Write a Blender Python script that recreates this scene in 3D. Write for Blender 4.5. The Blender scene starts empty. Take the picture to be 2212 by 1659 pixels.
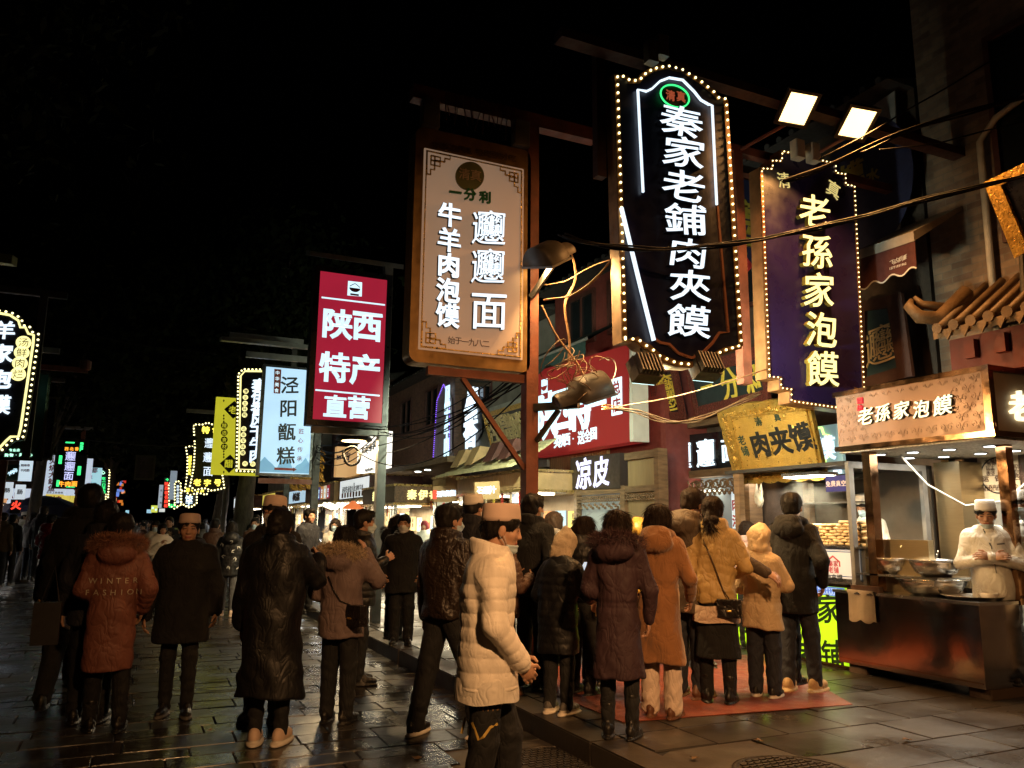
import bpy, math, random
import numpy as np
import openvdb
from mathutils import Vector, Matrix
from mathutils.bvhtree import BVHTree
random.seed(7); RNG = np.random.default_rng(7)
rad = math.radians
C = bpy.context.scene.collection
SC = bpy.context.scene

# ------------------------------------------------------------------ camera
F, CX, CY, EYE = 1725.0, 1106.0, 829.5, 1.62          # focal length in units of a 2212 px wide frame
PITCH, YAW, ROLL = rad(10.11), rad(24.9), rad(0.5)
def ray(x, y):
    dx, dy = x-CX, y-CY
    c, s = math.cos(-ROLL), math.sin(-ROLL)
    ux, uy = c*dx-s*dy, s*dx+c*dy
    fy = F*math.cos(PITCH)+uy*math.sin(PITCH); fz = F*math.sin(PITCH)-uy*math.cos(PITCH)
    cy, sy = math.cos(YAW), math.sin(YAW)
    return Vector((ux*cy+fy*sy, -ux*sy+fy*cy, fz))
EYEP = Vector((0, 0, EYE))
def on(x, y, axis, val):
    d = ray(x, y); t = (val-EYEP[axis])/d[axis]
    return EYEP+d*t
fw = ray(CX, CY).normalized(); rt = (ray(CX+1, CY)-ray(CX, CY)).normalized(); up = rt.cross(fw)
cam = bpy.data.cameras.new('camera'); camo = bpy.data.objects.new('camera', cam); C.objects.link(camo)
mw = Matrix((rt, up, -fw)).transposed().to_4x4(); mw.translation = EYEP
camo.matrix_world = mw
cam.sensor_width = 36; cam.lens = 36*F/2212; cam.clip_start = .05; cam.clip_end = 600
SC.camera = camo
# ------------------------------------------------------------------ night sky, exposure
w = bpy.data.worlds.new('World'); SC.world = w; w.use_nodes = True
nt = w.node_tree; bg = nt.nodes['Background']
sky = nt.nodes.new('ShaderNodeTexSky'); sky.sky_type = 'NISHITA'; sky.sun_disc = False
sky.sun_elevation = rad(-4); sky.sun_rotation = rad(200)
nt.links.new(sky.outputs[0], bg.inputs[0]); bg.inputs[1].default_value = 0.004
SC.view_settings.view_transform = 'Standard'; SC.view_settings.look = 'None'
SC.view_settings.exposure = 0; SC.view_settings.gamma = 1
SC.cycles.use_denoising = True
SC.cycles.max_bounces = 6; SC.cycles.diffuse_bounces = 3; SC.cycles.glossy_bounces = 3; SC.cycles.transmission_bounces = 4
SC.cycles.sample_clamp_indirect = 4
SC.cycles.caustics_reflective = False; SC.cycles.caustics_refractive = False

# ------------------------------------------------------------------ materials
MATS = {}
def M(name, col, rough=.6, metal=0, var=.18, scale=6, bump=0, bscale=30, sheen=0, coat=0, spec=.5, rvar=.12, trans=0, stretch=None, crease=0):
    if name in MATS: return MATS[name]
    m = bpy.data.materials.new(name); m.use_nodes = True; n = m.node_tree; b = n.nodes['Principled BSDF']
    tc = n.nodes.new('ShaderNodeTexCoord')
    src = tc.outputs['Object']
    if stretch:
        mp = n.nodes.new('ShaderNodeMapping'); mp.inputs['Scale'].default_value = stretch
        n.links.new(src, mp.inputs[0]); src = mp.outputs[0]
    nz = n.nodes.new('ShaderNodeTexNoise'); nz.inputs['Scale'].default_value = scale; nz.inputs['Detail'].default_value = 5
    n.links.new(src, nz.inputs['Vector'])
    r = n.nodes.new('ShaderNodeMapRange'); r.inputs[1].default_value = .3; r.inputs[2].default_value = .7
    r.inputs[3].default_value = 1-var; r.inputs[4].default_value = 1+var
    n.links.new(nz.outputs['Fac'], r.inputs[0])
    mx = n.nodes.new('ShaderNodeVectorMath'); mx.operation = 'SCALE'; mx.inputs[0].default_value = col[:3]
    n.links.new(r.outputs[0], mx.inputs['Scale']); n.links.new(mx.outputs[0], b.inputs['Base Color'])
    r2 = n.nodes.new('ShaderNodeMapRange'); r2.inputs[1].default_value = .3; r2.inputs[2].default_value = .7
    r2.inputs[3].default_value = max(.02, rough-rvar); r2.inputs[4].default_value = min(1, rough+rvar)
    nz2 = n.nodes.new('ShaderNodeTexNoise'); nz2.inputs['Scale'].default_value = scale*2.3; nz2.inputs['Detail'].default_value = 3
    n.links.new(src, nz2.inputs['Vector']); n.links.new(nz2.outputs['Fac'], r2.inputs[0]); n.links.new(r2.outputs[0], b.inputs['Roughness'])
    b.inputs['Metallic'].default_value = metal; b.inputs['Specular IOR Level'].default_value = spec
    if sheen: b.inputs['Sheen Weight'].default_value = sheen; b.inputs['Sheen Roughness'].default_value = .5
    if coat: b.inputs['Coat Weight'].default_value = coat; b.inputs['Coat Roughness'].default_value = .1
    if trans: b.inputs['Transmission Weight'].default_value = trans
    if bump:
        nb = n.nodes.new('ShaderNodeTexNoise'); nb.inputs['Scale'].default_value = bscale; nb.inputs['Detail'].default_value = 6
        n.links.new(src, nb.inputs['Vector'])
        bp = n.nodes.new('ShaderNodeBump'); bp.inputs['Strength'].default_value = bump; bp.inputs['Distance'].default_value = .02
        n.links.new(nb.outputs['Fac'], bp.inputs['Height']); n.links.new(bp.outputs[0], b.inputs['Normal'])
    if crease:
        mp = n.nodes.new('ShaderNodeMapping'); mp.inputs['Scale'].default_value = (1.5, 1.5, .8); mp.inputs['Rotation'].default_value = (.3, .5, .2); n.links.new(tc.outputs['Object'], mp.inputs[0])
        nc = n.nodes.new('ShaderNodeTexNoise'); nc.inputs['Scale'].default_value = 7.5; nc.inputs['Detail'].default_value = 2.5; nc.inputs['Distortion'].default_value = .9; n.links.new(mp.outputs[0], nc.inputs['Vector'])
        s1 = n.nodes.new('ShaderNodeMath'); s1.operation = 'SUBTRACT'; s1.inputs[1].default_value = .5; n.links.new(nc.outputs['Fac'], s1.inputs[0]); s2 = n.nodes.new('ShaderNodeMath'); s2.operation = 'ABSOLUTE'; n.links.new(s1.outputs[0], s2.inputs[0]); s3 = n.nodes.new('ShaderNodeMath'); s3.operation = 'POWER'; s3.inputs[1].default_value = .6; n.links.new(s2.outputs[0], s3.inputs[0])
        bc = n.nodes.new('ShaderNodeBump'); bc.inputs['Strength'].default_value = crease; bc.inputs['Distance'].default_value = .045; n.links.new(s3.outputs[0], bc.inputs['Height'])
        if b.inputs['Normal'].links: n.links.new(b.inputs['Normal'].links[0].from_socket, bc.inputs['Normal'])
        n.links.new(bc.outputs[0], b.inputs['Normal'])
    MATS[name] = m
    return m
def E(name, col, s=1.0, var=.06, scale=2.0, sample=True):
    "material of something that gives off light; a faint mottle as on a real diffuser"
    if name in MATS: return MATS[name]
    m = bpy.data.materials.new(name); m.use_nodes = True; n = m.node_tree; b = n.nodes['Principled BSDF']
    tc = n.nodes.new('ShaderNodeTexCoord'); nz = n.nodes.new('ShaderNodeTexNoise'); nz.inputs['Scale'].default_value = scale
    n.links.new(tc.outputs['Object'], nz.inputs['Vector'])
    r = n.nodes.new('ShaderNodeMapRange'); r.inputs[1].default_value = .3; r.inputs[2].default_value = .7
    r.inputs[3].default_value = s*(1-var); r.inputs[4].default_value = s*(1+var)
    n.links.new(nz.outputs['Fac'], r.inputs[0]); n.links.new(r.outputs[0], b.inputs['Emission Strength'])
    b.inputs['Base Color'].default_value = [min(.8, c*.5) for c in col[:3]]+[1]
    b.inputs['Emission Color'].default_value = list(col[:3])+[1]; b.inputs['Roughness'].default_value = .5
    if not sample: m.cycles.emission_sampling = 'NONE'
    MATS[name] = m
    return m
def hexc(r, g, b):
    f = lambda c: ((c/255+.055)/1.055)**2.4 if c > 10 else c/255/12.92
    return (f(r), f(g), f(b))

# ------------------------------------------------------------------ object helpers
def root_of(o):
    while o.parent: o = o.parent
    return o
def tag(o, label=None, cat=None, group=None, kind=None):
    if label: o['label'] = label
    if cat: o['category'] = cat
    if group: o['group'] = group
    if kind: o['kind'] = kind
    return o
def thing(name, label, cat, loc=(0, 0, 0), group=None, rz=0):
    o = bpy.data.objects.new(name, None); C.objects.link(o); o.location = loc; o.rotation_euler = (0, 0, rz)
    o.empty_display_size = .1
    return tag(o, label, cat, group)
def link_mesh(name, me, mats, parent=None, loc=None):
    o = bpy.data.objects.new(name, me); C.objects.link(o)
    for m in (mats if isinstance(mats, (list, tuple)) else [mats]): me.materials.append(m)
    if parent: o.parent = parent
    if loc is not None: o.location = loc
    return o
def copy_tree(o, parent=None):
    c = o.copy(); C.objects.link(c); c.parent = parent
    for ch in o.children: copy_tree(ch, c)
    return c

class P:
    "a plane in the world: origin o, u to the viewer's right, v up, n towards the viewer"
    def __init__(s, o, u, v):
        s.o = Vector(o); s.u = Vector(u).normalized(); s.v = Vector(v).normalized(); s.n = s.u.cross(s.v)
    def pt(s, a, b, c=0): return s.o+s.u*a+s.v*b+s.n*c
    def px(s, x, y):
        d = ray(x, y); t = (s.o-EYEP).dot(s.n)/d.dot(s.n); q = EYEP+d*t-s.o
        return q.dot(s.u), q.dot(s.v)
def PY(Y, X=0, Z=0): return P((X, Y, Z), (1, 0, 0), (0, 0, 1))      # faces the camera down the street
def PX(X, Y=0, Z=0): return P((X, Y, Z), (0, -1, 0), (0, 0, 1))     # right-hand row, faces the street
def PL(X, Y=0, Z=0): return P((X, Y, Z), (0, 1, 0), (0, 0, 1))      # left-hand row, faces the street

FONTCACHE = {}
def glyph(ch, bold):
    "outline of a character, filled, with a band of width bold grown outwards round every stroke"
    k = (ch, bold)
    if k in FONTCACHE: return FONTCACHE[k]
    c = bpy.data.curves.new('t', 'FONT'); c.body = ch; c.size = 1; c.resolution_u = 3
    o = bpy.data.objects.new('t', c); C.objects.link(o)
    dg = bpy.context.evaluated_depsgraph_get(); me = bpy.data.meshes.new_from_object(o.evaluated_get(dg))
    v = np.array([p.co[:2] for p in me.vertices]).reshape(-1, 2); f = [tuple(p.vertices) for p in me.polygons]
    bpy.data.objects.remove(o); bpy.data.curves.remove(c); bpy.data.meshes.remove(me)
    if len(v) == 0: FONTCACHE[k] = (v, f, []); return FONTCACHE[k]
    uq, inv = np.unique(np.round(v, 5), axis=0, return_inverse=True); inv = inv.ravel(); v = uq
    f = [tuple(int(inv[i]) for i in p) for p in f]; f = [p for p in f if len(set(p)) == len(p)]
    ar = lambda p: sum(v[p[i]][0]*v[p[(i+1) % len(p)]][1]-v[p[(i+1) % len(p)]][0]*v[p[i]][1] for i in range(len(p)))
    f = [p if ar(p) > 0 else p[::-1] for p in f]; edges = set()
    for p in f:
        for i in range(len(p)): edges.add((p[i], p[(i+1) % len(p)]))
    rim = [(a, b) for a, b in edges if (b, a) not in edges]
    v = v-(v.min(0)+v.max(0))/2
    if bold > 0:
        nor = np.zeros((len(v), 2))
        for a, b in rim:
            d = v[b]-v[a]; L = np.hypot(*d)
            if L > 1e-9: e = np.array([d[1], -d[0]])/L; nor[a] += e; nor[b] += e
        L = np.hypot(nor[:, 0], nor[:, 1]); ok = L > 1e-6; nor[ok] /= L[ok][:, None]; 
        out = v+nor*bold*np.where(L > 0, np.minimum(1.5, 2/np.maximum(L, .8)), 0)[:, None]
        n = len(v); used = sorted({i for e in rim for i in e}); mp = {i: n+j for j, i in enumerate(used)}
        v = np.vstack([v, out[used]]); f = f+[(b, a, mp[a], mp[b]) for a, b in rim]; rim = [(mp[a], mp[b]) for a, b in rim]
    FONTCACHE[k] = (v, f, rim); return FONTCACHE[k]

class MB:
    def __init__(s): s.v = []; s.f = []; s.mi = []; s.cur = 0
    def add(s, vs, fs):
        k = len(s.v); s.v += [tuple(q) for q in vs]
        for f in fs: s.f.append(tuple(i+k for i in f)); s.mi.append(s.cur)
        return s
    def box(s, x0, x1, y0, y1, z0, z1, bev=0):
        if bev <= 0:
            vs = [(x, y, z) for x in (x0, x1) for y in (y0, y1) for z in (z0, z1)]
            return s.add(vs, [(0, 1, 3, 2), (4, 6, 7, 5), (0, 4, 5, 1), (2, 3, 7, 6), (0, 2, 6, 4), (1, 5, 7, 3)])
        b = min(bev, (x1-x0)/2.01, (y1-y0)/2.01)
        pl = [(x0+b, y0), (x1-b, y0), (x1, y0+b), (x1, y1-b), (x1-b, y1), (x0+b, y1), (x0, y1-b), (x0, y0+b)]
        return s.prism([(x, y, z0) for x, y in pl], (0, 0, z1-z0))
    def prism(s, ring, vec):
        n = len(ring); vec = Vector(vec); r = [Vector(q) for q in ring]
        s.add(list(r)+[q+vec for q in r], [tuple(range(n-1, -1, -1)), tuple(range(n, 2*n))]+[(i, (i+1) % n, n+(i+1) % n, n+i) for i in range(n)])
        return s
    def slab(s, pl, pts, c0, c1):
        "polygon pts (counter-clockwise) on plane pl from depth c0 to c1"
        return s.prism([pl.pt(a, b, c0) for a, b in pts], pl.n*(c1-c0))
    def rect(s, pl, a0, a1, b0, b1, c0, c1): return s.slab(pl, [(a0, b0), (a1, b0), (a1, b1), (a0, b1)], c0, c1)
    def frame(s, pl, a0, a1, b0, b1, w, c0, c1):
        s.rect(pl, a0, a1, b0, b0+w, c0, c1); s.rect(pl, a0, a1, b1-w, b1, c0, c1)
        s.rect(pl, a0, a0+w, b0+w, b1-w, c0, c1); return s.rect(pl, a1-w, a1, b0+w, b1-w, c0, c1)
    def bar(s, p, q, w, h=None, upv=(0, 0, 1)):
        p, q = Vector(p), Vector(q); d = (q-p).normalized(); h = h or w
        u = Vector(upv)
        if abs(d.dot(u)) > .95: u = Vector((0, 1, 0))
        x = d.cross(u).normalized(); y = x.cross(d)
        return s.prism([p+x*a*w/2+y*b*h/2 for a, b in ((-1, -1), (1, -1), (1, 1), (-1, 1))], q-p)
    def tube(s, pts, r, n=6, cap=True):
        pts = [Vector(q) for q in pts]; rs = r if isinstance(r, (list, tuple)) else [r]*len(pts)
        rings = []; ref = None
        for i, p in enumerate(pts):
            d = (pts[min(i+1, len(pts)-1)]-pts[max(i-1, 0)])
            d = d.normalized() if d.length > 1e-9 else Vector((0, 0, 1))
            if ref is None: ref = d.orthogonal().normalized()
            ref = (ref-d*ref.dot(d)); ref = ref.normalized() if ref.length > 1e-6 else d.orthogonal().normalized()
            y = d.cross(ref)
            rings.append([p+(ref*math.cos(2*math.pi*k/n)+y*math.sin(2*math.pi*k/n))*rs[i] for k in range(n)])
        vs = [q for R in rings for q in R]
        fs = [(i*n+k, i*n+(k+1) % n, (i+1)*n+(k+1) % n, (i+1)*n+k) for i in range(len(pts)-1) for k in range(n)]
        if cap: fs += [tuple(range(n-1, -1, -1)), tuple((len(pts)-1)*n+k for k in range(n))]
        return s.add(vs, fs)
    def lathe(s, prof, c=(0, 0, 0), n=20, sx=1, sy=1, M3=None, cap=True):
        c = Vector(c); vs = []
        for r, z in prof:
            for k in range(n):
                q = Vector((r*math.cos(2*math.pi*k/n)*sx, r*math.sin(2*math.pi*k/n)*sy, z))
                vs.append((M3@q if M3 else q)+c)
        fs = [(i*n+k, i*n+(k+1) % n, (i+1)*n+(k+1) % n, (i+1)*n+k) for i in range(len(prof)-1) for k in range(n)]
        if cap: fs += [tuple(range(n-1, -1, -1)), tuple((len(prof)-1)*n+k for k in range(n))]
        return s.add(vs, fs)
    def ball(s, c, r, n=8, sx=1, sy=1, sz=1):
        c = Vector(c); vs = [c+Vector((0, 0, -r*sz))]; m = max(3, n//2)
        for i in range(1, m):
            t = -math.pi/2+math.pi*i/m
            for k in range(n): vs.append(c+Vector((r*sx*math.cos(t)*math.cos(2*math.pi*k/n), r*sy*math.cos(t)*math.sin(2*math.pi*k/n), r*sz*math.sin(t))))
        vs.append(c+Vector((0, 0, r*sz))); fs = []
        for k in range(n): fs.append((0, 1+(k+1) % n, 1+k)); fs.append((len(vs)-1, 1+(m-2)*n+k, 1+(m-2)*n+(k+1) % n))
        for i in range(m-2):
            for k in range(n): fs.append((1+i*n+k, 1+i*n+(k+1) % n, 1+(i+1)*n+(k+1) % n, 1+(i+1)*n+k))
        return s.add(vs, fs)
    def char(s, pl, ch, a, b, size, c0, c1, bold=.02, rise=0, lean=0, wx=1, rot=0, warp=0, wy=1):
        v, f, rim = glyph(ch, bold)
        if not len(v): return s
        x, y = v[:, 0].copy(), v[:, 1].copy()
        if warp:
            ph = (ord(ch) % 17)*.7
            x = x+warp*np.sin(3.1*y+ph); y = y+warp*.8*np.sin(3.7*x+ph*1.3)
        y = y+rise*x; x = x+lean*y
        if rot: x, y = x*math.cos(rot)-y*math.sin(rot), x*math.sin(rot)+y*math.cos(rot)
        x = x*size*wx; y = y*size*wy; n = len(x)
        fr = [pl.pt(a+x[i], b+y[i], c1) for i in range(n)]
        if c1 == c0: return s.add(fr, f)
        bk = [pl.pt(a+x[i], b+y[i], c0) for i in range(n)]
        return s.add(fr+bk, list(f)+[(q, p, p+n, q+n) for p, q in rim])
    def text(s, pl, txt, a, b, size, c0=.004, c1=.01, step=None, vert=False, **k):
        step = step or size*1.08; n = len(txt)
        for i, ch in enumerate(txt):
            o = (i-(n-1)/2)*step
            if ch == ' ': continue
            if vert: s.char(pl, ch, a, b-o, size, c0, c1, **k)
            else: s.char(pl, ch, a+o, b, size, c0, c1, **k)
        return s
    def strip(s, pl, pts, w, c0, c1, closed=False):
        "a flat band that follows a polyline on a plane"
        n = len(pts); P2 = [Vector((a, b)) for a, b in pts]; L = []; R = []
        for i in range(n):
            p0 = P2[(i-1) % n] if (closed or i > 0) else P2[i]; p1 = P2[(i+1) % n] if (closed or i < n-1) else P2[i]
            d = (p1-p0); d = d.normalized() if d.length else Vector((1, 0)); nn = Vector((-d.y, d.x))*w/2
            L.append(P2[i]+nn); R.append(P2[i]-nn)
        for i in range(n if closed else n-1):
            j = (i+1) % n
            s.slab(pl, [tuple(R[i]), tuple(R[j]), tuple(L[j]), tuple(L[i])], c0, c1)
        return s
    def build(s, name, mats, parent=None, smooth=False, loc=None):
        me = bpy.data.meshes.new(name)
        o0 = Vector(loc) if loc is not None else (root_of(parent).location if parent else Vector((0, 0, 0)))
        v = np.array(s.v, dtype=np.float64).reshape(-1, 3)-np.array(o0)
        me.from_pydata([tuple(q) for q in v], [], s.f); me.validate()
        if smooth: me.shade_smooth()
        if isinstance(mats, (list, tuple)) and len(mats) > 1 and len(me.polygons) == len(s.mi): me.polygons.foreach_set('material_index', s.mi)
        me.update()
        return link_mesh(name, me, mats, parent, loc)
def along(pts, step, closed=True):
    out = []; n = len(pts); carry = 0
    for i in range(n if closed else n-1):
        a, b = Vector(pts[i]), Vector(pts[(i+1) % n]); L = (b-a).length; t = carry
        while t < L: out.append(tuple(a+(b-a)*(t/L))); t += step
        carry = t-L
    return out
# ================================================================== people
def smin(a, b, k):
    k = max(k, 1e-4)
    h = np.clip(.5+.5*(b-a)/k, 0, 1); return b+(a-b)*h-k*h*(1-h)
def smax(a, b, k): return -smin(-a, -b, k)
class G:
    "a block of signed distances that solid shapes are blended into"
    def __init__(s, lo, hi, h):
        s.lo = np.array(lo, float); s.h = h; s.n = np.ceil((np.array(hi)-s.lo)/h).astype(int)+1
        s.d = np.full(s.n, .12, np.float32)
    def win(s, lo, hi):
        i0 = np.clip(np.floor((np.array(lo)-s.lo)/s.h).astype(int), 0, s.n); i1 = np.clip(np.ceil((np.array(hi)-s.lo)/s.h).astype(int)+1, 0, s.n)
        sl = tuple(slice(a, b) for a, b in zip(i0, i1))
        ax = [(s.lo[k]+s.h*np.arange(i0[k], i1[k])).astype(np.float32) for k in range(3)]
        return sl, ax[0][:, None, None], ax[1][None, :, None], ax[2][None, None, :]
    def put(s, f, lo, hi, k=.02, op='u'):
        sl, X, Y, Z = s.win(np.array(lo)-k-3*s.h, np.array(hi)+k+3*s.h)
        if s.d[sl].size == 0: return
        v = f(X, Y, Z)
        s.d[sl] = smin(s.d[sl], v, k) if op == 'u' else smax(s.d[sl], -v, k)
    def cone(s, a, b, r0, r1, k=.02, op='u', puff=0, npf=6):
        a, b = np.array(a, float), np.array(b, float); ba = b-a; bb = max(ba@ba, 1e-9); R = max(r0, r1)+puff
        def f(X, Y, Z):
            px, py, pz = X-a[0], Y-a[1], Z-a[2]
            t = np.clip((px*ba[0]+py*ba[1]+pz*ba[2])/bb, 0, 1)
            r = r0+(r1-r0)*t
            if puff: r = r+puff*(np.abs(np.sin(np.pi*t*npf))**.3-.75)
            return np.sqrt((px-ba[0]*t)**2+(py-ba[1]*t)**2+(pz-ba[2]*t)**2)-r
        s.put(f, np.minimum(a, b)-R, np.maximum(a, b)+R, k, op)
    def ell(s, c, r, k=.02, op='u', R=None, F0=None):
        "ellipsoid; with R (3x3, columns = local axes) and F0 the centre is in that frame"
        c = np.array(c, float); r = np.array(r, float)
        R = np.eye(3) if R is None else R
        cw = R@c+(F0 if F0 is not None else 0); ext = np.sqrt(((R*r)**2).sum(1))
        def f(X, Y, Z):
            px, py, pz = X-cw[0], Y-cw[1], Z-cw[2]
            q = [(px*R[0, i]+py*R[1, i]+pz*R[2, i])/r[i] for i in range(3)]
            k0 = np.sqrt(q[0]**2+q[1]**2+q[2]**2)
            k1 = np.sqrt((q[0]/r[0])**2+(q[1]/r[1])**2+(q[2]/r[2])**2)
            return k0*(k0-1)/np.maximum(k1, 1e-6)
        s.put(f, cw-ext, cw+ext, k, op)
    def noise(s, amp, fr=(9, 9, 5), seed=0):
        sl, X, Y, Z = s.win(s.lo, s.lo+s.h*s.n); r = np.random.default_rng(seed)
        for o in range(3):
            a = r.uniform(-1, 1, (3, 3)); p = r.uniform(0, 6, 3); m = 1.9**o
            u = fr[0]*m*(X+.4*a[0, 1]*Z)+1.4*np.sin(fr[2]*m*Z*.8+4*a[0, 2]*Y*m+p[0]); v2 = fr[1]*m*(Y+.3*a[1, 0]*Z)+1.3*np.sin(5*m*X*a[1, 1]+p[1])
            wv = fr[2]*m*(Z+.6*a[2, 0]*X+.6*a[2, 1]*Y)+p[2]
            if o == 1: s.d -= (amp*.55*(np.abs(np.sin(u*.5+.7*np.sin(wv*.5)))**.6-.7)*np.clip(np.sin(v2*.4+wv*.3)+.4, 0, 1)).astype(np.float32)
            s.d += (amp/m)*(np.sin(u)*np.sin(v2)+.8*np.sin(wv+np.sin(u*.6))*np.cos(v2*.7)).astype(np.float32)
    def mesh(s, name, smooth=True):
        g = openvdb.FloatGrid(.12); g.copyFromArray(s.d)
        p, q = g.convertToQuads(0.0)
        if len(p) == 0: return None
        v = p*s.h+s.lo; q = np.asarray(q)[:, ::-1]
        me = bpy.data.meshes.new(name); me.vertices.add(len(v)); me.vertices.foreach_set('co', v.astype(np.float32).ravel())
        me.loops.add(q.size); me.loops.foreach_set('vertex_index', q.astype(np.int32).ravel())
        me.polygons.add(len(q)); me.polygons.foreach_set('loop_start', np.arange(0, q.size, 4, dtype=np.int32)); me.polygons.foreach_set('loop_total', np.full(len(q), 4, np.int32))
        me.update(calc_edges=True); me.validate()
        # outward normals
        vol = np.einsum('ij,ij->i', v[q[:, 0]], np.cross(v[q[:, 1]], v[q[:, 2]])).sum()
        if vol < 0: me.flip_normals()
        if smooth: me.shade_smooth()
        return me
def vcos(me):
    a = np.empty(len(me.vertices)*3, np.float32); me.vertices.foreach_get('co', a); return a.reshape(-1, 3)
def vnor(me):
    a = np.empty(len(me.vertices)*3, np.float32); me.vertices.foreach_get('normal', a); return a.reshape(-1, 3)
def pcen(me):
    a = np.empty(len(me.polygons)*3, np.float32); me.polygons.foreach_get('center', a); return a.reshape(-1, 3)

def blades(pts, dirs, length, width, droop, rng, segs=3, lvar=.5, bend=.3):
    "hairs or fur as narrow tapering strips"
    n = len(pts); L = length*(1-lvar*rng.random(n)); d = dirs/np.maximum(np.linalg.norm(dirs, axis=1, keepdims=True), 1e-6)
    side = np.cross(d, rng.normal(size=(n, 3))); side /= np.maximum(np.linalg.norm(side, axis=1, keepdims=True), 1e-6)
    cur = pts.copy(); dd = d.copy(); bd = rng.normal(size=(n, 3))*bend; vs = []; 
    for i in range(segs+1):
        wv = width*(1-.8*i/segs)/2
        vs.append(cur-side*wv); vs.append(cur+side*wv)
        dd = dd+bd/segs+np.array([0, 0, -droop])/segs; dd /= np.linalg.norm(dd, axis=1, keepdims=True)
        cur = cur+dd*(L/segs)[:, None]
    V = np.stack(vs, 1).reshape(-1, 3); k = 2*(segs+1); base = (np.arange(n)*k)[:, None, None]
    q = np.array([[2*i, 2*i+1, 2*i+3, 2*i+2] for i in range(segs)])[None]
    return V, (base+q).reshape(-1, 4)
def raw_mesh(name, V, Q, smooth=True):
    me = bpy.data.meshes.new(name); me.vertices.add(len(V)); me.vertices.foreach_set('co', np.asarray(V, np.float32).ravel())
    Q = np.asarray(Q, np.int32); k = Q.shape[1]
    me.loops.add(Q.size); me.loops.foreach_set('vertex_index', Q.ravel())
    me.polygons.add(len(Q)); me.polygons.foreach_set('loop_start', np.arange(0, Q.size, k, dtype=np.int32)); me.polygons.foreach_set('loop_total', np.full(len(Q), k, np.int32))
    me.update(calc_edges=True)
    if smooth: me.shade_smooth()
    return me
def merge(name, me, V, Q):
    "hairs V, Q joined to a solid mesh, as one mesh"
    v0 = vcos(me); k = len(v0); lp = np.empty(len(me.loops), np.int32); me.loops.foreach_get('vertex_index', lp)
    out = raw_mesh(name, np.vstack([v0, V]), np.vstack([lp.reshape(-1, 4), Q+k])); bpy.data.meshes.remove(me); return out

def skin_mat():
    m = bpy.data.materials.new('skin'); m.use_nodes = True; n = m.node_tree; b = n.nodes['Principled BSDF']; L = n.links
    at = n.nodes.new('ShaderNodeAttribute'); at.attribute_name = 'face'
    sp = n.nodes.new('ShaderNodeSeparateXYZ'); L.new(at.outputs['Vector'], sp.inputs[0])
    def mth(op, a, b=None, c=None):
        k = n.nodes.new('ShaderNodeMath'); k.operation = op
        for i, q in enumerate((a, b, c)):
            if q is None: continue
            if isinstance(q, (int, float)): k.inputs[i].default_value = q
            else: L.new(q, k.inputs[i])
        return k.outputs[0]
    ax = mth('ABSOLUTE', sp.outputs[0]); z = sp.outputs[2]; front = mth('GREATER_THAN', sp.outputs[1], .12)
    def spot(cx, cz, rx, rz, arch=0):
        dx = mth('DIVIDE', mth('SUBTRACT', ax, cx), rx); zz = z
        if arch: zz = mth('ADD', z, mth('MULTIPLY', mth('MULTIPLY', dx, dx), arch))
        dz = mth('DIVIDE', mth('SUBTRACT', zz, cz), rz); e = mth('ADD', mth('MULTIPLY', dx, dx), mth('MULTIPLY', dz, dz))
        k = mth('SUBTRACT', 1.35, e); k = mth('MULTIPLY', k, 2.0); kk = n.nodes.new('ShaderNodeClamp'); L.new(k, kk.inputs[0]); return mth('MULTIPLY', kk.outputs[0], front)
    nz = n.nodes.new('ShaderNodeTexNoise'); nz.inputs['Scale'].default_value = 14
    cr = n.nodes.new('ShaderNodeValToRGB'); cr.color_ramp.elements[0].position = .3; cr.color_ramp.elements[1].position = .7
    cr.color_ramp.elements[0].color = (.40, .21, .13, 1); cr.color_ramp.elements[1].color = (.52, .31, .21, 1); L.new(nz.outputs['Fac'], cr.inputs[0])
    col = cr.outputs[0]
    for fac, c in ((spot(0, -.285, .115, .04), (.36, .11, .09, 1)), (spot(0, -.285, .12, .006), (.08, .02, .02, 1)), (spot(.14, .012, .06, .015), (.012, .009, .008, 1)), (spot(.145, .105, .1, .02, .02), (.012, .01, .009, 1))):
        mx = n.nodes.new('ShaderNodeMix'); mx.data_type = 'RGBA'; L.new(fac, mx.inputs[0]); L.new(col, mx.inputs[6]); mx.inputs[7].default_value = c; col = mx.outputs[2]
    L.new(col, b.inputs['Base Color']); b.inputs['Roughness'].default_value = .5; b.inputs['Subsurface Weight'].default_value = 0
    return m
SKIN = skin_mat()
HAIR = M('black hair', (.010, .008, .007), .55, var=.3, scale=30, rvar=.08, spec=.22)
HAIRB = M('dark brown hair', (.016, .009, .006), .62, var=.3, scale=30, rvar=.08, spec=.14)
HAIRG = M('ash brown hair', (.045, .032, .026), .55, var=.3, scale=30, rvar=.08, spec=.2)
ARM = dict(down=((.022, -.012, -.172), (.035, .02, -.318)), pocket=((.055, -.055, -.16), (.03, .03, -.275)), front=((.035, -.02, -.168), (-.07, .10, -.235)),
           phone=((.02, .0, -.172), (-.055, .14, -.10)), crossed=((.045, .04, -.165), (-.115, .125, -.125)), face=((.055, .10, -.10), (-.02, .105, .055)),
           behind=((.04, -.05, -.165), (-.03, -.10, -.26)), carry=((.02, -.01, -.172), (.028, .03, -.325)), chest=((.03, .02, -.165), (-.07, .13, -.06)))
FINGER = [(-.032, .078), (-.011, .088), (.011, .083), (.031, .066)]
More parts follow.
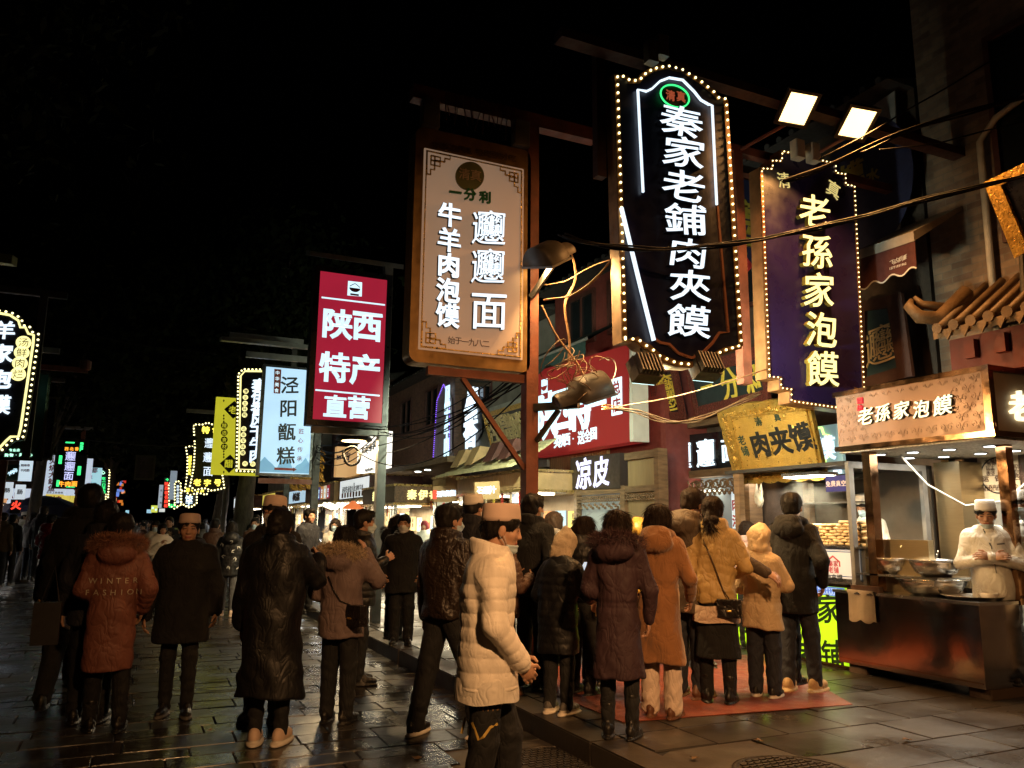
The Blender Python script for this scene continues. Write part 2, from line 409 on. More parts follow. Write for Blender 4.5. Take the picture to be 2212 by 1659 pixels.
def person(label, pos, heading, Hh=1.7, arms=('down', 'down'), feet=((.0, .0), (.0, .0)), fw=.055, bow=0., hyaw=0., hpitch=0., hroll=0.,
           coat=None, legs=None, shoes=None, hair=None, hat=None, mask=None, glasses=None, res=1.0, bulk=1.0, group=None, lean=0., knee=.02, extra=None, seed=0):
    """one person: body, hair and clothes. pos = point on the ground, heading in degrees (0 = down the street, 90 = towards the right-hand stalls),
    arms = (left, right): a preset or (elbow, wrist) offsets from the shoulder in body heights; feet = (left, right) offsets from under the hips."""
    rng = np.random.default_rng(seed+int(abs(pos[0]*1000)+abs(pos[1])*77)); u = Hh
    rt_ = thing('person', label, 'person', pos, group, rad(-heading))
    sc = lambda *q: np.array(q, float)*u
    # ---- joints
    hip = {s: sc(s*.052, 0, .515) for s in (-1, 1)}; ank = {}; kn = {}; toe = {}
    for i, s in enumerate((-1, 1)):
        fx, fy = feet[i][:2]; lift = feet[i][2] if len(feet[i]) > 2 else 0
        ank[s] = sc(s*fw, 0, .047)+np.array([fx, fy, lift]); mid = (hip[s]+ank[s])/2; kn[s] = mid+np.array([0, knee+.03*(abs(fy) > .1), .01*u])
        ta = rad(feet[i][3] if len(feet[i]) > 3 else s*9); toe[s] = np.array([math.sin(ta), math.cos(ta), 0])
    ln = lean*u
    yc = lambda z: np.interp(z/u, [0, .5, .62, .72, .82, .95], [0, 0, ln*.4, ln*.7, ln+bow*.5*u*.06, ln+bow*u*.1])
    sh = {s: sc(s*.103*bulk**.5, 0, .815)+np.array([0, yc(.815*u), 0]) for s in (-1, 1)}
    neck = sc(0, 0, .845)+np.array([0, yc(.845*u), 0])
    hh = .145*u
    a, b_, c_ = rad(-hyaw), rad(hpitch), rad(hroll)
    R = np.array(Matrix.Rotation(a, 3, 'Z')@Matrix.Rotation(b_, 3, 'X')@Matrix.Rotation(c_, 3, 'Y'))
    piv = sc(0, .002, .872)+np.array([0, yc(.88*u)+bow*.02*u, -bow*.012*u])
    hc = piv+R@np.array([0, .012*u, .061*u])               # head centre (eye level)
    hl = lambda x, y, z: hc+R@(np.array([x, y, z])*hh)
    el = {}; wr = {}
    for i, s in enumerate((-1, 1)):
        pz = arms[i]; e, q = ARM[pz] if isinstance(pz, str) else pz
        el[s] = sh[s]+sc(s*e[0], e[1], e[2]); wr[s] = sh[s]+sc(s*q[0], q[1], q[2])
    lo = np.minimum.reduce([wr[-1], wr[1], el[-1], el[1], ank[-1], ank[1], sc(-.2, -.14, 0)])-np.array([.2, .3, 0]); hi = np.maximum.reduce([wr[-1], wr[1], el[-1], el[1], ank[-1], ank[1], sc(.2, .14, 1.0)])+np.array([.2, .3, .25])
    lo[2] = -.02
    # ---- body: one continuous surface
    h = .0065*res; g = G(lo, hi, h)
    g.cone(sc(0, 0, .54), sc(0, 0, .62)+[0, yc(.62*u), 0], .062*u, .06*u); g.cone(sc(0, 0, .64)+[0, yc(.64*u), 0], sc(0, 0, .76)+[0, yc(.76*u), 0], .062*u, .066*u)
    for s in (-1, 1):
        g.cone(sc(s*.05, 0, .76)+[0, yc(.76*u), 0], sh[s]-[s*.012*u,0,.012*u], .052*u, .03*u); g.cone(sh[s]-[s*.01*u,0,.01*u], el[s], .03*u, .023*u, .015); g.cone(el[s], wr[s], .024*u, .0155*u, .01)
        g.cone(hip[s], kn[s], .044*u, .031*u); g.cone(kn[s], ank[s], .032*u, .022*u); g.cone(ank[s]-[0, 0, .02], ank[s]+toe[s]*.12-[0, 0, .05], .034, .026)
        # hand
        f = wr[s]-el[s]; f = f/np.linalg.norm(f); 
        inn = np.array([-s, 0, 0.])-f*(f@np.array([-s, 0, 0.])); nn = np.linalg.norm(inn)
        inn = inn/nn if nn > .25 else np.array([0, 0, -1.])-f*(-f[2]); inn = inn/np.linalg.norm(inn); sd = np.cross(f, inn)
        if sd@np.array([0, .7, .7]) < 0: sd = -sd
        k = u/1.72
        RH = np.stack([sd, inn, f], 1); g.ell((0, 0, .047*k), (.039*k, .016*k, .05*k), .006, R=RH, F0=wr[s])
        for j, (o, fl) in enumerate(FINGER):
            p0 = wr[s]+(sd*o+f*(.085-abs(o)*.25))*k; d1 = f*.86+inn*(.35+.06*j); p1 = p0+d1*fl*.5*k; d2 = f*.45+inn*.85; p2 = p1+d2*fl*.48*k
            g.cone(p0, p1, .0098*k, .0088*k, .003); g.cone(p1, p2, .0088*k, .0072*k, .003)
        p0 = wr[s]+(sd*.032+f*.03)*k; p1 = p0+(sd*.028+f*.03+inn*.014)*k; p2 = p1+(sd*.004+f*.03+inn*.014)*k
        g.cone(p0, p1, .012*k, .0105*k, .004); g.cone(p1, p2, .0105*k, .008*k, .003)
    g.cone(neck-[0, .01*u, .03*u], hl(0, -.12, -.3), .036*u, .034*u, .02)
    eh = lambda c, r, k=.02, op='u': g.ell(np.array(c)*hh, np.array(r)*hh, k, op, R, hc)
    eh((0, -.06, .14), (.325, .40, .36), .01); eh((0, .06, -.1), (.265, .30, .37)); eh((0, .11, -.3), (.20, .22, .18)); eh((0, .25, -.42), (.085, .08, .08))
    for s in (-1, 1):
        eh((s*.17, .2, -.11), (.1, .11, .1), .02); eh((s*.14, .445, .01), (.095, .085, .055), .012, 's'); eh((s*.138, .275, .01), (.072, .075, .06), .004)
        eh((s*.14, .31, .085), (.11, .05, .03), .012); eh((s*.325, -.03, -.05), (.04, .085, .135), .006); eh((s*.05, .365, -.145), (.042, .045, .033), .008)
    g.cone(hl(0, .335, .03), hl(0, .40, -.13), .032*hh, .045*hh, .015); g.cone(hl(-.07, .335, -.262), hl(.07, .335, -.262), .028*hh, .028*hh, .006); g.cone(hl(-.06, .33, -.312), hl(.06, .33, -.312), .032*hh, .032*hh, .006)
    me = g.mesh('body'); v = vcos(me); fl = ((v-hc)@R)/hh
    at = me.attributes.new('face', 'FLOAT_VECTOR', 'POINT'); at.data.foreach_set('vector', fl.astype(np.float32).ravel())
    link_mesh('body', me, SKIN, rt_)
    # ---- hair
    if hair is not None:
        hs = hair.get('style', 'short'); hm = hair.get('mat', HAIR); g = G(hl(0, 0, 0)-hh*np.array([.9, 1.0, 1.9 if hs == 'long' else 1.1]), hl(0, 0, 0)+hh*np.array([.9, 1.0, .9]), .0075*max(1, res*.8))
        e2 = lambda c, r, k=.02, op='u': g.ell(np.array(c)*hh, np.array(r)*hh, k, op, R, hc)
        vol = hair.get('vol', 0)
        e2((0, -.07, .17+vol*.3), (.375+vol, .45+vol, .385+vol))
        if hs == 'short':
            e2((0, -.22, -.05), (.335, .27, .3)); e2((0, .55, -.06), (.6, .36, .36), .01, 's'); e2((0, .1, -.52), (.7, .5, .36), .02, 's'); e2((0, -.4, -.62), (.5, .45, .27), .02, 's')
            if not hat: e2((0, .27, .36+vol*.4), (.24, .14, .13), .03)
            for s in (-1, 1): e2((s*.42, .02, -.1), (.13, .13, .16), .01, 's')
        elif hs == 'bob':
            e2((0, -.1, -.12), (.43, .43, .48), .04); e2((0, .6, -.25), (.32, .42, .47), .02, 's'); e2((0, .1, -.78), (.8, .8, .3), .03, 's')
        elif hs == 'long':
            ll = hair.get('len', 1.2)
            e2((0, -.1, -.1), (.41, .41, .5), .04); e2((0, .6, -.25), (.3, .42, .5), .02, 's')
            g.cone(hl(-.2, -.2, -.2), hc+R@np.array([-.18, -.3, 0])*hh+[0, -.02, -ll*hh], .21*hh, .13*hh, .05); g.cone(hl(.2, -.2, -.2), hc+R@np.array([.18, -.3, 0])*hh+[0, -.02, -ll*hh], .21*hh, .13*hh, .05); g.cone(hl(0, -.3, -.2), hc+R@np.array([0, -.36, 0])*hh+[0, -.02, -ll*hh*.95], .22*hh, .15*hh, .05)
        elif hs in ('bun', 'tail'):
            e2((0, -.18, -.05), (.35, .33, .34)); e2((0, .55, -.1), (.6, .38, .38), .01, 's'); e2((0, .1, -.55), (.7, .55, .36), .02, 's')
            for s in (-1, 1): e2((s*.42, .05, -.1), (.13, .14, .16), .01, 's')
            if hs == 'bun': e2((0, -.56, -.12), (.22, .19, .2), .03)
            else: g.cone(hl(0, -.5, -.16), hl(0, -.62, -.42), .13*hh, .12*hh, .03); e2((.12, -.58, -.3), (.17, .14, .15), .02); e2((-.1, -.56, -.36), (.13, .12, .2), .02)
        if hat:
            sl, X, Y, Z = g.win(g.lo, g.lo+g.h*g.n); qz = ((X-hc[0])*R[0, 2]+(Y-hc[1])*R[1, 2]+(Z-hc[2])*R[2, 2])
            qy = ((X-hc[0])*R[0, 1]+(Y-hc[1])*R[1, 1]+(Z-hc[2])*R[2, 1]); g.d = np.maximum(g.d, qz-(hat.get('z', .2)+.03)*hh-.14*qy)
            g.ell(np.array((0, -.06, .14))*hh, np.array((.34, .415, .34))*hh, .01, 'u', R, hc)
        g.noise(.0045, (42, 42, 14), seed)
        me = g.mesh('hair')
        if me:
            v = vcos(me); nn = vnor(me); k = rng.integers(0, len(v), int(int(hair.get('n', 1500 if res < 1.5 else 300)*1.5)))
            p = v[k]; N = nn[k]; dn = np.array([0, 0, -1.])-R[:, 1]*(.5 if hs == 'short' else .1)
            if hs in ('bun', 'tail'): dn = -R[:, 1]*1.0+np.array([0, 0, -.45])
            if hs == 'short': top = ((p-hc)@R[:, 2]) > .3*hh; dn = np.where(top[:, None], R[:, 1]*.8+rng.normal(size=(len(p), 3))*.5, dn)
            t = dn-N*np.sum(N*dn, 1, keepdims=True); t = t/np.maximum(np.linalg.norm(t, axis=1, keepdims=True), .2)+N*.04+rng.normal(size=p.shape)*.10
            ln2 = {'short': .034, 'bob': .07, 'long': .11, 'bun': .045, 'tail': .05}[hs]
            V, Q = blades(p-N*.002, t, ln2, .0035*max(1, res*.7), .3, rng, 4, .5, .12)
            if hs == 'tail':
                n2 = 260; p2 = np.repeat(hl(0, -.6, -.35)[None], n2, 0)+rng.normal(size=(n2, 3))*.018
                V2, Q2 = blades(p2, np.array([0, -.15, -1.])+rng.normal(size=(n2, 3))*np.array([.45, .3, .3]), .2, .004, .6, rng, 5, .6, .5); Q = np.vstack([Q, Q2+len(V)]); V = np.vstack([V, V2])
            me = merge('hair', me, V, Q); link_mesh('hair', me, hm, rt_)
    if hat:
        mb = MB(); k = hh; rx = .375; z0 = hat.get('z', .2); tp = hat.get('tall', .26); prof = [(rx-.015, z0-.01), (rx+.012, z0), (rx+.006, z0+.09), (rx-.01, z0+tp*.7), (rx-.025, z0+tp), (rx-.05, z0+tp+.025), (rx-.16, z0+tp+.035), (.02, z0+tp+.04)]
        MR = Matrix(R.tolist())@Matrix.Rotation(rad(hat.get('tilt', 8)), 3, 'X')
        mb.lathe([(r*k, z*k) for r, z in prof], hc+R@np.array([0, -.05, 0])*hh, 28, 1.0, 1.17, MR); mb.build('hat', hat['mat'], None, True, (0, 0, 0)).parent = rt_
    if mask:
        under = mask.get('under', 0); g = G(hl(0, .1, -.2)-hh*.75, hl(0, .1, -.2)+hh*.75, .006*max(1, res*.8)); e2 = lambda c, r, k=.02, op='u': g.ell(np.array(c)*hh, np.array(r)*hh, k, op, R, hc)
        e2((0, .08, -.13), (.285, .315, .36)); e2((0, .13, -.33), (.225, .25, .2), .03); e2((0, .27, -.43), (.11, .11, .1), .02)
        if not under: g.cone(hl(0, .36, -.05), hl(0, .43, -.2), .05*hh, .085*hh, .03)
        zt, zb = (-.3, -.66) if under else (-.045, -.52)
        sl, X, Y, Z = g.win(g.lo, g.lo+g.h*g.n); q = [((X-hc[0])*R[0, i]+(Y-hc[1])*R[1, i]+(Z-hc[2])*R[2, i])/hh for i in range(3)]
        slope = zt-.12*np.maximum(0, np.abs(q[0])-.05)
        cut = np.maximum(np.maximum(q[2]-slope, zb-q[2]), np.maximum(-(q[1]-.1), np.abs(q[0])-.27))*hh
        g.d = smax(g.d+(.002*np.sin(q[2]*45)).astype(np.float32), cut.astype(np.float32), .006)
        me = g.mesh('face_mask')
        if me:
            mb = MB(); 
            for s in (-1, 1):
                for z in (zt-.05, zb+.12):
                    mb.tube([hl(s*.25, .14, z), hl(s*.31, .06, (z-.04)/2), hl(s*.335, -.07, -.02 if z == zt-.05 else -.16)], .0016, 4)
            V = np.array(mb.v); Q = np.array([f for f in mb.f if len(f) == 4]); me = merge('face_mask', me, V, Q); link_mesh('face_mask', me, mask['mat'], rt_)
    if glasses:
        mb = MB()
        for s in (-1, 1):
            mb.tube([hl(s*.14+.1*math.cos(t), .43, .01+.075*math.sin(t)) for t in np.linspace(0, 2*math.pi, 13)], .0022, 5); mb.tube([hl(s*.24, .42, .03), hl(s*.33, .2, .03), hl(s*.345, -.05, .02)], .0022, 5)
        mb.tube([hl(-.04, .43, .02), hl(.04, .43, .02)], .0022, 5); mb.build('glasses', M('black plastic', (.01, .01, .012), .3), None, True, (0, 0, 0)).parent = rt_
    # ---- trousers / skirt
    if legs:
        t = legs.get('t', .012); g = G(lo, [hi[0], hi[1], .66*u], .009*res); g.ell(sc(0, -.004, .535), sc(.076, .056, .07), .03)
        fl = legs.get('flare', 0)
        for s in (-1, 1):
            cuf = ank[s]+[0, 0, legs.get('cuff', .0)]
            g.cone(hip[s]-[s*.008*u,0,.02*u], kn[s], .044*u+t, .035*u+t+fl*.3, .025); g.cone(kn[s], cuf, .036*u+t+fl*.3, .027*u+t+fl, .02)
        if legs.get('skirt'):
            zb = legs['skirt']*u
            def sk(X, Y, Z):
                a_ = np.interp(Z.ravel()/u, [legs['skirt'], .5, .6], [.112, .088, .07]).reshape(Z.shape)*u; b2 = a_*.78; k0 = np.sqrt((X/a_)**2+((Y-.005)/b2)**2)
                return smax((k0-1)*b2*.9, zb-Z, .012)
            g.put(sk, [lo[0], lo[1], zb], [hi[0], hi[1], .62*u])
        sl, X, Y, Z = g.win(g.lo, g.lo+g.h*g.n); wz = np.exp(-((Z-.1*u)/(.08*u))**2)+.6*np.exp(-((Z-.3*u)/(.05*u))**2)+.35
        if not legs.get('skirt'): ph = rng.uniform(0, 6, 4); g.d += (.0034*wz*(np.sin(Z*70+14*X*np.sign(Y)+6*np.sin(13*Y+5*X+ph[0])+ph[1])+.7*np.sin(Z*43-40*Y+18*X+ph[2]))*(.4+.6*np.sin(9*Z+14*Y+ph[3])**2)).astype(np.float32)
        else: g.noise(.004, (22, 18, 3), seed)
        link_mesh('skirt' if legs.get('skirt') else 'trousers', g.mesh('trousers'), legs['mat'], rt_)
    # ---- shoes
    if shoes:
        for s in (-1, 1):
            tz = toe[s]; ft = ank[s]; ty = shoes.get('type', 'sneaker'); RR = np.stack([np.cross(tz, [0, 0, 1.]), tz, [0, 0, 1.]], 1); ch = 1.2 if ty == 'chunky' else 1.0; k = u/1.72; z0 = ft[2]-.047*u
            g = G(np.minimum(ft-.22, ft), ft+[.22, .22, .42*u if ty == 'tall' else .25], .0075*max(1, res*.9)); fo = np.array([ft[0], ft[1], z0])
            e2 = lambda c, r, kk=.015, op='u': g.ell(np.array(c)*k, np.array(r)*k, kk, op, RR, fo); hl2 = .03 if ty in ('heel', 'tall', 'boot') else 0
            e2((0, .055, .045*ch), (.046*ch, .14, .042*ch)); e2((0, -.03, .065), (.038*ch, .06, .065)); e2((0, .02, .085), (.034, .07, .045))
            e2((0, .045, .012), (.055*ch, .16*ch**.5, .026*ch), .006)
            if ty == 'heel': e2((0, -.07, .03), (.028, .028, .075), .004)
            top = {'boot': .22, 'tall': .40*u, 'ankle': .15, 'heel': .14}.get(ty)
            if top: g.cone(fo+[0, 0, .07], fo+(kn[s]-ft)*(top/(kn[s][2]-ft[2]))+np.array([0, -.01, 0]), .047*k, (.06 if ty == 'tall' else .052)*k, .02)
            sl, X, Y, Z = g.win(g.lo, g.lo+g.h*g.n); g.d = smax(g.d, (z0-Z).astype(np.float32), .003)
            if top: g.d += (.003*np.sin(Z*80+8*X+10*Y)).astype(np.float32)
            me = g.mesh('shoe')
            if me:
                cz = pcen(me)[:, 2]-z0; mi = np.where(cz < (.036 if ty != 'chunky' else .045), 1, 0).astype(np.int32)
                o = link_mesh('shoe', me, [shoes['mat'], shoes.get('sole', shoes['mat'])], rt_); me.polygons.foreach_set('material_index', mi)
    # ---- coat
    made = {}
    if coat:
        t = coat.get('t', .025); hem = coat.get('hem', .45)*u; fl = coat.get('flare', .01); pf = coat.get('puff', 0); np_ = coat.get('rings', 9); bk = bulk
        g = G([lo[0], lo[1], max(hem-.05, 0)], hi, coat.get('h', .0085)*res)
        zs = np.array([hem/u-.02, .46, .54, .63, .73, .80, .86]); ws = np.array([.092, .094, .093, coat.get('waist', .086), .099, .101, .055])*bk; ds = np.array([.076, .077, .076, .068, .074, .066, .043])*bk
        ws = ws*u+t; ds = ds*u+t*.9; ws[0] += fl; ds[0] += fl*.9
        if hem/u > .46: zs[1] = hem/u-.01
        zq = np.array(zs)*u; o = np.argsort(zq); zq, ws, ds = zq[o], ws[o], ds[o]
        lines = np.linspace(hem+.02, .80*u, np_+1) if pf else None
        yoff = np.array([yc(z) for z in np.linspace(0, 1.05*u, 40)])
        def body_(X, Y, Z):
            zr = Z.ravel(); A = np.interp(zr, zq, ws).reshape(Z.shape); B = np.interp(zr, zq, ds).reshape(Z.shape); yo = np.interp(zr, np.linspace(0, 1.05*u, 40), yoff).reshape(Z.shape)
            k0 = (np.abs(X/A)**2.3+np.abs((Y-yo)/B)**2.3)**(1/2.3); d = (k0-1)*B*.95
            if pf:
                Zc = Z+coat.get('vee', 0)*np.abs(X)-coat.get('vee', 0)*.1
                di = np.min(np.abs(Zc[..., None]-lines), -1); sp_ = lines[1]-lines[0]; d = d-pf*(np.clip(di/(sp_/2), 0, 1)**.32-.74)
            ztop = .862*u+t*.5-np.maximum(np.abs(X)-.05*u, 0)*.42; d = smax(d, (Z-ztop)*.9, .03)
            if coat.get('open'): d = np.maximum(d, -.0)
            return smax(d, hem+coat.get('dip', 0)*X-Z, .02)
        g.put(body_, [lo[0], lo[1], hem-.03], [hi[0], hi[1], .9*u], .02)
        for s in (-1, 1):
            ra, rb, rc = .038*u*bk**.5+t*.5, .031*u+t*.52, .021*u+t*.48
            g.cone(sh[s]-[s*.012*u, 0, .012*u], el[s], ra, rb, .03, puff=pf, npf=coat.get('srings', 5)); g.cone(el[s], wr[s]*.97+el[s]*.03, rb, rc, .02, puff=pf*.9, npf=coat.get('srings', 5))
        cl = coat.get('collar', 'stand')
        ring = [neck+np.array([math.cos(q)*.062*u, math.sin(q)*.058*u-.004*u, (.012-.012*math.sin(q))*u]) for q in np.linspace(0, 2*math.pi, 41)]
        if cl in ('stand', 'high'):
            for i in range(40): g.cone(ring[i]-[0, 0, .012*u], ring[i]+[0, 0, .02*u if cl == 'stand' else .05*u], .013*u, .011*u, .004)
        elif cl in ('hood_down', 'fur'):
            for i in range(0, 40, 2): g.cone(ring[i], ring[i+2], .021*u, .021*u, .012)
            g.ell(sc(0, -.082, .822)+[0, yc(.82*u), 0], sc(.085, .05, .055), .03); g.ell(sc(0, -.078, .865)+[0, yc(.86*u), 0], sc(.07, .03, .03), .03)
        elif cl == 'lapel':
            for i in range(0, 40, 2): g.cone(ring[i]-[0, 0, .008*u], ring[i+2]-[0, 0, .008*u], .012*u, .012*u, .008)
        if coat.get('belt'):
            bz = coat['belt']*u
            def cin(X, Y, Z): return np.abs(Z-bz)-.004+0*X+0*Y
            sl, X, Y, Z = g.win(g.lo, g.lo+g.h*g.n); tor = np.abs(X) < .115*u
            g.d += (.012*np.exp(-((Z-bz)/.03)**2)*tor-.006*np.exp(-((Z-bz-.0)/.012)**2)*tor).astype(np.float32)
        g.noise(coat.get('fold', .005)*1.15, coat.get('ffr', (14, 13, 8)), seed+3)
        if coat.get('wrk', .003):
            sl, X, Y, Z = g.win(g.lo, g.lo+g.h*g.n)
            g.d += (coat.get('wrk', .003)*np.sin(26*Z+14*X*np.sign(X)+9*Y+2*np.sin(11*X+7*Z))*np.clip((np.abs(X)-.06*u)/(.08*u), .2, 1)).astype(np.float32)
        if coat.get('seam') is not None:
            sl, X, Y, Z = g.win(g.lo, g.lo+g.h*g.n); g.d += (.004*np.exp(-((X-coat['seam']*u)/.006)**2)*(Y < 0)*(Z < .82*u)).astype(np.float32)
        me = g.mesh('coat'); made['coat'] = link_mesh(coat.get('name', 'coat'), me, coat['mat'], rt_)
        if cl == 'fur':
            n = coat.get('fur_n', 3200); q = rng.uniform(0, 2*math.pi, n); q = np.where(np.sin(q) > .35, -q, q); tr = .034*u*np.sqrt(rng.random(n)); an = rng.uniform(0, 2*math.pi, n)
            rx, ry = .10*u, .088*u; base = np.stack([np.cos(q)*rx, np.sin(q)*ry-.012*u, .012*u-.022*u*np.sin(q)], 1)+neck
            out = np.stack([np.cos(q)*np.cos(an), np.sin(q)*np.cos(an), np.sin(an)], 1)
            V, Q = blades(base+out*tr[:, None], out+np.array([0, 0, .15])+rng.normal(size=(n, 3))*.5, coat.get('fur_l', .05), .0032, .3, rng, 3, .5, .6)
            link_mesh('fur_trim', raw_mesh('fur_trim', V, Q), coat['fur_mat'], rt_)
        if cl == 'hood_up':
            g = G(hc-hh*1.3, hc+hh*1.35, .0085*res); e2 = lambda c, r, k=.03, op='u': g.ell(np.array(c)*hh, np.array(r)*hh, k, op, R, hc)
            e2((0, -.1, .08), (.46, .54, .52)); e2((0, -.1, -.45), (.5, .46, .35), .06); e2((0, .52, -.08), (.33, .4, .47), .03, 's')
            if coat.get('peak'): g.cone(hl(0, -.12, .35), hl(0, -.2, .72), .3*hh, .05*hh, .08)
            g.noise(.011, (21, 21, 17), seed+9); me = g.mesh('hood'); link_mesh('hood', me, coat.get('hood_mat', coat['mat']), rt_)
    if extra: extra(rt_, dict(sh=sh, el=el, wr=wr, neck=neck, hc=hc, R=R, hh=hh, u=u, hl=hl, yc=yc, hip=hip, ank=ank, made=made, lo=lo, hi=hi))
    return rt_
def drape(rt_, txt_mb, coat_obj, mat, name='lettering'):
    "lettering laid on a coat: every vertex (x, y, z) moves along y onto the cloth"
    me = coat_obj.data; bv = BVHTree.FromPolygons([v.co for v in me.vertices], [tuple(p.vertices) for p in me.polygons]); out = []
    for (x, y, z) in txt_mb.v:
        hit = bv.ray_cast(Vector((x, y, z)), Vector((0, 1 if y < 0 else -1, 0)))[0]
        out.append((x, (hit.y if hit else y)+(-.004 if y < 0 else .004), z))
    m2 = MB(); m2.v = out; m2.f = txt_mb.f; m2.mi = txt_mb.mi; o = m2.build(name, mat, None, False, (0, 0, 0)); o.parent = coat_obj; return o
# ================================================================== ground
K = .15                                                              # kerb height
KERB = 3.0
def wet_stone(name, dark, light, r0, r1, isl=.5):
    m = bpy.data.materials.new(name); m.use_nodes = True; n = m.node_tree; b = n.nodes['Principled BSDF']; L = n.links
    tc = n.nodes.new('ShaderNodeTexCoord'); ge = n.nodes.new('ShaderNodeNewGeometry')
    a = n.nodes.new('ShaderNodeTexNoise'); a.inputs['Scale'].default_value = 3.2; a.inputs['Detail'].default_value = 8; L.new(tc.outputs['Object'], a.inputs['Vector'])
    mx = n.nodes.new('ShaderNodeMix'); mx.data_type = 'RGBA'; mx.inputs[6].default_value = (*dark, 1); mx.inputs[7].default_value = (*light, 1)
    ad = n.nodes.new('ShaderNodeMath'); ad.operation = 'MULTIPLY_ADD'; L.new(ge.outputs['Random Per Island'], ad.inputs[0]); ad.inputs[1].default_value = isl; 
    sb = n.nodes.new('ShaderNodeMath'); sb.operation = 'SUBTRACT'; L.new(a.outputs['Fac'], sb.inputs[0]); sb.inputs[1].default_value = isl/2; L.new(sb.outputs[0], ad.inputs[2]); L.new(ad.outputs[0], mx.inputs[0]); L.new(mx.outputs[2], b.inputs['Base Color'])
    c = n.nodes.new('ShaderNodeTexNoise'); c.inputs['Scale'].default_value = 1.7; c.inputs['Detail'].default_value = 6; L.new(tc.outputs['Object'], c.inputs['Vector'])
    r = n.nodes.new('ShaderNodeMapRange'); r.inputs[1].default_value = .35; r.inputs[2].default_value = .68; r.inputs[3].default_value = r0; r.inputs[4].default_value = r1; L.new(c.outputs['Fac'], r.inputs[0])
    ra = n.nodes.new('ShaderNodeMath'); ra.operation = 'MULTIPLY_ADD'; L.new(ge.outputs['Random Per Island'], ra.inputs[0]); ra.inputs[1].default_value = .12; L.new(r.outputs[0], ra.inputs[2]); L.new(ra.outputs[0], b.inputs['Roughness'])
    d = n.nodes.new('ShaderNodeTexNoise'); d.inputs['Scale'].default_value = 9; d.inputs['Detail'].default_value = 9; d.inputs['Roughness'].default_value = .62; L.new(tc.outputs['Object'], d.inputs['Vector'])
    e = n.nodes.new('ShaderNodeTexNoise'); e.inputs['Scale'].default_value = 2.4; L.new(tc.outputs['Object'], e.inputs['Vector'])
    su = n.nodes.new('ShaderNodeMath'); su.operation = 'MULTIPLY_ADD'; L.new(e.outputs['Fac'], su.inputs[0]); su.inputs[1].default_value = 1.6; L.new(d.outputs['Fac'], su.inputs[2])
    bp = n.nodes.new('ShaderNodeBump'); bp.inputs['Strength'].default_value = .42; bp.inputs['Distance'].default_value = .012; L.new(su.outputs[0], bp.inputs['Height']); L.new(bp.outputs[0], b.inputs['Normal'])
    b.inputs['Specular IOR Level'].default_value = .5
    return m
STREET = wet_stone('worn street stone', (.012, .0105, .009), (.042, .037, .031), .09, .38)
WALK = wet_stone('grey pavement slabs', (.018, .015, .012), (.046, .038, .03), .2, .5)
KERBM = wet_stone('kerb stone', (.03, .025, .02), (.075, .062, .05), .35, .6)
DARK = M('joint grit', (.012, .011, .010), .9)
def paving(name, x0, x1, y0, y1, z, dy, dx, mat, tilt=.35, gap=.008, swap=False, hole=None, skip=None):
    V = []; Fc = []; rng = np.random.default_rng(3)
    def put(a0, a1, b0, b1):
        if swap: a0, a1, b0, b1 = b0, b1, a0, a1
        cx, cy = (a0+a1)/2, (b0+b1)/2
        if skip and skip(cx, cy): return
        tx, ty = rng.normal(0, rad(tilt), 2); dz = rng.normal(0, .0018); k = len(V)
        for i, (ins, zz) in enumerate(((0, -.012), (.006, 0))):
            for (x, y) in ((a0, b0), (a1, b0), (a1, b1), (a0, b1)):
                xx = x+(ins if x < cx else -ins)+rng.normal(0, .0015); yy = y+(ins if y < cy else -ins)+rng.normal(0, .0015)
                V.append((xx, yy, z+zz+dz+(xx-cx)*tx+(yy-cy)*ty))
        V.append((cx+rng.normal(0, .05), cy, z+dz+rng.normal(0, .0015)))
        for i in range(4):
            j = (i+1) % 4; Fc.append((k+i, k+j, k+4+j, k+4+i)); Fc.append((k+4+i, k+4+j, k+8))
    A0, A1, B0, B1 = (y0, y1, x0, x1) if swap else (x0, x1, y0, y1)
    b = B0
    while b < B1-.02:
        hb = min(dy*random.uniform(.85, 1.2), B1-b); a = A0-random.uniform(0, dx)
        while a < A1:
            la = dx*random.uniform(.7, 1.35); p, q = max(a, A0)+gap/2, min(a+la, A1)-gap/2
            if q-p > .03: put(p, q, b+gap/2, b+hb-gap/2)
            a += la
        b += hb
    me = bpy.data.meshes.new(name); me.from_pydata(V, [], Fc); o = link_mesh(name, me, mat); return tag(o, kind='structure')
g0 = MB().box(-60, 60, -12, 160, -.3, -.016).build('ground', DARK); tag(g0, kind='structure')
MH1, MH2 = on(1195, 1638, 2, 0), on(1720, 1668, 2, K)
paving('street', -7.5, KERB-.012, .8, 34, 0, .29, .62, STREET, skip=lambda x, y: (x-MH1.x)**2+(y-MH1.y)**2 < .52**2)
paving('far_street', -7.5, KERB-.012, 34, 110, 0, .8, 1.6, STREET)
sw = MB().box(KERB+.27, 16, -2, 110, -.1, K-.014).build('pavement_bed', DARK); tag(sw, kind='structure')
paving('pavement', KERB+.27, 9.4, 1.5, 26, K, .44, .62, WALK, .25, .007, swap=False, skip=lambda x, y: (x-MH2.x)**2+(y-MH2.y)**2 < .6**2)
paving('far_pavement', KERB+.27, 9.4, 26, 90, K, .9, 1.2, WALK, .25)
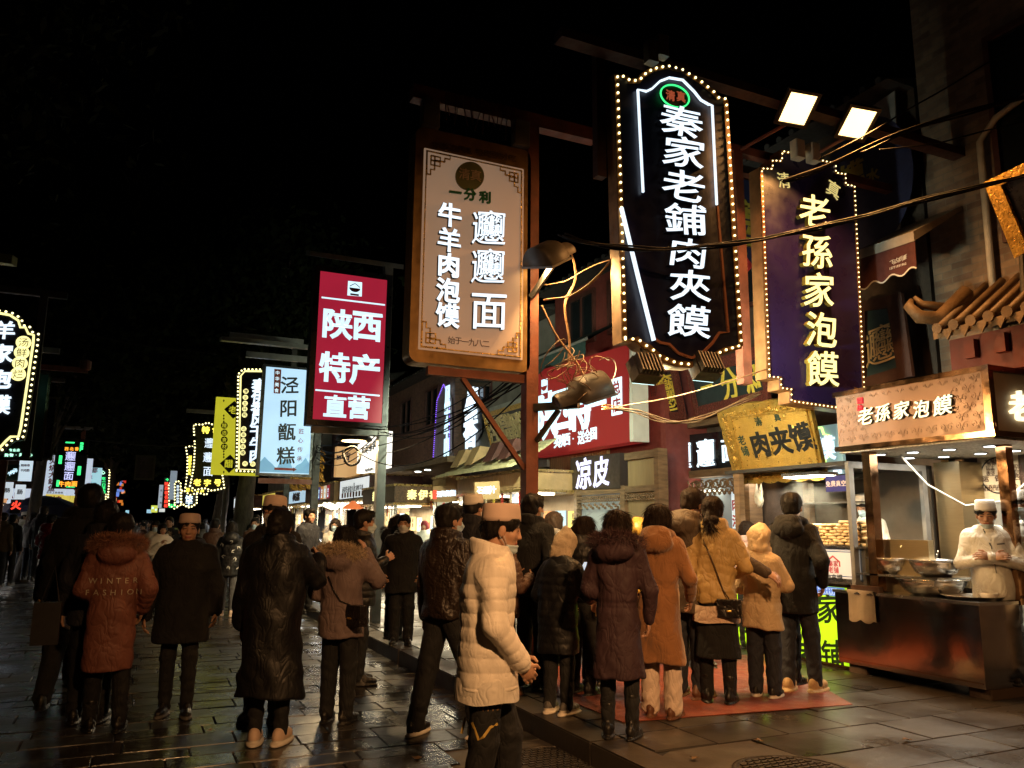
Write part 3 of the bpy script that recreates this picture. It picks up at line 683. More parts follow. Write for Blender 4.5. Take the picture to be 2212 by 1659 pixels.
def kerb(name, pts, wd, z):
    mb = MB()
    for (x0, y0), (x1, y1) in zip(pts, pts[1:]):
        L = math.hypot(x1-x0, y1-y0); n = max(1, int(L/.9)); ux, uy = (x1-x0)/L, (y1-y0)/L
        for i in range(n):
            a, b = L*i/n+.006, L*(i+1)/n-.006; p = [(x0+ux*a, y0+uy*a), (x0+ux*b, y0+uy*b)]; j = random.uniform(-.006, .006)
            q = [(p[0][0], p[0][1]), (p[1][0], p[1][1]), (p[1][0]+uy*wd, p[1][1]-ux*wd), (p[0][0]+uy*wd, p[0][1]-ux*wd)]
            q = q[::-1]; cxm = sum(t[0] for t in q)/4; cym = sum(t[1] for t in q)/4
            mb.prism([(t[0]+j, t[1], -.05) for t in q], (0, 0, z+.05-.012)); 
            mb.prism([(cxm+(t[0]+j-cxm)*.97, cym+(t[1]-cym)*.985, z-.012) for t in q], (0, 0, .012+random.uniform(-.002, .002)))
    return tag(mb.build(name, KERBM), kind='structure')
kerb('kerb', [(KERB, 1.5), (KERB, 90)], .262, K)
LK = [(-5.2, 6), (-4.7, 24), (-3.9, 31.7), (-3.4, 36), (-1.9, 48), (.8, 80)]
lp = MB()
for (x0, y0), (x1, y1) in zip(LK, LK[1:]): lp.prism([(x0, y0, -.05), (x1, y1, -.05), (-30, y1, -.05), (-30, y0, -.05)], (0, 0, K+.05-.004))
tag(lp.build('far_side_pavement', WALK), kind='structure')
kerb('far_side_kerb', LK, -.25, K)
tag(MB().box(-4.95, -2.2, 13.3, 13.62, -.02, .045).build('street_sill', KERBM), kind='structure')
# red mat in front of the bun stall
mat_ = M('red rubber mat', (.20, .042, .018), .55, var=.3, scale=5, bump=.35, bscale=160, rvar=.15)
ring = [on(1215, 1510, 2, K), on(1345, 1562, 2, K), on(1842, 1524, 2, K), on(1800, 1488, 2, K), on(1700, 1465, 2, K), on(1330, 1478, 2, K)]
ring = [(p.x, p.y) for p in ring]
A_, B_, C_ = [on(*q, 2, K) for q in ((1215, 1510), (1345, 1562), (1842, 1524))]
mb = MB(); mb.prism([(x, y, K+.004) for x, y in [(A_.x, A_.y), (B_.x, B_.y), (C_.x, C_.y), (6.9, 7.7), (3.5, 7.9)]], (0, 0, .006))
tag(mb.build('floor_mat', mat_, None, False, (5, 6.5, K)), 'red rubber mat under the queue before the bun stall', 'mat')
def manhole(c, r, label):
    im = M('cast iron cover', (.05, .043, .038), .5, .6, bump=.5, bscale=40)
    mb = MB(); mb.lathe([(r, -.03), (r, -.002), (r-.012, .004), (r-.03, .004), (r-.034, -.002), (.02, -.002)], c, 40)
    for i in range(-7, 8):
        for j in range(-7, 8):
            x, y = i*.055+(j % 2)*.027, j*.05
            if x*x+y*y < (r-.06)**2: mb.box(c[0]+x-.02, c[0]+x+.02, c[1]+y-.014, c[1]+y+.014, c[2]-.002, c[2]+.005)
    t = thing('manhole_cover', label, 'manhole cover', c)
    mb.build('lid', im, t)
    m2 = MB(); n = 40; m2.add([(c[0]+q*math.cos(2*math.pi*k/n), c[1]+q*math.sin(2*math.pi*k/n), c[2]+z) for q, z in ((r+.004, -.02), (r+.004, -.001), (r+.46, -.013), (r+.47, -.02)) for k in range(n)], [(i*n+k, (i+1)*n+k, (i+1)*n+(k+1) % n, i*n+(k+1) % n) for i in range(3) for k in range(n)])
    m2.build('ring', KERBM, t)
manhole(MH1, .34, 'round iron manhole cover sunk in the street by the kerb')
manhole(MH2, .38, 'round iron manhole cover set in the pavement slabs')

# ================================================================== building materials
WOOD = M('aged brown timber', (.16, .095, .05), .6, var=.35, scale=4, bump=.3, bscale=25, stretch=(1, 1, 6))
WOODL = M('pale stall timber', (.36, .22, .10), .55, var=.25, scale=4, bump=.2, bscale=25, stretch=(1, 6, 1))
WOODD = M('dark red timber', (.07, .022, .016), .55, var=.3, scale=5, bump=.3)
GOLD = M('gilded carving', (.55, .33, .07), .34, .75, var=.3, scale=14, bump=.7, bscale=45)
GOLDF = M('hammered gold leaf', (.60, .37, .08), .36, .7, var=.12, scale=5, bump=.9, bscale=95)
STEEL = M('brushed steel', (.55, .54, .52), .25, 1, var=.06, scale=3, rvar=.04)
MIRROR = M('polished steel sheet', (.36, .29, .245), .15, 1, var=.12, scale=2, bump=.16, bscale=3, rvar=.04)
BRONZE = M('copper toned steel', (.36, .21, .12), .16, 1, var=.2, scale=4, rvar=.08)
IRON = M('painted iron', (.045, .04, .036), .55, .3, var=.3, bump=.2)
RUST = M('red oxide steel', (.19, .06, .034), .55, .1, var=.35, scale=5, bump=.2, bscale=30)
GALV = M('grey galvanised steel', (.20, .19, .18), .5, .4, var=.25, scale=5)
PLAST = M('grey render', (.20, .18, .16), .85, var=.25, scale=2, bump=.3)
WHITEW = M('off white panel', (.60, .57, .52), .6, var=.08)
BLACKP = M('black panel', (.012, .012, .016), .35, var=.2)
ROOFM = M('dark roof tile', (.035, .03, .028), .7, var=.3, scale=8, bump=.4)
GLASSD = M('dark window glass', (.012, .014, .016), .06, 0, var=.1)
def brickm(name, c1, c2, mo, sc, rough=.8):
    m = bpy.data.materials.new(name); m.use_nodes = True; n = m.node_tree; b = n.nodes['Principled BSDF']; L = n.links
    tc = n.nodes.new('ShaderNodeTexCoord'); sp = n.nodes.new('ShaderNodeSeparateXYZ'); L.new(tc.outputs['Object'], sp.inputs[0])
    ad = n.nodes.new('ShaderNodeMath'); ad.operation = 'ADD'; L.new(sp.outputs[0], ad.inputs[0]); L.new(sp.outputs[1], ad.inputs[1])
    cb = n.nodes.new('ShaderNodeCombineXYZ'); L.new(ad.outputs[0], cb.inputs[0]); L.new(sp.outputs[2], cb.inputs[1])
    br = n.nodes.new('ShaderNodeTexBrick'); br.inputs['Scale'].default_value = sc; br.inputs['Color1'].default_value = (*c1, 1); br.inputs['Color2'].default_value = (*c2, 1); br.inputs['Mortar'].default_value = (*mo, 1)
    br.inputs['Mortar Size'].default_value = .012; br.inputs['Brick Width'].default_value = .5; br.inputs['Row Height'].default_value = .16; br.inputs['Bias'].default_value = -.2
    L.new(cb.outputs[0], br.inputs['Vector']); nz = n.nodes.new('ShaderNodeTexNoise'); nz.inputs['Scale'].default_value = 7; nz.inputs['Detail'].default_value = 6; L.new(tc.outputs['Object'], nz.inputs['Vector'])
    mx = n.nodes.new('ShaderNodeMix'); mx.data_type = 'RGBA'; mx.blend_type = 'OVERLAY'; mx.inputs[0].default_value = .55; L.new(br.outputs['Color'], mx.inputs[6]); L.new(nz.outputs['Fac'], mx.inputs[7]); L.new(mx.outputs[2], b.inputs['Base Color']); b.inputs['Roughness'].default_value = rough
    bp = n.nodes.new('ShaderNodeBump'); bp.inputs['Strength'].default_value = .6; bp.inputs['Distance'].default_value = .02; iv = n.nodes.new('ShaderNodeMath'); iv.operation = 'SUBTRACT'; iv.inputs[0].default_value = 1; L.new(br.outputs['Fac'], iv.inputs[1]); L.new(iv.outputs[0], bp.inputs['Height']); L.new(bp.outputs[0], b.inputs['Normal'])
    return m
BRICK = brickm('grey brown brick', (.22, .15, .10), (.10, .06, .045), (.16, .13, .10), 1.9)
BRICKR = brickm('red brown small brick', (.17, .085, .055), (.10, .05, .035), (.10, .08, .07), 3.2)
TILEW = brickm('pale wall tile', (.55, .53, .48), (.48, .46, .42), (.2, .19, .17), 1.1, .3)
WARMW = E('warm white lamp', (1, .86, .62), 14, sample=True)
COOLW = E('cool white lamp', (.9, .97, 1), 14, sample=True)

def rect_px(pl, x0, y0, x1, y1):
    a0, b1 = pl.px(x0, y0); a1, b0 = pl.px(x1, y1); return a0, a1, b0, b1

# ================================================================== right-hand buildings, near to far
def building(label, x, y0, y1, h, wall, roofh=.9, wins=(), depth=6, ledge=None, eave=.5):
    t = thing('building', label, 'building', (x+depth/2, (y0+y1)/2, K))
    MB().box(x, x+depth, y0, y1, 0, h).build('wall', wall, t)
    mb = MB(); mb.prism([(x-eave, y0, h+.003), (x+depth, y0, h+.003), (x+depth, y0, h+roofh), (x+depth*.55, y0, h+roofh*1.2)], (0, y1-y0, 0))
    k = y0+.15
    while k < y1: mb.tube([(x-eave+.02, k, h+.05), (x+depth*.5, k, h+roofh*1.1)], .055, 6); k += .26
    mb.build('roof', ROOFM, t)
    for (wy, wz, ww, wh) in wins:
        f = MB().frame(PX(x), -wy-ww/2, -wy+ww/2, wz, wz+wh, .07, .002, .06).build('window', WOODD, t)
        m2 = MB().rect(PX(x), -wy-ww/2+.07, -wy+ww/2-.07, wz+.07, wz+wh-.07, .003, .012); m2.build('pane', GLASSD, f)
        m3 = MB().rect(PX(x), -wy-.02, -wy+.02, wz+.07, wz+wh-.07, .014, .05); m3.build('mullion', WOODD, f)
    if ledge:
        MB().box(x-.25, x, y0, y1, ledge, ledge+.16).build('ledge', PLAST, t)
    return t
bA = building('tall brick building with a dark window above the noodle stall', 8.9, 2.2, 6.55, 9.5, BRICK, wins=[(4.95, 4.9, 1.3, 2.6)], depth=7)
MB().tube([(8.8, 5.75, 3.3), (8.8, 5.72, 6.2), (8.8, 5.5, 6.4), (8.78, 4.9, 6.55)], .04, 8).build('drain_pipe', M('pale drain pipe', (.5, .45, .38), .6), bA, True)
bB = building('dark timber fronted noodle restaurant behind the queue', 8.9, 6.6, 11.1, 7.4, M('dark stained boarding', (.06, .04, .028), .7, var=.3, bump=.3), wins=[(10.1, 5.2, 1.1, 1.3)], depth=7)
bC = building('specialities shop with a broad red signboard', 8.1, 11.2, 15.2, 6.6, M('red painted wall', (.16, .03, .022), .7), wins=[(12.4, 5.3, 1.1, 1.1), (14, 5.3, 1.1, 1.1)], depth=7)
bD = building('grey shop with pale upper wall behind the roofed stalls', 8.3, 15.3, 21, 6.4, PLAST, wins=[(19.6, 4.9, 1, 1.2)], depth=7)
bE = building('small brown brick shop beyond the grey shop', 8.0, 21.1, 27.5, 6.2, BRICKR, wins=[(23, 4.6, 1.2, 1.2), (25.6, 4.6, 1.2, 1.2)], depth=7)
bF = building('two storey timber shop down the right row', 7.8, 27.6, 36, 6.8, WOODD, wins=[(29.5, 4.4, 1.2, 1.2), (33, 4.4, 1.2, 1.2)], depth=7)
bG = building('farthest dark house of the right row', 7.4, 36.2, 52, 7.2, PLAST, wins=[(39, 4.4, 1.2, 1.2), (43, 4.4, 1.2, 1.2)], depth=7)
# ================================================================== signs
def crop(x0, y0, s): return lambda zx, zy: ((x0+zx/s)/1.85172, (y0+zy/s)/1.85172)
Z1 = crop(0, 900, 1.508); Z2 = crop(1200, 900, 1.508); Z3 = crop(2000, 100, 1.1058); Z4 = crop(2900, 200, 1.1062); ZC = crop(1600, 350, 1.3271); ZL = crop(0, 1650, 2.212); ZM = crop(1200, 1650, 2.212)
ZF = crop(2100, 1350, 2.2125); ZG = crop(2600, 1400, 1.6588); ZS = crop(3300, 1400, 2.0741); ZB = crop(2900, 1500, 1.0552); ZR = crop(3400, 0, 1.1063)
LW = E('white sign light', (.74, .88, 1), 1.35); LWW = E('warm white sign light', (1, .90, .36), 1.4); LY = E('yellow sign light', (1, .80, .10), 2.2)
LBULB = E('warm sign bulb', (1, .80, .36), 4, sample=False); LBULBW = E('pale sign bulb', (1, .90, .42), 3, sample=False)
LG = E('green sign light', (.05, 1, .25), 1.4); LR = E('red sign light', (1, .06, .03), 1.6); LO = E('orange sign light', (1, .35, .03), 1.8)
NAVY = M('navy board', (.012, .010, .035), .3, var=.2); VIOLET = M('violet blue board', (.022, .013, .075), .32, var=.2, scale=2); SIGNB = M('black sign board', (.008, .008, .012), .35, var=.2)
SIDE = M('sign side plate', (.30, .19, .10), .5, .2, var=.4, scale=6); INK = M('black ink', (.01, .01, .01), .5); REDINK = M('red ink', (.45, .03, .03), .5); DKBR = M('brown print', (.10, .05, .03), .6)
BULBME = {}
def bulbs(parent, pl, pts, r, mat, c):
    key = (round(r, 4), mat.name)
    if key not in BULBME:
        m = MB(); m.ball((0, 0, 0), r, 8); me = bpy.data.meshes.new('bulb'); me.from_pydata(m.v, [], m.f); me.shade_smooth(); me.materials.append(mat); BULBME[key] = me
    rest = MB(); o0 = root_of(parent).location; base = parent.location if parent.parent else Vector((0, 0, 0))
    for i, (a, b) in enumerate(pts):
        p = pl.pt(a, b, c)
        if i < 96:
            o = bpy.data.objects.new('bulb', BULBME[key]); C.objects.link(o); o.parent = parent; o.location = p-o0
        else: rest.ball(p, r, 8)
    if rest.v: tag(rest.build('bulb_chain', mat, parent, True), kind='stuff')
def poly_px(pl, Z, pts): return [pl.px(*Z(*q)) for q in pts]
def inset(pts, kx, ky):
    cx = sum(p[0] for p in pts)/len(pts); xs = [p[0] for p in pts]; ys = [p[1] for p in pts]; cx = (min(xs)+max(xs))/2; cy = (min(ys)+max(ys))/2
    return [(cx+(a-cx)*kx, cy+(b-cy)*ky) for a, b in pts]
def chars(mb, pl, Z, items, c0, c1, **k):
    for ch, zx, zy, sz in items:
        a, b = pl.px(*Z(zx, zy)); a2, _ = pl.px(*Z(zx+sz, zy)); mb.char(pl, ch, a, b, abs(a2-a), c0, c1, **k)
    return mb
def col(txt, x0, y0, x1, y1, sz):
    n = len(txt); return [(ch, x0+(x1-x0)*i/max(1, n-1), y0+(y1-y0)*i/max(1, n-1), sz) for i, ch in enumerate(txt)]
def rotate_ccw(pts):
    A = sum(pts[i][0]*pts[(i+1) % len(pts)][1]-pts[(i+1) % len(pts)][0]*pts[i][1] for i in range(len(pts)))
    return pts if A > 0 else pts[::-1]
BR = dict(bold=.012, rise=.10, warp=.03, lean=.05, wx=1.34, wy=.86)                   # brush lettering
def sign_base(pl, pts): 
    ys = [p[1] for p in pts]; xs = [p[0] for p in pts]; return pl.pt((min(xs)+max(xs))/2, min(ys), 0)

# --- tall navy sign with bulbs
pl = PY(6.0); o = rotate_ccw(poly_px(pl, Z3, [(540, 1403), (600, 1402), (622, 1425), (655, 1440), (700, 1480), (780, 1512), (850, 1517), (920, 1500), (975, 1462), (1005, 1450), (1072, 1430), (1003, 322), (965, 315), (950, 292), (880, 236), (800, 188), (735, 172), (670, 184), (628, 210), (606, 236), (560, 238), (555, 222), (505, 213)]))
t = thing('shop_sign', 'tall navy signboard with arched ends, bulb border and seven big white characters', 'sign', sign_base(pl, o), group='bulb bordered signs over the street')
MB().slab(pl, o, -.16, -.006).build('box', SIDE, t); MB().slab(pl, inset(o, .975, .986), -.005, .004).build('face', M('deep navy face', (.006, .006, .022), .42, var=.1, scale=3), t)
MB().strip(pl, inset(o, .965, .98), .055, .005, .012, True).build('border', M('brass border', (.25, .13, .04), .4, .6), t)
bulbs(t, pl, along(inset(o, .965, .98), .083), .0125, LBULB, .02)
m = MB(); m.strip(pl, poly_px(pl, Z3, [(625, 745), (602, 292), (640, 300), (665, 288), (700, 255), (740, 240), (800, 250), (850, 300), (880, 338), (915, 358), (930, 362), (950, 800)]), .019, .02, .04)
m.build('neon_tube', LW, t)
m = MB(); m.strip(pl, poly_px(pl, Z3, [(525, 815), (600, 1125), (668, 1400)]), .028, .03, .06); m.build('neon_tube', LW, t).location = (0, 0, 0)
MB().strip(pl, poly_px(pl, Z3, [(952, 805), (1000, 1362), (960, 1364), (930, 1410), (890, 1450), (840, 1475), (780, 1455), (740, 1415), (700, 1408), (675, 1390)]), .024, .02, .04).build('dead_tube', M('unlit copper tube', (.4, .16, .09), .35, .3), t)
ov = [(767+63*math.cos(q)-0*math.sin(q), 320+48*math.sin(q)+.22*63*math.cos(q)) for q in np.linspace(0, 2*math.pi, 29)[:-1]]
ovp = rotate_ccw(poly_px(pl, Z3, ov)); b_ = MB().slab(pl, ovp, .006, .02).build('badge', M('olive badge', (.05, .05, .02), .5), t); MB().strip(pl, ovp, .014, .02, .03, True).build('badge_ring', LG, b_)
chars(MB(), pl, Z3, [('清', 748, 316, 42), ('真', 795, 322, 42)], .021, .026, bold=.015).build('badge_lettering', E('dim red letters', (.6, .12, .05), .5), b_)
SEVEN = [('秦', 780, 437, 140), ('家', 795, 577, 140), ('老', 790, 722, 140), ('鋪', 805, 868, 138), ('肉', 812, 1018, 130), ('夾', 825, 1162, 136), ('饃', 820, 1318, 142)]
chars(MB(), pl, Z3, SEVEN, .004, .07, **BR).build('lettering_side', M('letter side', (.02, .02, .03), .4), t); chars(MB(), pl, Z3, SEVEN, .0705, .074, **BR).build('lettering', LW, t)
mb = MB(); a, b = pl.px(*Z3(270, 22)); x0 = pl.pt(a, b, -.1); mb.box(x0.x, 8.95, 5.98, 6.14, x0.z-.07, x0.z+.03)
st = thing('sign_beam', 'long rusty beam above the navy bulb sign, reaching from the brick building', 'beam', (8.9, 6.06, x0.z)); mb.build('beam', M('dark rusty beam', (.045, .018, .013), .7, var=.3), st)
for zx, z0, z1 in ((482, 110, 640),):
    a, b = pl.px(*Z3(zx, z0)); _, b1 = pl.px(*Z3(zx, z1)); p = pl.pt(a, b, 0); MB().box(p.x-.05, p.x+.05, 6.15, 6.24, p.z-(b-b1), x0.z+.03).build('hanger', M('dark rusty beam', (.045, .018, .013), .7, var=.3), st)
for zx, zy in ((640, 150), (685, 125)):
    a, b = pl.px(*Z3(zx, zy)); p = pl.pt(a, b, .06); MB().box(p.x-.06, p.x+.06, p.y-.1, p.y, p.z-.11, p.z+.11, .01).build('transformer_box', GALV, st)
for zx, zy in ((635, 1540), (900, 1530)):                               # floodlights under the sign, aimed at the wall boards
    a, b = pl.px(*Z3(zx, zy)); p = pl.pt(a, b, 0)
    fl = thing('floodlight', 'ribbed black floodlight under the navy bulb sign, '+('left one' if zx < 700 else 'right one'), 'floodlight', p, 'floodlights below the navy sign')
    m = MB(); m.prism([p+Vector(q) for q in ((-.13, .0, -.1), (.13, .0, -.1), (.13, .1, .09), (-.13, .1, .09))], (0, -.12, .06)); m.build('housing', IRON, fl)
    m = MB()
    for i in range(7): m.prism([p+Vector((-.12+i*.037, -.125, -.03)), p+Vector((-.105+i*.037, -.125, -.03)), p+Vector((-.105+i*.037, -.03, .145)), p+Vector((-.12+i*.037, -.03, .145))], (0, -.05, .03))
    m.build('fins', IRON, fl); m = MB(); m.prism([p+Vector(q) for q in ((-.12, .003, -.098), (.12, .003, -.098), (.12, .1, .085), (-.12, .1, .085))], (0, .006, -.004)); m.build('lens', E('cold flood lens', (.6, .9, .85), 2.5, sample=False), fl)
    l = bpy.data.lights.new('floodlight_beam', 'AREA'); l.size = .22; l.energy = 60; l.color = (.85, 1, .8); l.spread = rad(120); lo = bpy.data.objects.new('floodlight_beam', l); C.objects.link(lo); lo.parent = fl; lo.location = (0, .14, .02); lo.rotation_euler = Vector((.8, .75, .12)).to_track_quat('-Z', 'Y').to_euler()
    MB().tube([p+Vector((0, -.02, .1)), p+Vector((0, .05, .3))], .015, 6).build('bracket', IRON, fl)

# --- violet sign
pl = PY(6.6); o = rotate_ccw(poly_px(pl, Z4, [(187, 1452), (240, 1457), (240, 1503), (287, 1510), (287, 1562), (540, 1598), (540, 1550), (580, 1555), (580, 1506), (618, 1512), (575, 598), (535, 592), (535, 545), (490, 538), (490, 498), (247, 440), (245, 485), (203, 482), (203, 520), (153, 518)]))
t = thing('shop_sign', 'violet blue signboard with stepped corners, fine bulb border and yellow glowing characters', 'sign', sign_base(pl, o), group='bulb bordered signs over the street')
MB().slab(pl, o, -.18, -.006).build('box', M('copper side plate', (.34, .17, .07), .4, .5, var=.3), t); MB().slab(pl, inset(o, .985, .992), -.005, .003).build('face', VIOLET, t)
MB().strip(pl, inset(o, .972, .985), .04, .004, .01, True).build('border', M('copper border', (.30, .14, .05), .35, .6), t)
bulbs(t, pl, along(inset(o, .972, .985), .061), .0085, LBULB, .014)
L5 = col('老孫家泡饃', 378, 722, 420, 1415, 122); chars(MB(), pl, Z4, L5, .004, .06, **{**BR, 'wx': 1.12, 'wy': .98}).build('lettering_side', M('gilt letter side', (.3, .2, .03), .4, .4), t); chars(MB(), pl, Z4, L5, .0605, .064, **{**BR, 'wx': 1.12, 'wy': .98}).build('lettering', LWW, t)
m = chars(MB(), pl, Z4, [('清', 258, 577, 58)], .004, .012, bold=.0, rot=.15); chars(m, pl, Z4, [('真', 478, 618, 60)], .004, .012, bold=.0, rot=-.35); m.build('small_lettering', E('dim gilt light', (.9, .72, .25), .75), t)
# post and arms of the violet sign, two big floodlights
pst = thing('sign_post', 'rusty wall arm and hanger carrying the violet sign and its two floodlights', 'post', (8.8, 6.85, 3.2))
MB().box(5.98, 6.1, 6.79, 6.91, 3.2, 5.75).build('post', RUST, pst); MB().box(5.9, 8.88, 6.8, 6.9, 5.95, 6.05).build('cross_arm', RUST, pst); MB().box(5.98, 6.1, 6.79, 6.91, 5.75, 5.951).build('post_top', RUST, pst)
fp = PY(5.9)
def flood(zc, zq, label, power):
    q = [fp.px(*Z4(*p)) for p in zq]; c = fp.px(*Z4(*zc)); cp = fp.pt(c[0], c[1], 0)
    w_ = Vector(q[1])-Vector(q[0]); wd = .5*((Vector(q[1])-Vector(q[0])).length+(Vector(q[2])-Vector(q[3])).length)
    fl = thing('floodlight', label, 'floodlight', cp, 'bright warm floodlights above the queue')
    # panel faces down and towards the street
    n = Vector((-.24, -.50, -.83)).normalized(); u = Vector((.955, -.285, -.086)); u = (u-n*u.dot(n)).normalized(); v = n.cross(u).normalized()
    pp = P(cp, u, v); assert pp.n.dot(n) > .9
    W_, H_ = .165, .185
    MB().rect(pp, -W_, W_, -H_, H_, -.09, -.002).build('housing', IRON, fl); MB().frame(pp, -W_-.02, W_+.02, -H_-.02, H_+.02, .035, -.03, .012).build('bezel', IRON, fl)
    MB().rect(pp, -W_+.02, W_-.02, -H_+.02, H_-.02, 0, .004).build('lens', E('flood lens', (1, .66, .27), 3.6, sample=False), fl)
    m = MB()
    for i in range(6): m.rect(pp, -W_+.02+i*.056, -W_+.035+i*.056, -H_+.02, H_-.02, -.14, -.09)
    m.build('fins', IRON, fl); MB().tube([pp.pt(0, -H_, -.05), Vector((cp.x, 6.85, 6.0))], .022, 8).build('arm', RUST, fl)
    l = bpy.data.lights.new('floodlight_beam', 'AREA'); l.shape = 'RECTANGLE'; l.size = .28; l.size_y = .32; l.energy = power; l.color = (1, .45, .13); l.spread = rad(160)
    lo = bpy.data.objects.new('floodlight_beam', l); C.objects.link(lo); lo.parent = fl
    lo.matrix_local = Matrix((u, v, n*-1)).transposed().to_4x4() if False else Matrix((u, -v, -n)).transposed().to_4x4(); lo.location = n*.03
    return fl
FLOODP, ADDEDLAMP = 150, 135  # power of each floodlight, and of the unseen lamp added behind the camera
flood((322, 260), [(300, 185), (412, 210), (350, 332), (235, 318)], 'left of the two glaring warm floodlights above the violet sign', FLOODP)
flood((585, 325), [(565, 262), (670, 285), (605, 388), (495, 362)], 'right of the two glaring warm floodlights above the violet sign', FLOODP)
for zx, zy in ((327, 440), (395, 455)):
    a, b = PY(6.5).px(*Z4(zx, zy)); MB().box(a-.07, a+.07, 6.46, 6.58, b-.11, b+.11, .012).build('ballast_box', M('pale ballast box', (.5, .42, .34), .6), pst)

# --- cream sign in a bronze frame
pl = PY(7.0); x0, z1 = pl.px(*ZC(92, 222)); x1, z0 = pl.px(*ZC(690, 1515)); _, z1b = pl.px(*ZC(690, 318)); z1 = (z1+z1b)/2; x0 = (x0+pl.px(*ZC(40, 1480))[0])/2
def rrect(a0, a1, b0, b1, r, n=6):
    out = []
    for cx, cy, s in ((a1-r, b0+r, -90), (a1-r, b1-r, 0), (a0+r, b1-r, 90), (a0+r, b0+r, 180)): out += [(cx+r*math.cos(rad(s+90*i/n)), cy+r*math.sin(rad(s+90*i/n))) for i in range(n+1)]
    return out
t = thing('shop_sign', 'cream lightbox sign in a rounded bronze frame on a rusty pole', 'sign', (pl.pt((x0+x1)/2, z0)))
BRZ = M('bronze sign frame', (.30, .17, .06), .42, .55, var=.3, scale=5); CREAM = E('lit cream panel', (.95, .62, .40), .19, sample=False)
CREAM.node_tree.nodes['Principled BSDF'].inputs['Base Color'].default_value = (.52, .38, .27, 1)
MB().slab(pl, rrect(x0, x1, z0, z1, .09), -.22, .0).build('frame', BRZ, t); pw = .085
MB().slab(pl, rrect(x0+pw, x1-pw, z0+.12, z1-.22, .01), .001, .006).build('panel', CREAM, t)
MB().frame(pl, x0+pw+.02, x1-pw-.02, z0+.14, z1-.24, .012, .007, .013).build('border', GOLD, t)
for sx in (0, 1):
    for sy in (0, 1):
        m = MB()
        ca = x0+pw+.03 if sx == 0 else x1-pw-.03; cb = z0+.15 if sy == 0 else z1-.25; dx = 1 if sx == 0 else -1; dy = 1 if sy == 0 else -1
        for pts in ([(0, .30), (0, 0), (.30, 0), (.30, .05), (.23, .05), (.23, .1)], [(0, .3), (.05, .3), (.05, .23), (.1, .23), (.1, .1), (.23, .1)], [(.05, .05), (.17, .05), (.17, .17), (.05, .17), (.05, .05)], [(.10, .05), (.1, .17)], [(.05, .11), (.17, .11)]): m.strip(pl, [(ca+dx*p*.8, cb+dy*q*.8) for p, q in pts], .014, .007, .02)
        m.build('corner_fret', GOLD, t)
cir = [ZC(367+76*math.cos(q), 474+76*math.sin(q)) for q in np.linspace(0, 2*math.pi, 29)[:-1]]
bd = MB().slab(pl, rotate_ccw([pl.px(*q) for q in cir]), .007, .022).build('badge', M('moss green disc', (.16, .17, .07), .5), t)
chars(MB(), pl, ZC, [('清', 337, 464, 62), ('真', 398, 472, 62)], .023, .027, bold=.005).build('badge_lettering', M('beige letters', (.55, .4, .28), .6), bd)
chars(MB(), pl, ZC, [('一', 290, 560, 66), ('分', 368, 572, 64), ('利', 447, 586, 62)], .007, .03, bold=.035, rise=.06).build('green_lettering', M('green letters', (.01, .16, .05), .5), t)
G1 = col('牛羊肉泡馍', 256, 686, 243, 1215, 124); G2 = [('𰻞', 462, 752, 178), ('𰻞', 458, 955, 178), ('面', 462, 1195, 200)]
m = chars(MB(), pl, ZC, G1, .007, .05, bold=.032); chars(m, pl, ZC, G2, .007, .05, bold=.004, rise=.1, warp=.012); m.build('lettering_side', INK, t)
m = chars(MB(), pl, ZC, G1, .0505, .054, bold=.032); chars(m, pl, ZC, G2, .0505, .054, bold=.004, rise=.1, warp=.012); m.build('lettering', LW, t)
chars(MB(), pl, ZC, col('始于一九八二', 272, 1342, 455, 1362, 40), .007, .011, bold=.0).build('small_lettering', DKBR, t)
chars(MB(), pl, ZC, col('传统民族风味', 188, 305, 365, 335, 38)+col('经典回坊小吃', 425, 345, 598, 375, 38), .001, .006, bold=.0).build('frame_lettering', M('dull brass letters', (.18, .1, .035), .5, .4), t)
pp = thing('sign_post', 'red brown steel pole with a T beam carrying the cream sign', 'post', (3.47, 7.06, K))
MB().box(3.41, 3.54, 7.0, 7.13, K, 5.78).build('post', RUST, pp); a, b = pl.px(893, 208); a1, _ = pl.px(1290, 295)
MB().box(a, a1, 7.0, 7.13, 5.782, 5.93).build('beam', RUST, pp); MB().box(x0+.2, 3.4, 7.03, 7.1, z0-.1, z0-.02).build('lower_beam', RUST, pp)
MB().bar((2.75, 7.065, z0-.1), (3.42, 7.065, z0-.95), .045).build('brace', RUST, pp)
for zx in (160, 640):
    a, b = pl.px(*ZC(zx, 140 if zx < 300 else 245)); MB().box(a-.09, a+.09, 6.95, 7.05, b-.15, b+.13, .01).build('transformer_box', GALV, pp)
m = MB()
for i in range(16):
    a = x0+.28+i*.052+random.uniform(-.02, .02); L = random.uniform(.08, .26); m.tube([(a, 6.985, 5.94), (a+random.uniform(-.02, .02), 6.975, 5.8), (a+random.uniform(-.05, .05), 6.99, 5.78-L)], .006, 4)
m.build('wire_loops', M('red brown wire', (.12, .03, .02), .6), pp)

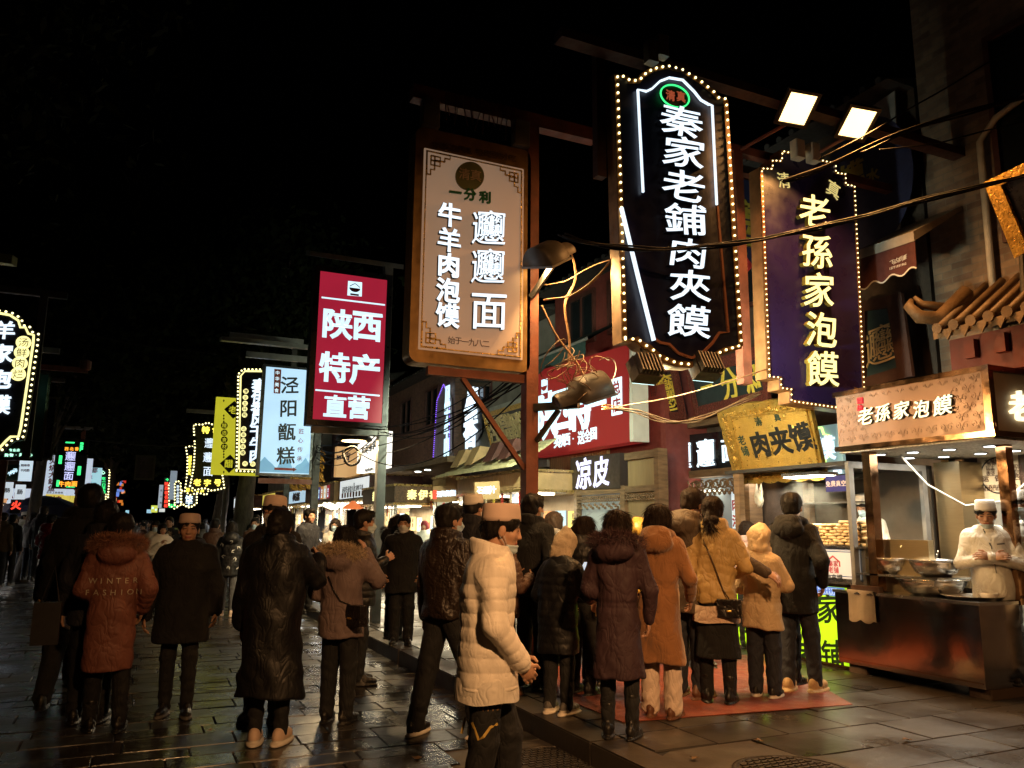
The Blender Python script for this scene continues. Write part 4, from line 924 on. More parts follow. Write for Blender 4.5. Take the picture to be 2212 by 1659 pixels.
# hooded street lamps on that pole
def hood_lamp(c, ax, op, label, s=1.0, lit=3.0, beam=None):
    "half-round hood: axis ax, opening towards op"
    t = thing('hooded_lamp', label, 'lamp', c, 'hooded lamps on the sign posts'); ax = Vector(ax).normalized(); op = Vector(op); op = (op-ax*op.dot(ax)).normalized(); sd = ax.cross(op); c = Vector(c)
    prof = [(-.30, .10), (-.27, .115), (-.12, .12), (-.08, .19), (-.02, .21), (.22, .21), (.24, .20)]; n = 14; vs = []; m = MB()
    for k_, th in ((1, .0), (.9, .006)):
        for z, r in prof:
            for k in range(n+1):
                q = math.pi*k/n; vs.append(c+ax*z*s+(sd*math.cos(q)-op*math.sin(q))*(r*s*k_))
    N = len(prof)*(n+1); fs = [(j+i*(n+1)+k, j+i*(n+1)+k+1, j+(i+1)*(n+1)+k+1, j+(i+1)*(n+1)+k) for j in (0, N) for i in range(len(prof)-1) for k in range(n)]
    fs += [tuple((len(prof)-1)*(n+1)+k for k in range(n+1)), tuple(range(n+1))]
    m.add(vs, fs); m.build('hood', M('weathered lamp hood', (.075, .06, .045), .5, .3, var=.25), t, True)
    pl_ = P(c, ax, sd); pl_ = pl_ if pl_.n.dot(op) > 0 else P(c, ax, -sd)
    MB().rect(pl_, -.05*s, .21*s, -.17*s, .17*s, -.03, -.02).build('lens', E('hood lamp lens', (1, .66, .28), lit, sample=False), t); MB().frame(pl_, -.09*s, .25*s, -.215*s, .215*s, .03, -.01, .012).build('rim', GALV, t)
    if beam:
        e, d = beam; d = Vector(d).normalized(); l = bpy.data.lights.new('hood_lamp_beam', 'AREA'); l.shape = 'DISK'; l.size = .25; l.energy = e; l.color = (1, .60, .24); l.spread = rad(150)
        lo = bpy.data.objects.new('hood_lamp_beam', l); C.objects.link(lo); lo.parent = t; lo.rotation_euler = d.to_track_quat('-Z', 'Y').to_euler(); lo.location = op*.03
    return t
a, b = PY(6.75).px(1192, 562); hood_lamp((a, 6.75, b), (-.72, -.2, -.45), (.45, .35, -.75), 'hooded lamp with a lit slit, high on the pole beside the cream sign', .95, 8, (95, (.62, -.12, -.8)))
MB_ = MB().bar((3.45, 7.0, 3.9), (a+.12, 6.8, b+.1), .05); MB_.build('lamp_arm', IRON, pp)
a, b = PY(6.6).px(1262, 858); hood_lamp((a, 6.6, b), (.9, -.15, .32), (.4, .25, -.8), 'brown hooded lamp on a short arm, low on the pole before the red shop board', 1.0, 6, (150, (.9, .2, -.3)))
m = MB().bar((3.5, 7.0, 2.78), (a-.05, 6.62, b-.07), .07); m.bar((3.52, 7.0, 2.45), (a-.2, 6.75, b-.12), .04); m.build('lamp_arm', IRON, pp)

# --- red sign
pl = PY(12.4); x0, _ = pl.px(685, 740); x1, _ = pl.px(829, 760); z1 = pl.px(766, 597)[1]; z0 = pl.px(748, 910)[1]
REDP = E('lit crimson panel', hexc(158, 30, 52), 1.0, sample=True); LB = E('icy sign white', (.62, .88, 1), 1.25)
t = thing('shop_sign', 'crimson lightbox sign with large pale characters under a grey rain hood', 'sign', pl.pt((x0+x1)/2, z0))
MB().rect(pl, x0-.1, x1+.1, z0-.09, z1+.1, -.22, -.004).build('box', BLACKP, t); MB().frame(pl, x0-.1, x1+.1, z0-.09, z1+.1, .09, -.003, .02).build('frame', BLACKP, t); MB().rect(pl, x0-.009, x1+.009, z0, z1+.009, -.003, .004).build('panel', REDP, t)
m = chars(MB(), pl, Z2, [('陕', 228, 597, 185), ('西', 405, 613, 185), ('特', 208, 858, 185), ('产', 392, 872, 185), ('直', 212, 1092, 140), ('营', 355, 1101, 140)], .005, .008, bold=.035)
for (p, q) in (((130, 437), (512, 483)), ((92, 995), (480, 1030))): m.strip(pl, poly_px(pl, Z2, [p, q]), .025, .005, .008)
m.build('lettering', LB, t)
q = poly_px(pl, Z2, [(285, 425), (372, 432), (374, 347), (290, 338)]); m = MB(); m.slab(pl, rotate_ccw(q), .005, .008); bd = m.build('badge', LB, t)
m = MB(); a, b = pl.px(*Z2(330, 385)); m.slab(pl, [(a+.09*math.cos(s), b+.09*math.sin(s)*.75+.01) for s in np.linspace(math.pi, 2*math.pi, 12)], .009, .012); m.strip(pl, [(a-.085, b+.03), (a-.03, b+.07), (a, b+.085), (a+.03, b+.07), (a+.085, b+.03)], .012, .009, .012); m.rect(pl, a-.07, a+.07, b-.115, b-.085, .009, .012); m.build('badge_emblem', REDINK, bd)
m = MB(); m.prism([pl.pt(x0-.2, z1+.2, .12), pl.pt(x0-.2, z1+.28, .12), pl.pt(x0-.2, z1+.42, -.3), pl.pt(x0-.2, z1+.34, -.3)], (x1-x0+.45, 0, 0)); m.build('rain_hood', GALV, t)
pp = thing('sign_post', 'grey steel pole holding up the crimson sign', 'post', (3.5, 12.5, K)); MB().box(3.43, 3.57, 12.43, 12.57, K, z1+.3).build('post', GALV, pp); MB().box(x0, 3.6, 12.45, 12.55, z0-.2, z0-.1).build('lower_beam', GALV, pp)

# --- pale blue sign
pl = PY(16.7); a0, a1, b0, b1 = rect_px(pl, 575, 792, 667, 1025)
t = thing('shop_sign', 'pale blue lightbox sign with black brush characters and a red arrow', 'sign', pl.pt((a0+a1)/2, b0)); BLUEP = E('lit pale blue panel', (.50, .76, .98), .95)
MB().rect(pl, a0-.05, a1+.05, b0-.05, b1+.05, -.2, -.004).build('box', BLACKP, t); MB().frame(pl, a0-.05, a1+.05, b0-.05, b1+.05, .05, -.003, .02).build('frame', BLACKP, t); MB().rect(pl, a0, a1, b0, b1, -.003, .004).build('panel', BLUEP, t)
chars(MB(), pl, Z1, col('泾阳甑糕', 1748, 965, 1724, 1390, 112), .005, .01, bold=.02, rise=.08, warp=.015).build('lettering', INK, t)
m = chars(MB(), pl, Z1, col('匠心传承', 1818, 1245, 1805, 1410, 34), .005, .008, bold=.01); m.strip(pl, poly_px(pl, Z1, [(1655, 1470), (1775, 1475)]), .05, .005, .008); m.slab(pl, rotate_ccw(poly_px(pl, Z1, [(1768, 1462), (1768, 1488), (1790, 1475)])), .005, .008); m.build('red_lettering', REDINK, t)
q = poly_px(pl, Z1, [(1650, 1015), (1690, 1018), (1697, 872), (1655, 868)]); bd = MB().slab(pl, rotate_ccw(q), .005, .007).build('label', M('red label', (.4, .06, .04), .5), t); chars(MB(), pl, Z1, col('中华美食', 1674, 892, 1668, 998, 27), .008, .01, bold=.01).build('label_lettering', LB, bd)
m = MB(); mm = [(a0, b0+.02)]+[(a0+(a1-a0)*i/12, b0+.22+.10*math.sin(i*1.3)+.05*math.sin(i*2.9)) for i in range(13)]+[(a1, b0+.02)]; m.slab(pl, rotate_ccw(mm), .0042, .0048); m.build('hill_print', E('printed hills', (.22, .5, .72), .7, sample=False), t)
pp = thing('sign_post', 'dark iron pole between the pale blue and crimson signs', 'post', (3.32, 16.8, K)); MB().box(3.25, 3.39, 16.73, 16.87, K, b1+.5).build('post', IRON, pp); MB().box(a0-.4, 3.4, 16.75, 16.85, b1+.18, b1+.3).build('beam', GALV, pp); MB().box(a0, 3.3, 16.75, 16.85, b0-.2, b0-.1).build('lower_beam', RUST, pp)
m = MB(); m.prism([(a0-.9, 16.5, b1+.42), (a0-.9, 16.5, b1+.5), (a0-.9, 17.2, b1+.62), (a0-.9, 17.2, b1+.54)], (1.9, 0, 0)); m.build('rain_hood', GALV, pp)

# --- black bulb sign with circles
def bulb_sign(Y, Z, outline, label, bstep, br, thick=.15, face=SIGNB, bm=LBULBW, inner=True, kx=.95, ky=.98, pole=None):
    pl = PY(Y); o = rotate_ccw(poly_px(pl, Z, outline)); t = thing('shop_sign', label, 'sign', sign_base(pl, o), group='bulb bordered signs over the street')
    MB().slab(pl, o, -thick, 0).build('box', face, t)
    tag_ = MB()
    for a, b in along(inset(o, kx, ky), bstep): tag_.ball(pl.pt(a, b, .02), br, 6)
    tag(tag_.build('bulb_chain', bm, t, True), kind='stuff')
    if inner: MB().strip(pl, inset(o, kx-.1, ky-.035), .035, .004, .03, True).build('neon_tube', LWW, t)
    if pole:
        pp = thing('sign_post', pole[2], 'post', (pole[0], Y+.2, K)); MB().box(pole[0]-.06, pole[0]+.06, Y+.16, Y+.28, K, pole[1]).build('post', RUST if pole[3] else IRON, pp)
        xs = [p[0] for p in o]; ys = [p[1] for p in o]; MB().box(min(min(xs)-.2, pole[0]-.1), max(max(xs), pole[0]+.1)+.1, Y+.17, Y+.27, pole[1]+.002, pole[1]+.12).build('beam', GALV, pp)
    return t, pl
t, pl = bulb_sign(19.0, Z1, [(1420, 1490), (1655, 1500), (1690, 1470), (1700, 900), (1660, 868), (1460, 864), (1430, 895)], 'black sign with a white column of brush characters, half hidden by the pale blue sign', .085, .022, pole=(3.15, 5.9, 'iron pole behind the pale blue sign', 0))
chars(MB(), pl, Z1, col('秦伊香风干牛肉', 1562, 968, 1545, 1390, 88), .004, .04, bold=.03, rise=.08).build('lettering', LW, t)
m = MB(); m2 = MB()
for i, (zx, zy) in enumerate([(1483, 1003), (1480, 1040), (1478, 1076), (1476, 1110), (1475, 1146), (1470, 1230), (1468, 1266), (1467, 1302), (1465, 1338), (1464, 1374), (1478, 1440), (1525, 1442)]):
    a, b = pl.px(*Z1(zx, zy)); r = .058; m.slab(pl, [(a+r*math.cos(q), b+r*math.sin(q)) for q in np.linspace(0, 2*math.pi, 17)[:-1]], .004, .02); m2.char(pl, '馕全友味鸭品泰军味檀代办'[i], a, b, .085, .021, .024, bold=.01)
m.build('disc', LWW, t); m2.build('disc_lettering', INK, t)
# --- yellow sign
pl = PY(22.0); a0, a1, b0, b1 = rect_px(pl, 468, 857, 560, 1028); t = thing('shop_sign', 'bright yellow panel sign with black diamonds, behind the black bulb sign', 'sign', pl.pt((a0+a1)/2, b0)); YEL = E('lit yellow panel', (.62, .58, .03), .8)
MB().rect(pl, a0, a1, b0, b1, -.18, 0).build('panel', YEL, t); m = MB(); m2 = MB()
for zx, zy, ch in ((1410, 1115, '老'), (1385, 1440, '醋')):
    a, b = pl.px(*Z1(zx, zy)); m.slab(pl, [(a, b-.24), (a+.24, b), (a, b+.24), (a-.24, b)], .002, .006); m2.char(pl, ch, a-.02, b, .22, .007, .009, bold=.02)
for i, zy in enumerate((1210, 1253, 1295, 1337)):
    a, b = pl.px(*Z1(1353, zy)); m.slab(pl, [(a+.085*math.cos(q), b+.085*math.sin(q)) for q in np.linspace(0, 2*math.pi, 17)[:-1]], .002, .006); m2.char(pl, '精选食材'[i], a, b, .12, .007, .009, bold=.01)
for i, zy in enumerate((1150, 1168, 1186, 1365, 1383, 1400, 1060, 1490)):
    a, b = pl.px(*Z1(1350, zy)); m.slab(pl, [(a, b-.04), (a+.022, b), (a, b+.04), (a-.022, b)], .002, .006)
m.build('print', INK, t); m2.build('lettering', YEL, t)
# --- cluster of bulb signs further down the right row
t, pl = bulb_sign(27.0, ZL, [(1672, 662), (1720, 700), (1800, 680), (1880, 705), (1992, 680), (1965, 500), (1950, 300), (1965, 100), (1880, 95), (1835, 78), (1790, 95), (1705, 95), (1718, 300), (1708, 480), (1690, 580)], 'black waisted bulb sign with two yellow and three white characters', .10, .028, inner=False, kx=.95, ky=.96, pole=(2.55, 5.1, 'dark pole of the black waisted bulb sign', 0))
m = chars(MB(), pl, ZL, [('特', 1820, 155, 70), ('色', 1912, 155, 70), ('老', 1745, 618, 66), ('字', 1835, 622, 66), ('号', 1925, 622, 66)], .004, .03, bold=.03); m.build('yellow_lettering', LY, t)
chars(MB(), pl, ZL, [('𰻞', 1858, 270, 98), ('𰻞', 1846, 395, 98), ('面', 1843, 522, 98)], .004, .012, bold=.004).build('lettering', LW, t)
t, pl = bulb_sign(31.0, ZL, [(1630, 700), (1680, 735), (1750, 712), (1830, 735), (1850, 700), (1760, 640), (1745, 300), (1690, 290), (1640, 305), (1655, 400), (1650, 560)], 'smaller waisted bulb sign peeping out behind the black waisted one', .12, .03, inner=False)
chars(MB(), pl, ZL, col('胡辣汤牛肉丸', 1682, 395, 1676, 540, 30)+[('百', 1662, 685, 38), ('年', 1705, 688, 34), ('老', 1745, 690, 34), ('店', 1790, 690, 34)], .004, .03, bold=.03).build('lettering', LY, t)
t, pl = bulb_sign(36.0, ZL, [(1600, 800), (1640, 830), (1675, 842), (1710, 830), (1745, 800), (1745, 690), (1600, 690)], 'small shield shaped bulb sign with two white characters', .12, .036, inner=False)
chars(MB(), pl, ZL, [('饺', 1672, 762, 66), ('子', 1672, 803, 62)], .004, .04, bold=.04).build('lettering', LW, t)
t, pl = bulb_sign(40.0, ZL, [(1545, 820), (1572, 832), (1600, 820), (1600, 620), (1570, 600), (1545, 620)], 'narrow upright bulb sign with tiny white characters', .14, .036, inner=False)
chars(MB(), pl, ZL, col('舌尖上的中国', 1574, 655, 1572, 790, 26), .004, .03, bold=.03).build('lettering', LW, t)
t, pl = bulb_sign(43.0, ZL, [(1495, 820), (1545, 855), (1590, 830), (1592, 812), (1500, 620), (1490, 640)], 'pointed bulb sign hanging lowest of the far cluster', .15, .036, inner=False)
chars(MB(), pl, ZL, [('秘', 1510, 825, 36), ('店', 1548, 820, 36)], .004, .03, bold=.03).build('lettering', LG, t)
def flat_sign(Y, Z, r, label, mat, txts=(), thick=.12, frame=None, pole=None, group=None, **kw):
    pl = PY(Y); a0, a1, b0, b1 = rect_px(pl, *Z(r[0], r[1]), *Z(r[2], r[3])); t = thing('shop_sign', label, 'sign', pl.pt((a0+a1)/2, b0), group)
    MB().rect(pl, a0, a1, b0, b1, -thick, 0).build('panel', mat, t)
    if frame: MB().frame(pl, a0-.03, a1+.03, b0-.03, b1+.03, .05, .001, .03).build('frame', frame, t)
    for items, m_, kk in txts: chars(MB(), pl, Z, items, .004, .012, **kk).build('lettering', m_, t)
    if pole: pp = thing('sign_post', pole[1], 'post', (pole[0], Y+.1, 0)); MB().box(pole[0]-.06, pole[0]+.06, Y+.06, Y+.18, 0, b1+.4).build('post', RUST, pp); MB().box(min(a0, pole[0])-.1, max(a1, pole[0])+.1, Y+.07, Y+.17, b1+.402, b1+.5).build('beam', GALV, pp)
    return t, pl, (a0, a1, b0, b1)
B3 = dict(bold=.03)
flat_sign(45, ZL, (1453, 575, 1495, 845), 'black board with glowing red characters in the far cluster', BLACKP, [(col('陕西著名商标', 1475, 632, 1468, 825, 36), LR, B3), ([('今', 1480, 595, 30)], LG, B3)])
flat_sign(46, ZL, (1412, 640, 1442, 845), 'slim white lightbox at the left end of the far cluster', E('dim white box', (.6, .7, .8), .5), [(col('名小吃', 1427, 690, 1424, 800, 20), DKBR, B3)])
flat_sign(40.5, ZL, (1512, 515, 1550, 770), 'tall pale panel with a green band in the far cluster', E('grey blue box', (.4, .5, .6), .45), [])
flat_sign(60, ZL, (1340, 822, 1392, 885), 'yellow green screen far down the street', E('screen yellow', (.7, .75, .1), .9), [(col('美食', 1352, 845, 1380, 860, 22), LB, B3)])
flat_sign(62, ZL, (1300, 858, 1340, 890), 'small pale blue screen far down the street', E('screen blue', (.4, .7, .9), .8))
flat_sign(52, ZL, (1410, 850, 1458, 880), 'small white lit panel below the slim lightbox', E('panel white', (.8, .85, .8), .8))
flat_sign(55, ZL, (1112, 865, 1140, 900), 'small cyan lit panel at the end of the left row', E('panel cyan', (.4, .75, .9), .8))
flat_sign(24, ZL, (1212, 385, 1353, 590), 'dark unlit board hanging high over the middle of the street', M('dull unlit board', (.02, .014, .03), .6), [([('卉', 1275, 425, 80), ('斋', 1275, 540, 80)], M('dull violet letters', (.05, .03, .06), .6), B3)], frame=M('dull frame', (.04, .035, .04), .5))
m = MB(); m.tube([(-9, 24, 4.2), (-.1, 24.05, 3.72), (.7, 24.05, 3.72), (4, 24, 4.1)], .012, 5); tag(m.build('span_wire', IRON, None, True, (-.1, 24, 3.7)), 'thin wire across the street holding the dark unlit board', 'wire')

# --- left row signs
t, pl = bulb_sign(15.0, Z1, [(-330, 1390), (-150, 1400), (0, 1385), (60, 1325), (90, 1300), (145, 1298), (160, 1240), (240, 700), (243, 650), (205, 640), (185, 600), (150, 600), (135, 555), (75, 520), (-40, 500), (-120, 520), (-200, 600), (-330, 640)], 'big black sign at the left edge with ornate bulb border and cream discs', .095, .02, kx=.965, ky=.975)
chars(MB(), pl, Z1, [('羊', 30, 635, 130), ('家', 15, 775, 135), ('泡', 5, 930, 135), ('馍', -5, 1085, 140)], .004, .04, bold=.03, rise=.08).build('lettering', LW, t)
m = MB(); m2 = MB()
for i, (zx, zy) in enumerate(((143, 710), (132, 770), (121, 835), (110, 900))):
    a, b = pl.px(*Z1(zx, zy)); r = .11; m.slab(pl, [(a+r*math.cos(q), b+r*math.sin(q)) for q in np.linspace(0, 2*math.pi, 21)[:-1]], .004, .02); m2.char(pl, '汤鲜肉烂'[i], a, b, .155, .021, .024, bold=.0, rise=.1)
m.build('disc', LWW, t); m2.build('disc_lettering', DKBR, t)
flat_sign(16.4, Z1, (-200, 860, 245, 1415), 'dark green board with a copper edge behind the big black sign', M('dark green board', (.012, .03, .014), .5), [(col('购物·买放心', 40, 1388, 185, 1386, 24), E('mint letters', (.5, 1, .75), 1.6), dict(bold=.03)), (col('专业店', 65, 1358, 110, 1358, 20), E('mint letters', (.5, 1, .75), 1.6), dict(bold=.03))], frame=BRONZE, pole=(-2.35, 'red brown pole at the left edge carrying the black sign'))
flat_sign(21, Z1, (228, 1040, 308, 1412), 'dark navy board with faint blue letters in a steel frame', NAVY, [([('肠', 258, 1065, 18), ('餐', 252, 1160, 20), ('饮', 244, 1212, 20), ('店', 240, 1255, 20)], E('faint blue letters', (.3, .5, .9), .9), B3), (col('特色', 228, 1345, 226, 1372, 18), LR, B3)], frame=STEEL, pole=(-2.75, 'thin pole behind the navy board'))
MB_ = MB().strip(PY(15.8), poly_px(PY(15.8), Z1, [(221, 868), (214, 990), (205, 1035), (192, 1040)]), .03, 0, .03); tag(MB_.build('neon_tube_sign', E('mint neon', (.35, 1, .8), 2.2), None, False, (-1.6, 15.8, 3.5)), 'bent mint neon tube beside the big black bulb sign', 'neon tube')
t, pl, r_ = flat_sign(29, ZL, (512, 250, 738, 672), 'dark LED board with outlined white characters and green bars', BLACKP, [(col('西北香', 590, 322, 680, 322, 36), LO, B3), ([('𰻞', 625, 385, 96), ('𰻞', 618, 475, 96), ('面', 608, 562, 92)], E('violet white letters', (.6, .62, 1), 1.5), dict(bold=.0)), (col('牛肉面', 545, 632, 658, 632, 54), LO, dict(bold=.04))], frame=IRON, pole=(-1.72, 'dark red pole under the LED board'))
m = MB()
for z in ((582, 258, 660, 274), (712, 265, 732, 345), (525, 380, 545, 455), (690, 475, 712, 555), (503, 598, 522, 655), (585, 655, 662, 668)):
    a0, a1, b0, b1 = rect_px(pl, *ZL(z[0], z[1]), *ZL(z[2], z[3])); m.rect(pl, a0, a1, b0, b1, .004, .02)
m.build('light_bar', LG, t)
WB = E('lit white board', (.62, .72, .86), .75); RB = M('red board letters', (.35, .02, .02), .5)
flat_sign(36, ZL, (395, 375, 580, 725), 'white lightbox with red brush characters behind the LED board', WB, [(col('火烧大鱿鱼', 470, 430, 455, 670, 66), RB, B3), (col('舌尖上的美味', 422, 708, 548, 710, 22), DKBR, B3), ([('西', 470, 390, 24)], DKBR, B3)])
flat_sign(38, ZL, (600, 400, 792, 738), 'white lightbox with large red characters right of the LED board', WB, [(col('牛羊肉泡馍', 735, 445, 690, 690, 78), RB, B3)])
flat_sign(41, ZL, (785, 487, 890, 655), 'pale cyan lightbox with a violet red character', E('lit cyan board', (.45, .8, .9), .75), [([('都', 838, 512, 52), ('泉', 800, 570, 40), ('面', 790, 630, 40)], M('magenta letters', (.35, .02, .10), .5), B3)])
flat_sign(43, ZL, (890, 505, 945, 720), 'narrow dark board with glowing green characters', BLACKP, [(col('吃一口羊肉', 918, 585, 918, 700, 34), LG, B3), ([('心', 912, 530, 40)], E('mint letters', (.5, 1, .75), 1.6), B3)])
t, pl = bulb_sign(46, ZL, [(935, 785), (955, 785), (972, 510), (958, 505), (945, 560)], 'thin black bulb sign edge-on at the end of the left row', .14, .04, inner=False)
t, pl = bulb_sign(48, ZL, [(965, 790), (992, 790), (1012, 600), (985, 575), (968, 640)], 'yellow lit bulb sign at the end of the left row', .15, .04, inner=False); chars(MB(), pl, ZL, col('小吃城', 968, 660, 962, 740, 30), .004, .02, bold=.03).build('lettering', LY, t)
# distant tower with lit windows
tw = thing('tower_block', 'distant tower with scattered orange and red lit windows', 'building', on(1060, 900, 1, 95)); bx = on(1048, 900, 1, 95)
# distant tower
pl = PY(95); a0, b1 = pl.px(*ZL(1018, 600)); a1, b0 = pl.px(*ZL(1085, 900)); MB().box(a0, a1, 95.01, 107, 0, b1).build('wall', M('night concrete', (.03, .03, .035), .8), tw)
for i in range(20):
    a = a0+(a1-a0)*random.uniform(.1, .9); b = random.uniform(3.5, b1*.98); s = random.uniform(.10, .2)
    o = MB().rect(pl, a-s, a+s, b-.14, b+.14, .0, .02).build('window', random.choice([E('small orange window', (1, .3, .04), .6, sample=False), E('small red window', (1, .06, .03), .5, sample=False), E('small warm window', (1, .6, .25), .5, sample=False), E('small blue window', (.2, .35, .9), .7, sample=False)]), tw)

# ================================================================== stall A (noodle stall at the right)
def px2(X, x, y): a, b = PX(X).px(x, y); return -a, b
X0 = 6.9; YN, YF = 4.63, 6.38; ZB0, ZT0 = 2.45, 3.10
PINKP = M('embossed rose panel', (.33, .21, .165), .4, .25, var=.1, scale=3); PINK2 = M('cream rose panel', (.40, .28, .19), .45, var=.08)
t = thing('food_stall', 'copper trimmed noodle stall with a lit fascia and a mirror steel counter', 'stall', (7.7, 5.5, K))
MB().box(X0+.012, 8.6, YN+.012, YF, ZB0+.05, ZT0-.05).build('fascia_box', PINK2, t)
pl = PX(X0); m = MB()
m.rect(pl, -YF, -YN, ZB0+.05, ZT0-.05, -.011, 0); fa = m.build('front_panel', PINKP, t)
m = MB()                                                                # embossed scrolls
def scroll(cx, cy, s, fl, mbx, plx):
    pts = [(cx+fl*s*(.1+.9*q/9)*math.cos(q*.95), cy+s*(.1+.9*q/9)*math.sin(q*.95)) for q in np.linspace(0, 9, 22)]; mbx.strip(plx, pts, s*.16, -.001, .006)
    mbx.strip(plx, [(cx+fl*s*(1+.3*k), cy-s*(.2+.45*k*k)) for k in np.linspace(0, 1.6, 7)], s*.14, -.001, .006)
for i in range(22):
    a = -YF+.06+i*.08; scroll(a, ZB0+.13, .034, 1 if i % 2 else -1, m, pl)
for i in range(4):
    for j in range(5):
        scroll(-YF+.07+i*.085, ZB0+.22+j*.085, .034, 1 if (i+j) % 2 else -1, m, pl)
        scroll(-YN-.07-i*.085, ZB0+.22+j*.085, .034, 1 if (i+j) % 2 else -1, m, pl)
for i in range(22): scroll(-YF+.06+i*.08, ZT0-.09, .02, 1 if i % 2 else -1, m, pl)
m.build('scroll_relief', PINKP, fa)
ps = PY(YN); MB().rect(ps, X0, 8.6, ZB0+.05, ZT0-.05, -.011, 0).build('side_panel', PINK2, t)
m = MB(); m.box(X0-.03, 8.62, YN-.03, YF+.02, ZT0-.05, ZT0, .0); m.box(X0-.045, 8.62, YN-.045, YF+.02, ZB0, ZB0+.05); m.box(X0-.02, X0+.05, YN-.02, YN+.05, ZB0+.05, ZT0-.05); m.build('trim', BRONZE, t)
LSET = [('老', 355, 550, 128), ('孫', 497, 522, 128), ('家', 655, 500, 135), ('泡', 818, 490, 140), ('饃', 1000, 460, 160)]
FB = dict(bold=.012, rise=.08, warp=.02, lean=.12, wx=1.05)
chars(MB(), pl, ZS, LSET, .01, .035, **FB).build('lettering_side', M('green black letter side', (.015, .03, .015), .4), t); chars(MB(), pl, ZS, LSET, .0352, .04, **FB).build('lettering', E('cream sign light', (1, .93, .60), 1.5), t)
chars(MB(), pl, ZS, [('回', 302, 422, 44), ('坊', 302, 484, 44)], .004, .03, bold=.03).build('red_lettering', E('red letters', (.8, .03, .05), .8), t)
chars(MB(), ps, ZS, [('老', 1600, 465, 165), ('孫', 1775, 500, 165), ('家', 1950, 520, 165)], .004, .04, bold=.022, rise=.08, lean=.12, warp=.02).build('side_lettering', E('cream sign light', (1, .93, .60), 1.5), t)
MB().box(X0, 8.6, YN, YF, ZB0-.02, ZB0-.003).build('soffit', M('pierced metal soffit', (.5, .49, .44), .5, .2, var=.5, scale=40, bump=.5, bscale=60), t)
dl = []
for zx, zy in ((455, 862), (697, 890), (728, 843), (985, 880), (1030, 820), (1290, 853), (1370, 792), (1570, 830)):
    p = on(*ZS(zx, zy), 2, ZB0-.02); dl.append(p)
    if not (X0 < p.x < 8.6 and YN < p.y < YF): continue
    d = MB(); d.lathe([(.075, -.012), (.075, -.001), (.06, -.001), (.055, -.012)], p, 18, cap=False); f = d.build('downlight', STEEL, t); MB().lathe([(.054, -.011), (.054, -.006)], p, 18).build('lamp', COOLW, f)
def downlight(p, w_, d_, e, c, parent, ang=150):
    l = bpy.data.lights.new('lamp_light', 'AREA'); l.shape = 'RECTANGLE'; l.size = w_; l.size_y = d_; l.energy = e; l.color = c; l.spread = rad(ang)
    o = bpy.data.objects.new('lamp_light', l); C.objects.link(o); o.parent = parent; o.location = Vector(p)-root_of(parent).location; return o
downlight((7.7, 5.45, ZB0-.04), 1.2, 1.2, 62, (1, .90, .70), t, 176)
m = MB()
y, _ = px2(6.98, 1882, 1100); m.box(6.95, 7.06, y-.05, y+.05, 1.0, ZB0-.02); m.build('post', BRONZE, t); m = MB(); m.box(8.45, 8.56, YF-.15, YF-.05, K, ZB0-.02); m.build('post', BRONZE, t)
q = on(2185, 1100, 1, 4.9); MB().box(q.x-.03, q.x+.07, 4.88, 4.98, .95, ZB0-.02).build('post', BRONZE, t)
# counter
CY0, CY1, CZ0, CZ1 = 4.92, 6.56, .24, .985
MB().box(6.9, 7.46, CY0, CY1, CZ0, CZ1-.03).build('counter', MIRROR, t); MB().box(6.875, 7.48, CY0-.03, CY1+.01, CZ1-.028, CZ1).build('counter_top', STEEL, t)
m = MB(); m.rect(PX(6.9), -CY1+.02, -CY0-.02, CZ1-.16, CZ1-.15, 0, .004); m.rect(PX(6.9), -CY1+.02, -CY0-.02, CZ0+.04, CZ0+.05, 0, .004); m.build('counter_seam', BRONZE, t)
MB().box(8.25, 8.7, CY0+.3, CY1-.2, K, CZ1-.1).build('back_bench', STEEL, t)
for y in (5.05, 6.4):
    m = MB(); m.lathe([(.02, -.025), (.085, -.025), (.095, -.01), (.095, .01), (.085, .025), (.02, .025)], (7.02, y, K+.1-.0), 18, M3=Matrix.Rotation(rad(90), 3, 'Y')); w_ = m.build('wheel', M('caster rubber', (.03, .028, .026), .6), t, True); MB().box(6.985, 7.055, y-.03, y+.03, K+.1, CZ0).build('fork', GALV, w_)
q = on(2150, 1560, 2, K)
for i, (bx_, by_) in enumerate(((7.1, 5.0), (7.1, 6.35))):
    tag(MB().box(bx_-.16, bx_+.34, by_-.1, by_+.12, K, CZ0-.003-.0, .01).build('prop_block', M('dark prop block', (.06, .035, .022), .8, bump=.3), None, False, (bx_, by_, K)), 'dark block propping the steel counter at its '+('near' if i == 0 else 'far')+' end', 'block', 'blocks under the steel counter')
# inner fittings: tall steel cupboard, hot panel, brick back wall with poster
MB().box(7.12, 7.2, 5.55, 6.3, .985, 1.52).build('splash_panel', M('warm brushed steel', (.42, .33, .20), .33, 1, var=.05, rvar=.04, stretch=(1, 1, 12)), t)
MB().box(8.3, 8.7, 6.0, 6.32, 1.0, 2.38).build('cupboard', M('warm brushed steel', (.42, .33, .20), .33, 1, var=.05, rvar=.04, stretch=(1, 1, 12)), t)
m = MB(); m.frame(PY(6.34), 6.98, 8.2, 1.0, 2.35, .07, -.05, 0); m.build('rear_frame', GALV, t)
wp = thing('partition_wall', 'brown brick partition wall behind the cook', 'wall', (8.75, 5.0, K)); MB().box(8.72, 8.85, 3.2, 5.62, 0, 3.6).build('wall', BRICK, wp); MB().box(8.7, 8.84, 5.64, 5.95, 0, 3.3).build('door_panel', M('grey door panel', (.3, .28, .25), .4, .3), wp)
pl = PX(8.7); po = thing('poster', 'cream round poster of printed characters hung on the brick partition', 'poster', pl.pt(*pl.px(*ZS(1440, 1200))))
